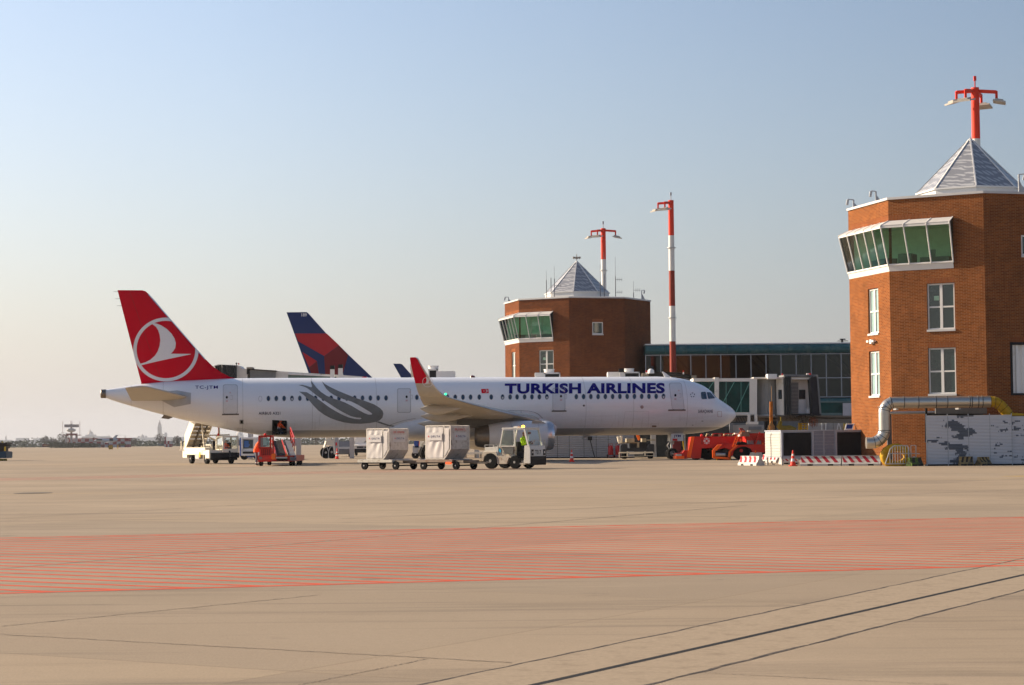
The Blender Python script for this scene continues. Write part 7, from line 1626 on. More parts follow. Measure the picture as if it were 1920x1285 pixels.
b = MB(); b.box(X(1379), X(1386), .1, .8, Zz(817.5), Zz(815)); b.box(X(1403), X(1408.5), .1, .6, Zz(813), Zz(810.8)); b.build('work_lamp', CREAM, T)
b = MB(); b.box(X(1390), X(1395.5), .5, 1.0, Zz(809), Zz(806)); b.box(X(1391.5), X(1394.5), .5, .8, Zz(815), Zz(809)); b.bar((X(1391), .4, Zz(817)), (X(1393), .4, Zz(808)), .05); b.bar((X(1401), .4, Zz(817)), (X(1396), .4, Zz(808)), .05); b.build('seat_frame', mat('seat_dark_red', (.16, .01, .01), .6), T)
b = MB()
for k in range(16): x_ = 1408 + k * 1.7; b.bar((X(x_), .05, Zz(818)), (X(x_ + rnd.uniform(-4, 4)), .05, Zz(826 + rnd.uniform(-2, 6))), .04)
b.bar((X(1417), -.05, Zz(836)), (X(1425), -.05, Zz(814)), .08); b.build('hose_reel', RD, T)
b = MB(); b.box(X(1402.5), X(1414), .2, .29, Zz(836.5), Zz(829)); b.box(X(1418), X(1428), .2, .29, Zz(836.5), Zz(829.5)); b.build('locker', mat('locker_grey', (.17, .18, .20), .5), T)
b = MB(); b.box(X(1388), X(1391), .0, .02, Zz(832), Zz(826)); b.box(X(1430), X(1433.5), .18, .29, Zz(840), Zz(834)); b.box(X(1415), X(1418), -.05, .05, Zz(853), Zz(848)); b.build('marker_panel', OR_, T)
b = MB(); b.bar((X(1344), .0, Zz(861)), (X(1344), 0, Zz(866)), .05); b.bar((X(1369), .0, Zz(860)), (X(1369.5), 0, Zz(866)), .06); b.build('jack_leg', YELLOW, T)

# ------------------------------------------------------------------ white and black aircraft service vehicle under the nose
Yv = 146.0; gv = at(1203, 858, Yv); s_ = FPX / Yv
T = thing('pushback_vehicle', 'low service vehicle with black mudguards and cream bumper parked under the airliner nose', 'vehicle', (gv.x, Yv, 0))
def X(p): return (p - 1203) / s_
def Zz(p): return (860.2 - p) / s_
VB = mat('vehicle_charcoal', (.03, .035, .045), .45)
b = MB(); b.box(X(1174), X(1214), .2, 3, Zz(846), Zz(840)); b.box(X(1182), X(1220), .5, 3.2, Zz(840), Zz(829)); b.build('body', VB, T, bevel=.03)
for x0_, x1_ in ((1163.5, 1177), (1213, 1227)):
    b = MB(); b.prism([(X(x0_), Zz(849)), (X(x0_), Zz(836)), (X(x0_ + 2), Zz(833)), (X(x1_ - 1), Zz(832.5)), (X(x1_), Zz(834)), (X(x1_), Zz(849))], 0, 1.2, 'y'); b.build('mudguard', VB, T, bevel=.03)
    vwheel(T, ((X(x0_ + 8)), .8, .48), .48, .36, (1, 0, 0))
b = MB(); b.box(X(1162), X(1225), -.12, .0, Zz(849.5), Zz(847)); b.box(X(1180), X(1206), -.14, -.02, Zz(851.5), Zz(849)); b.box(X(1175), X(1177.5), -.16, -.04, Zz(854.5), Zz(846)); b.box(X(1208), X(1210.5), -.16, -.04, Zz(854.5), Zz(846)); b.box(X(1160.5), X(1162), -.16, -.04, Zz(857.5), Zz(847)); b.bar((X(1162), -.1, Zz(856)), (X(1225), -.1, Zz(854.5)), .035); b.build('bumper', CREAM, T)
b = MB(); b.box(X(1175), X(1190), .0, 1.5, Zz(829), Zz(822)); b.box(X(1204), X(1212), .0, 1.5, Zz(829), Zz(822)); b.box(X(1164), X(1200), .2, 1.4, Zz(831), Zz(829)); b.box(X(1195), X(1199), .1, .5, Zz(839), Zz(829)); b.box(X(1214), X(1230), .4, .9, Zz(826.5), Zz(824)); b.build('hoist_frame', mat('hoist_cream', (.33, .29, .21), .55, var=.15), T)
b = MB(); b.tube([(X(1158.8), 0, Zz(818)), (X(1160.5), 0, Zz(826)), (X(1161.5), 0, Zz(829.5)), (X(1165), 0, Zz(829.5)), (X(1165), 0, Zz(817))], .09, 8); b.build('white_arm', CREAM, T, 60)
b = MB(); b.bar((X(1195.5), -.1, Zz(815)), (X(1199.5), -.1, Zz(825)), .2); b.build('orange_arm', ORANGE, T)
b = MB(); b.bar((X(1229), .2, Zz(833)), (X(1230), .2, Zz(857)), .12); b.box(X(1221), X(1230), .1, .2, Zz(833), Zz(831)); b.build('side_frame', GREYP, T)
# dark cabinets and yellow strap beyond the nose gear
T = thing('equipment_cabinet', 'dark red tall cabinet standing behind the nose wheels', 'cabinet', (at(1270, 840, 150).x, 150, 0)); b = MB(); boxpx(T, b, 1262, 1277, 814, 857, 150, .8); b.build('cabinet', mat('cabinet_dark_red', (.13, .008, .010), .6), T, bevel=.03); b = MB(); boxpx(T, b, 1277, 1283, 816, 857, 150, .8); b.build('side_panel', BLACK, T)
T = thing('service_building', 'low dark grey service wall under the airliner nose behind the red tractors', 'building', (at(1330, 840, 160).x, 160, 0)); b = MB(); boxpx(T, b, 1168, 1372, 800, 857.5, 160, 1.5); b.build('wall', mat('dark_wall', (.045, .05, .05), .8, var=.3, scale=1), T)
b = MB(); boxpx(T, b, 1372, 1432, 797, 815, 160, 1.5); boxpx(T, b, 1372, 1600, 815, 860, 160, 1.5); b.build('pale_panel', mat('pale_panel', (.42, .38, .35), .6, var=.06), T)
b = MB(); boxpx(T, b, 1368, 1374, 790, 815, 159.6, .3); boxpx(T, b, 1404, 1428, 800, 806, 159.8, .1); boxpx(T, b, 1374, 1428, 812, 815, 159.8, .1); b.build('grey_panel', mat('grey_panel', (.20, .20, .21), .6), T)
T = thing('strap', 'thin yellow strap hanging from the airliner belly behind the red tractor', 'strap', (at(1281, 830, 146).x, 146, 0)); b = MB(); b.bar(local(T, 1278.5, 812, 146), local(T, 1283.5, 852, 146), .06); b.build('strap', YELLOW, T)
# van with grey cowl behind the nearer tractor
T = thing('parked_van', 'white van with grey roof rack seen behind the red tractor', 'van', (at(1410, 830, 152).x, 152, 0)); Y = 152
b = MB(); polypx(T, b, [(1385, 858), (1386, 820), (1390, 814.5), (1400, 812), (1442, 812.5), (1446, 858)], Y, 2); b.build('body', WHITE, T, bevel=.04)
b = MB(); polypx(T, b, [(1399, 811.8), (1402, 812), (1440, 814), (1436, 813), (1400, 815)], Y - .1, 2); boxpx(T, b, 1400, 1436, 811.8, 816, Y - .1, 2.1); b.build('roof_rack', GREYP, T)
b = MB(); polypx(T, b, [(1387.5, 820), (1391, 815.5), (1396, 815.5), (1395, 820)], Y - .06, .05); b.build('window', GLASS, T)
for x_ in (1394, 1436): vwheel(T, (local(T, x_, 850, Y).x, .3, .35), .35, .25)
# orange and rusty mobile mast beside the container
T = thing('cable_lift_post', 'rusty orange lift post with hanging cables behind the grey container', 'post', (at(1445.5, 830, 128).x, 128, 0)); Y = 128
b = MB(); boxpx(T, b, 1443.8, 1449, 753, 815, Y, .2); b.build('post', mat('rust_orange', (.40, .13, .012), .65, var=.35, scale=4, dirt=(.10, .05, .02), damt=.5), T)
b = MB(); rnd = random.Random(11)
for k in range(8): x_ = 1441 + k * 1.6; b.tube([local(T, 1446, 790, Y - .1), local(T, x_, 800, Y - .15), local(T, x_ - 1.5 + rnd.uniform(-1, 1), 812, Y - .15)], .022, 5)
b.cyl(local(T, 1446.5, 725, Y), local(T, 1446.5, 753, Y), .015, 4); b.build('cable', mat('cable_tan', (.30, .16, .05), .7), T)
b = MB(); b.box(-.3, .3, -.2, .4, 0, .5); b.build('base', BLACK, T)
# yellow access steps and white screens beyond the container
T = thing('access_steps', 'bright yellow access steps standing beyond the grey container', 'steps', (at(1510, 830, 150).x, 150, 0)); Y = 150
b = MB()
for x_ in (1497, 1502, 1508, 1513): boxpx(T, b, x_, x_ + 1.8, 793, 815, Y, .1)
for y_ in (794, 798, 803, 808): boxpx(T, b, 1497, 1514, y_, y_ + 1.5, Y, .3)
boxpx(T, b, 1497, 1503, 793, 815, Y + .3, .1); b.build('frame', mat('bright_yellow', (.72, .42, .01), .5), T); b = MB(); boxpx(T, b, 1497, 1514, 815, 858, Y, .4); b.build('base', YELLOW, T)
T = thing('screen_panel', 'row of pale screen panels and yellow railings beyond the grey container', 'screen', (at(1550, 830, 156).x, 156, 0)); Y = 156
b = MB(); boxpx(T, b, 1516, 1545, 794, 858, Y, .2); boxpx(T, b, 1550, 1562, 792, 858, Y, .2); boxpx(T, b, 1563, 1584, 794, 858, Y, .2); b.build('panel', mat('screen_pale', (.40, .38, .37), .6), T)
b = MB(); boxpx(T, b, 1540, 1542, 792, 858, Y - .1, .1); boxpx(T, b, 1547, 1549.5, 790, 858, Y - .1, .1); q = [(1570, 794), (1566, 815), (1575, 795), (1581, 815)]
b.bar(local(T, 1572, 794, Y - .2), local(T, 1568, 816, Y - .2), .06); b.bar(local(T, 1573, 794, Y - .2), local(T, 1580, 816, Y - .2), .06); b.build('panel_post', WHITE, T)
b = MB(); 
for x_ in (1582, 1586, 1591, 1597): boxpx(T, b, x_, x_ + 1.5, 794, 815, Y - .3, .1)
boxpx(T, b, 1582, 1599, 796, 798, Y - .35, .1); b.build('yellow_rail', YELLOW, T)
# green glazed link below the walkway
T = thing('glazed_link', 'low green glazed link below the walkway, left of the near tower', 'building', (at(1560, 830, 163).x, 163, 0)); Y = 163
b = MB(); boxpx(T, b, 1530, 1612, 754, 775, Y, .04); b.build('glazing', TEALGL, T); b = MB()
for i in range(12): b.bar(local(T, 1532 + i * 6.5, 775, Y + .5), local(T, 1537 + i * 6.5, 755, Y + .5), .06); b.bar(local(T, 1532 + i * 6.5, 755, Y + .9), local(T, 1532 + i * 6.5, 775, Y + .9), .06)
b.build('brace', mat('brace_pale', (.45, .62, .55), .5), T); b = MB(); boxpx(T, b, 1580.5, 1598, 756, 783, Y - .3, .1); b.build('pale_board', mat('board_lilac', (.42, .42, .45), .6), T)
b = MB(); boxpx(T, b, 1530, 1612, 774.5, 779, Y - .1, 1.5); boxpx(T, b, 1530, 1612, 752, 755, Y - .1, 1.5); b.build('frame', mat('frame_teal', (.10, .16, .16), .6), T)
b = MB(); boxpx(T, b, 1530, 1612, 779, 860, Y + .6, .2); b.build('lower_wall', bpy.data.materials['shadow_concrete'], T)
b = MB(); boxpx(T, b, 1530, 1612, 755, 775, Y + 2.4, .1); b.build('inner_wall', mat('link_green', (.10, .22, .17), .7), T)

# ================================================================== between and behind: van, cart, blue tug
g0 = G(682.5, 854.5); Yv = g0.y; s_ = FPX / Yv; T = thing('panel_van', 'white panel van facing the camera behind the left freight container', 'van', (g0.x, Yv, 0))
def X(p): return (p - 682.5) / s_
def Zz(p): return (854.5 - p) / s_
b = MB(); b.prism([(0, .35), (-.0, 1.05), (.35, 1.25), (.9, 2.25), (1.3, 2.45), (5.2, 2.45), (5.2, .35)], X(664), X(701), 'x'); 
b.v = [V((v.x * (1 - .0 * max(0, v.z - 1.2)), v.y, v.z * 1.0)) for v in b.v]; b.build('body', WHITE, T, bevel=.06)
b = MB(); b.quad((X(666.5), .37, 1.28), (X(698.5), .37, 1.28), (X(697), .86, 2.18), (X(668), .86, 2.18)); b.build('windscreen', GLASS, T, recalc=False)
b.v = [v + V((0, -.03, 0)) for v in b.v]
b = MB(); b.box(X(664.5), X(700.5), -.07, .0, .3, .72); b.box(X(669), X(696), -.03, .01, .78, .96); b.build('bumper', BLACK, T, bevel=.03)
for x_ in (667, 698): b = MB(); b.box(X(x_ - 1.8), X(x_ + 1.8), -.02, .06, .88, 1.08); b.build('headlight', mat('lens_clear', (.6, .6, .58), .15), T)
b = MB(); b.box(X(661.5), X(664), .4, .6, 1.15, 1.5); b.box(X(701), X(703.5), .4, .6, 1.15, 1.5); b.build('mirror', BLACK, T)
for x_ in (667, 697): vwheel(T, (X(x_), .8, .34), .34, .24, (1, 0, 0))
b = MB(); b.lathe([(.06, 0), (.06, .02)], (X(682.5), -.04, .87), (0, 1, 0), 10); b.build('badge', STEEL, T)
# grey car beyond the tripod cart
g0 = G(636, 857); T = thing('parked_car', 'dark grey small car half hidden behind the white tripod cart', 'car', (g0.x, g0.y, 0))
b = MB(); b.prism([(0, .25), (0, .75), (.9, .95), (1.5, 1.5), (3.2, 1.5), (4.0, .95), (4.1, .25)], -.5, 1.05, 'x'); b.build('body', mat('car_grey', (.16, .16, .17), .35), T, bevel=.08); b = MB(); b.quad((-.4, .97, 1.0), (.95, .97, 1.0), (.85, 1.46, 1.46), (-.3, 1.46, 1.46)); b.build('windscreen', GLASS, T, recalc=False)
for x_ in (-.4, .95): vwheel(T, (x_, .7, .3), .3, .2, (1, 0, 0))
# white tripod jack cart with arched black wheels
g0 = G(620, 860); s_ = FPX / g0.y; T = thing('tripod_cart', 'white four legged service cart with big arched wheels beneath the airliner belly', 'cart', (g0.x, g0.y, 0))
def X(p): return (p - 620) / s_
def Zz(p): return (860 - p) / s_
b = MB(); b.bar((X(612.5), 0, Zz(821)), (X(612.5), 0, Zz(829)), .16); b.bar((X(617), 0, Zz(819)), (X(617), 0, Zz(829)), .3); b.bar((X(626.5), 0, Zz(819)), (X(626.5), 0, Zz(829)), .16); b.bar((X(608.5), 0, Zz(827)), (X(627), 0, Zz(827)), .14)
b.bar((X(612), -.1, Zz(828)), (X(608.5), -.3, Zz(840)), .16); b.bar((X(625.5), -.1, Zz(828)), (X(628.5), -.3, Zz(852)), .16); b.box(X(613), X(625), -.1, .4, Zz(835), Zz(828)); b.build('leg_frame', CREAM, T)
b = MB(); b.box(X(628.5), X(635), -.2, .2, Zz(850), Zz(820)); b.build('column', GREYP, T, bevel=.02); b = MB(); b.box(X(629.5), X(632.5), -.22, -.2, Zz(836), Zz(830)); b.build('red_mark', REDV, T)
def arch(x0, x1, yt, yb, y):
    cx = (X(x0) + X(x1)) / 2; rx = (X(x1) - X(x0)) / 2; zt, zb = Zz(yt), Zz(yb); b = MB(); n = 12
    o_ = [(cx - rx * math.cos(math.pi * i / n), zb + (zt - zb) * math.sin(math.pi * i / n) ** .8) for i in range(n + 1)]
    i_ = [(cx + (x - cx) * .84, zb + (z - zb) * .9) for x, z in o_]
    for k in range(n): b.add([(o_[k][0], y, o_[k][1]), (o_[k + 1][0], y, o_[k + 1][1]), (i_[k + 1][0], y, i_[k + 1][1]), (i_[k][0], y, i_[k][1]), (o_[k][0], y + .5, o_[k][1]), (o_[k + 1][0], y + .5, o_[k + 1][1]), (i_[k + 1][0], y + .5, i_[k + 1][1]), (i_[k][0], y + .5, i_[k][1])], [(0, 1, 2, 3), (4, 5, 6, 7), (0, 1, 5, 4), (3, 2, 6, 7)])
    b.build('wheel_arch', GREYP, T); 
arch(604, 617, 837, 858, 0); arch(615, 630, 836, 859, -.1)
for x_, r__ in ((611, .52), (622, .56)): vwheel(T, (X(x_), .25, r__), r__, .4)
# equipment between the two containers
g0 = G(781, 862); s_ = FPX / g0.y; T = thing('maintenance_cart', 'cluttered blue and orange maintenance cart seen between the two freight containers', 'cart', (g0.x, g0.y + 8, 0)); s_ = FPX / (g0.y + 8)
def X(p): return (p - 781) / s_
def Zz(p): return (862 - p) / s_
b = MB(); b.box(X(768), X(777), 0, 1, Zz(842), Zz(825)); b.build('blue_box', BLU, T, bevel=.03)
b = MB(); b.box(X(765), X(791), 0, 1.2, Zz(845), Zz(838)); b.box(X(765), X(775), 0, 1.2, Zz(852), Zz(845)); b.build('body', GREYP, T, bevel=.02)
b = MB(); b.bar((X(780), -.1, Zz(824)), (X(779), -.1, Zz(838)), .2); b.build('orange_arm', ORANGE, T)
b = MB()
for k in range(4): b.bar((X(783 + k * 2.4), 0, Zz(838)), (X(783 + k * 2.4), 0, Zz(825)), .06)
b.bar((X(782), 0, Zz(831)), (X(792), 0, Zz(831)), .06); b.build('white_rail', WHITE, T)
for x_ in (770, 786): vwheel(T, (X(x_), .2, .32), .32, .25)
# low trailer behind the engine
T = thing('low_trailer', 'low beige flat trailer standing behind the engine nacelle', 'trailer', (at(905, 850, 158).x, 158, 0)); Y = 158
b = MB(); boxpx(T, b, 870, 922, 848, 852, Y, 1.5); b.build('deck', CREAM, T); b = MB()
for x_ in (872, 890, 900, 915): boxpx(T, b, x_, x_ + 3, 852, 859, Y + .1, .3)
b.build('leg', mat('leg_beige', (.35, .31, .25), .6), T)
# vehicle cut by the left edge of the frame
g0 = G(2, 864.5); s_ = FPX / g0.y; T = thing('loader_vehicle', 'blue and grey loader vehicle cut off by the left edge of the picture', 'vehicle', (g0.x, g0.y, 0))
def X(p): return (p - 2) / s_
def Zz(p): return (864.5 - p) / s_
b = MB(); b.box(X(-60), X(11), 0, 2.4, Zz(859.5), Zz(847)); b.build('body', mat('loader_blue', (.03, .07, .11), .5, var=.2), T, bevel=.05)
b = MB(); b.box(X(-60), X(13.5), -.1, 0, Zz(866) + .02, Zz(860.5)); b.build('hazard_bumper', mat('hazard_yellow', (.30, .22, .02), .6), T)
b = MB()
for k in range(8): b.box(X(-10 + k * 3), X(-8.8 + k * 3), -.115, -.1, Zz(865), Zz(861)); 
b.build('hazard_stripe', BLACK, T)
b = MB(); b.box(X(-60), X(13), 0, 2, Zz(833), Zz(830.5)); b.box(X(-60), X(25), .3, .8, Zz(836), Zz(834.5)); b.box(X(-60), X(8), .2, 2, Zz(841), Zz(833)); b.box(X(-40), X(5), .3, 2, Zz(847), Zz(840)); b.build('lift_bed', mat('lift_dark', (.05, .04, .035), .6), T)
b = MB(); b.box(X(8), X(10), -.05, .2, Zz(846), Zz(838)); b.box(X(2), X(4), .3, .5, Zz(830.5), Zz(828)); b.build('marker', YELLOW, T); vwheel(T, (X(-10), .4, .4), .4, .3)

# ================================================================== far side of the field
FR = mat('chequer_far_red', (.30, .07, .07), .7); FWt = mat('chequer_far_white', (.44, .42, .42), .7)
def chequer(T, x0, x1, yt, yb, Y, nx, ny, dep):
    a, c = local(T, x0, yb, Y), local(T, x1, yt, Y); z0 = 0; w_ = (c.x - a.x) / nx; h_ = (c.z - z0) / ny
    br, bw = MB(), MB()
    for i in range(nx):
        for j in range(ny): (br if (i + j) % 2 else bw).box(a.x + i * w_, a.x + (i + 1) * w_, 0, dep, z0 + j * h_, z0 + (j + 1) * h_)
    br.build('red_panel', FR, T); bw.build('white_panel', FWt, T)
Yr = 900.0
T = thing('radar_building', 'low red and white chequered hut beneath the rotating radar', 'building', (at(180, 836, Yr).x, Yr, 0))
chequer(T, 122, 241, 822.5, 838, Yr, 16, 3, 6); b = MB(); boxpx(T, b, 122, 242.5, 821.3, 822.6, Yr - .5, 7); b.build('roof', FR, T)
T = thing('radar_antenna', 'airfield radar antenna on its tower above the chequered hut', 'radar', (at(133.5, 830, Yr).x, Yr - 8, 0)); Y = Yr - 8
RA = mat('radar_grey', (.38, .34, .33), .6); RM = mat('radar_red', (.20, .06, .07), .6)
b = MB()
for x_ in (124, 133.5, 143): boxpx(T, b, x_ - 1.8, x_ + 1.8, 816, 838.6, Y, 1)
b.build('tower_leg', FWt, T)
b = MB(); boxpx(T, b, 117.5, 150, 815.5, 816.8, Y - 1, 3); boxpx(T, b, 125, 145, 813, 815.4, Y - 1, .4); b.build('platform', RM, T)
for x_ in (117.5, 149.7, 132.6, 134.8): b = MB(); boxpx(T, b, x_ - .25, x_ + .25, 790 if x_ in (117.5, 149.7) else 789, 816, Y - 1, .2); b.build('lightning_rod', RM, T)
b = MB(); q0 = local(T, 133.5, 807, Y - 2); b.sphere(q0, 2.05, 12, 0, (1, .25, .42)); b.build('dish', mat('dish_beige', (.58, .53, .47), .7), T, 60)
b = MB(); boxpx(T, b, 120.5, 147.5, 796, 801.5, Y - 2, .8); b.build('flat_array', RA, T); b = MB(); boxpx(T, b, 132, 135, 795, 813, Y - 1.5, .8); b.build('turning_head', RA, T)
T = thing('marker_hut', 'small red and white chequered hut left of the stairs truck', 'building', (at(314, 836, 860).x, 860, 0)); chequer(T, 308, 320.5, 827.3, 836, 860, 4, 2, 4)
b = MB(); boxpx(T, b, 309.2, 310.8, 819, 832, 859, .4); b.build('mast', RM, T); b = MB(); boxpx(T, b, 296, 307, 832, 835.6, 860, 2); b.build('side_shed', mat('shed_slate', (.10, .13, .15), .7), T)
T = thing('marker_hut', 'pale chequered hut under the belly right of the belt loader', 'building', (at(553, 834, 900).x, 900, 0)); chequer(T, 545, 560, 822.5, 834.5, 900, 5, 3, 4)
# small jet
Yj = 850.0; T = thing('business_jet', 'small white business jet taxiing left before the chequered hut', 'jet', (at(200, 836, Yj).x, Yj, 0)); Y = Yj
def jl(px, py, dy=0): p = local(T, px, py, Yj + dy); return p
b = MB(); ax = [(175, 827.3, .3), (178, 826.6, 1.2), (184, 825.3, 2.4), (190, 825.5, 2.9), (205, 826.2, 3.0), (213, 826.3, 2.7), (219, 825, 1.7), (221.5, 824.2, .6)]
b.rings([[jl(x, y) + V((0, r_ * .27 * math.cos(a), r_ * .27 * math.sin(a))) for a in [2 * math.pi * i / 14 for i in range(14)]] for x, y, r_ in ax]); b.build('fuselage', mat('jet_white', (.36, .40, .46), .5), T, 50)
b = MB(); b.hexa([jl(209.5, 824.5), jl(217, 824.8), jl(217, 824.8, .3), jl(209.5, 824.5, .3)], [jl(216.5, 816.2), jl(221.5, 816), jl(221.5, 816, .2), jl(216.5, 816.2, .2)]); b.build('fin', bpy.data.materials['jet_white'], T)
b = MB(); b.hexa([jl(217, 816.4, -2.2), jl(220, 816.4, -2.2), jl(229, 816.2, 2.2), jl(226, 816.2, 2.2)], [jl(217, 816, -2.2), jl(220, 816, -2.2), jl(229, 815.8, 2.2), jl(226, 815.8, 2.2)]); b.build('tailplane', FWt, T)
b = MB(); b.hexa([jl(195, 830, 0), jl(202, 830, 0), jl(206, 829.3, -6), jl(203.5, 829.3, -6)], [jl(195, 829.3, 0), jl(202, 829.3, 0), jl(206, 828.8, -6), jl(203.5, 828.8, -6)]); b.build('wing', bpy.data.materials['jet_white'], T)
b = MB(); b.cyl(jl(205.5, 824.6, -.9), jl(212, 824.8, -.9), .45, 10); b.build('engine', BLACK, T)
b = MB(); q0 = jl(186, 824.7, -.72); b.box(q0.x - 1.2, q0.x + 1.2, q0.y - .2, q0.y, q0.z - .3, q0.z + .3); b.build('cockpit_window', BLACK, T)
for x_ in (193.5, 203): q0 = jl(x_, 833); b = MB(); b.cyl((q0.x, 0, 0), (q0.x, 0, q0.z + 1.1), .12, 6); g_ = b.build('landing_gear', BLACK, T); b = MB(); b.lathe([(.3, -.15), (.3, .15)], (q0.x, 0, .3), (0, 1, 0), 10); b.build('wheel', TYRE, g_)
# signs and markers by the far taxiway
for lab, x0, x1, yt, yb, Y_, m_, nm_ in (('dark red taxiway sign far left beyond the apron', 79, 98, 833, 838.4, 1010, mat('sign_red', (.12, .012, .015), .6), 'taxiway_sign'), ('black and yellow taxiway sign before the chequered hut', 222, 235.5, 831.8, 836.6, 830, mat('sign_black', (.05, .045, .015), .6), 'taxiway_sign')):
    T = thing(nm_, lab, 'sign', (at(x0, yb, Y_).x, Y_, 0), 0, 'taxiway signs'); b = MB(); boxpx(T, b, x0, x1, yt, yb - .6, Y_, .4); p_ = b.build('panel', m_, T); b = MB(); boxpx(T, b, x0 + 1, x0 + 1.8, yb - .7, yb + .6, Y_ + .1, .2); boxpx(T, b, x1 - 1.8, x1 - 1, yb - .7, yb + .6, Y_ + .1, .2); b.build('leg', BLACK, T)
    b = MB(); 
    for k in range(4): boxpx(T, b, x0 + 3 + k * 2.4, x0 + 4.6 + k * 2.4, yt + 1.4, yb - 2.2, Y_ - .03, .02)
    b.build('sign_marks', mat('sign_mark', (.35, .25, .12), .6), p_)
T = thing('marker_box', 'yellow marker box with two drums on the far apron', 'box', (at(207.5, 841, 560).x, 560, 0)); b = MB(); q0, q1 = local(T, 203.5, 840, 560), local(T, 211, 835, 560); b.box(q0.x, (q0.x + q1.x) / 2 - .02, 0, .5, 0, 1.05); b.box((q0.x + q1.x) / 2 + .02, q1.x, 0, .5, 0, 1.15); b.build('drum', mat('marker_yellow', (.40, .25, .03), .6), T, bevel=.04)
T = thing('marker_post', 'thin yellow marker post right of the yellow marker box', 'post', (at(221, 841, 560).x, 560, 0)); b = MB(); b.cyl((0, 0, 0), (0, 0, 1.2), .08, 6); b.build('post', YELLOW, T)

# scrub along the field edge, one mass
SH = mat('scrub_green', (.11, .115, .08), .9, var=.4, scale=.08, dirt=(.15, .13, .10), dscale=.06, damt=.5)
b = MB(); rnd = random.Random(21)
x = -520.0
while x < 420:
    Yh = rnd.uniform(1160, 1240); hgt = 2.6 + 1.6 * abs(math.sin(x * .021 + 1)) * rnd.uniform(.3, 1.2) + (1.6 if rnd.random() < .06 else 0)
    for k in range(34):
        cx, cy, cz = x + rnd.gauss(0, 2.2), Yh + rnd.gauss(0, 3), rnd.random() ** .8 * hgt; s_ = rnd.uniform(.25, .75)
        a = rnd.uniform(0, math.pi); e = rnd.uniform(-.5, .5)
        cz = cz if k > 9 else cz * .3
        b.quad((cx - s_ * math.cos(a), cy - s_ * math.sin(a), cz - s_ * .5), (cx + s_ * math.cos(a), cy + s_ * math.sin(a), cz - s_ * .4), (cx + s_ * .8 * math.cos(a) + e, cy, cz + s_ * .6), (cx - s_ * .7 * math.cos(a) + e, cy, cz + s_ * .5))
    x += 1.1
xa, xb = at(96, 836, 880).x, at(186, 836, 880).x; x = xa
while x < xb:
    for k in range(16):
        cx, cy, cz = x + rnd.gauss(0, .8), 880 + rnd.gauss(0, 2), rnd.random() ** 1.1 * 2.6 * (1 - .35 * (x - xa) / (xb - xa)); s_ = rnd.uniform(.2, .5); a = rnd.uniform(0, math.pi)
        b.quad((cx - s_ * math.cos(a), cy - s_ * math.sin(a), cz - s_ * .5), (cx + s_ * math.cos(a), cy + s_ * math.sin(a), cz - s_ * .4), (cx + s_ * .8, cy, cz + s_ * .6), (cx - s_ * .7, cy, cz + s_ * .5))
    x += .35
o = b.build('scrub', SH, recalc=False); o['kind'] = 'stuff'
# bare trees one can tell apart in the scrub
def fartree(label, px, h, Y, seed):
    g_ = at(px, 836, Y); T = thing('bare_tree', label, 'tree', (g_.x, Y, 0), 0, 'bare trees in the far scrub'); rnd = random.Random(seed)
    b = MB(); b.tube([(0, 0, 0), (.2, 0, h * .4), (0, 0, h * .7)], [.3, .2, .08], 6)
    for k in range(10): z = h * rnd.uniform(.25, .65); a = rnd.uniform(0, 6.28); l_ = h * rnd.uniform(.2, .38); b.tube([(0, 0, z), (l_ * .6 * math.cos(a), l_ * .4 * math.sin(a), z + l_ * .6), (l_ * .8 * math.cos(a), l_ * .6 * math.sin(a), z + l_)], [.1, .06, .02], 4)
    b.build('trunk', mat('bark_far', (.10, .08, .065), .9), T)
    b = MB()
    for k in range(260):
        r_ = h * .42 * rnd.random() ** .5; a = rnd.uniform(0, 6.28); z = h * (.62 + .38 * rnd.uniform(-1, 1) * math.sqrt(max(0, 1 - (r_ / (h * .43)) ** 2))); s_ = rnd.uniform(.08, .25)
        p = V((r_ * math.cos(a), r_ * math.sin(a) * .7, z)); b.quad(p + V((-s_, 0, -s_)), p + V((s_, 0, -s_ * .6)), p + V((s_ * .8, .1, s_)), p + V((-s_ * .6, 0, s_ * .7)))
    b.build('crown', mat('twig_far', (.12, .105, .08), .95), T, recalc=False)
for lab, px, h, sd in (('taller bare tree just left of the radar mast', 118.5, 8.5, 1), ('bare tree below the tall pale bell tower', 300, 7.5, 2), ('bare bush-like tree left of the stairs truck', 332, 6, 3), ('bare tree at far left above the red sign', 84, 6.5, 4), ('bare tree between the red sign and the radar', 100, 5.5, 5), ('bare tree under the pale belly behind the cart', 592, 6, 6), ('bare tree right of the chequered hut', 250, 5, 7)):
    fartree(lab, px, h, 1150, sd)

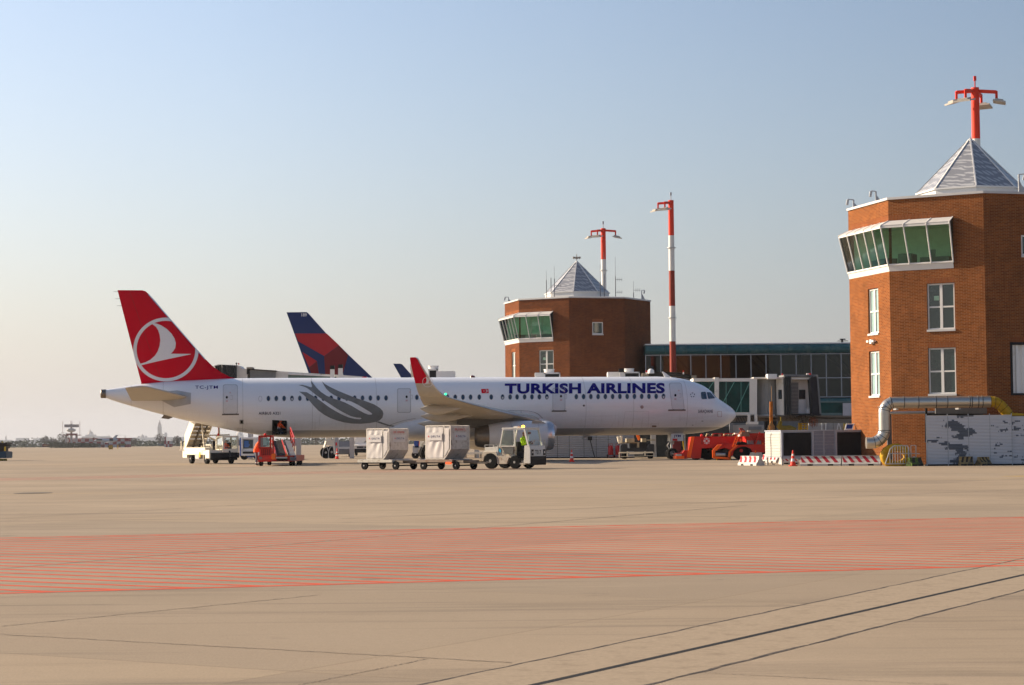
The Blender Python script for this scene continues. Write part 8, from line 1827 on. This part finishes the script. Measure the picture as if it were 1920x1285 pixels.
# city across the lagoon, pale with distance
CITY = mat('city_stone', (.40, .36, .33), .9, var=.1, scale=.01); ROOF = mat('city_roof', (.30, .17, .12), .9)
YC_ = 8000.0
def cz(py, px): return at(px, py, YC_).z
def block(label, name, parts_, Y=YC_, cat='building'):
    x0 = parts_[0][1]; T = thing(name, label, cat, (at(x0, 830, Y).x, Y, -.4)); 
    for (kind, xa, xb, yt, *e) in parts_:
        b = MB(); A_, B_ = local(T, xa, yt, Y), local(T, xb, yt, Y); z = B_.z + .4; m_ = CITY
        if kind in ('wall', 'tower'): b.box(A_.x, B_.x, 0, (B_.x - A_.x) if kind == 'tower' else 30, 0, z)
        elif kind == 'spire': zb = local(T, xa, e[0], Y).z + .4; c = (A_.x + B_.x) / 2; w_ = B_.x - A_.x; b.add([(A_.x, 0, zb), (B_.x, 0, zb), (B_.x, w_, zb), (A_.x, w_, zb), (c, w_ / 2, z)], [(0, 1, 4), (1, 2, 4), (2, 3, 4), (3, 0, 4), (3, 2, 1, 0)]); m_ = ROOF
        elif kind == 'dome':
            zb = local(T, xa, e[0], Y).z + .4; c = (A_.x + B_.x) / 2; r_ = (B_.x - A_.x) / 2; b.rings([[V((c + r_ * math.cos(t) * math.cos(a), r_ + r_ * math.cos(t) * math.sin(a), zb + (z - zb) * math.sin(t))) for a in [2 * math.pi * i / 16 for i in range(16)]] for t in [i * math.pi / 2 / 6 * .98 for i in range(7)]])
        b.build({'wall': 'wall', 'tower': 'shaft', 'spire': 'spire', 'dome': 'dome'}[kind], m_, T)
block('tall pale bell tower with pyramid spire on the hazy skyline', 'bell_tower', [('tower', 295.3, 302.3, 800), ('tower', 295.9, 301.7, 796.5), ('spire', 296, 301.6, 787, 797)])
block('short pale bell tower with dome right of the tall one', 'bell_tower', [('tower', 308, 312.8, 814), ('dome', 308.2, 312.6, 810.5, 814)])
block('long hazy city block right of the bell towers', 'city_block', [('wall', 303.5, 352, 819.5), ('spire', 329, 334, 815.8, 819.6)])
block('hazy domed basilica left of the tall bell tower', 'basilica', [('wall', 245, 295, 820.5), ('dome', 262, 270, 814.5, 820.5), ('dome', 270.5, 276, 817, 820.5), ('dome', 256, 262, 817.5, 820.5), ('spire', 233.2, 235.6, 815, 821)])
block('wide hazy church with a big dome behind the business jet', 'church', [('wall', 153, 205, 818), ('dome', 163.5, 174.5, 808.5, 815.5), ('wall', 160, 178, 815), ('spire', 167.6, 170, 803.5, 809.5), ('spire', 203, 205, 814, 818.5)])
block('long low hazy city block behind the radar hut', 'city_block', [('wall', 110, 152, 825.5), ('wall', 205, 245, 822)])
block('flat hazy city block left of the radar', 'city_block', [('wall', 62, 84, 822), ('tower', 84.2, 86, 816), ('wall', 86, 101, 824)])
block('broad hazy city block at the far left', 'city_block', [('wall', 29.5, 51, 821.5), ('wall', 19, 62, 826)])
block('slim hazy bell tower at the far left edge', 'bell_tower', [('tower', 10, 12.2, 820), ('spire', 9.8, 12.4, 816.5, 820), ('wall', 0, 19, 825)])
block('hazy dome showing under the airliner belly by the belt loader', 'church', [('wall', 430, 480, 824), ('dome', 441, 456, 808.5, 820), ('wall', 441.5, 455.5, 819)])
block('hazy low city block seen under the belly beyond the carts', 'city_block', [('wall', 560, 700, 824.5)])
block('hazy low city block behind the stairs and bus', 'city_block', [('wall', 352, 430, 823)])
# ================================================================== haze: one closed box of even air
hz = MB(); hz.box(-3600, 3200, -200, 9400, -1.6, 118)
ho = hz.build('haze', mat('tmp_h', (1, 1, 1)))
hm = bpy.data.materials.new('haze_air'); hm.use_nodes = True; t = hm.node_tree; t.nodes.clear()
o_ = t.nodes.new('ShaderNodeOutputMaterial'); pv = t.nodes.new('ShaderNodeVolumePrincipled')
pv.inputs['Color'].default_value = (.70, .73, .80, 1); pv.inputs['Density'].default_value = .00008; pv.inputs['Anisotropy'].default_value = .1
t.links.new(pv.outputs[0], o_.inputs['Volume'])
ho.data.materials.clear(); ho.data.materials.append(hm); ho['kind'] = 'stuff'
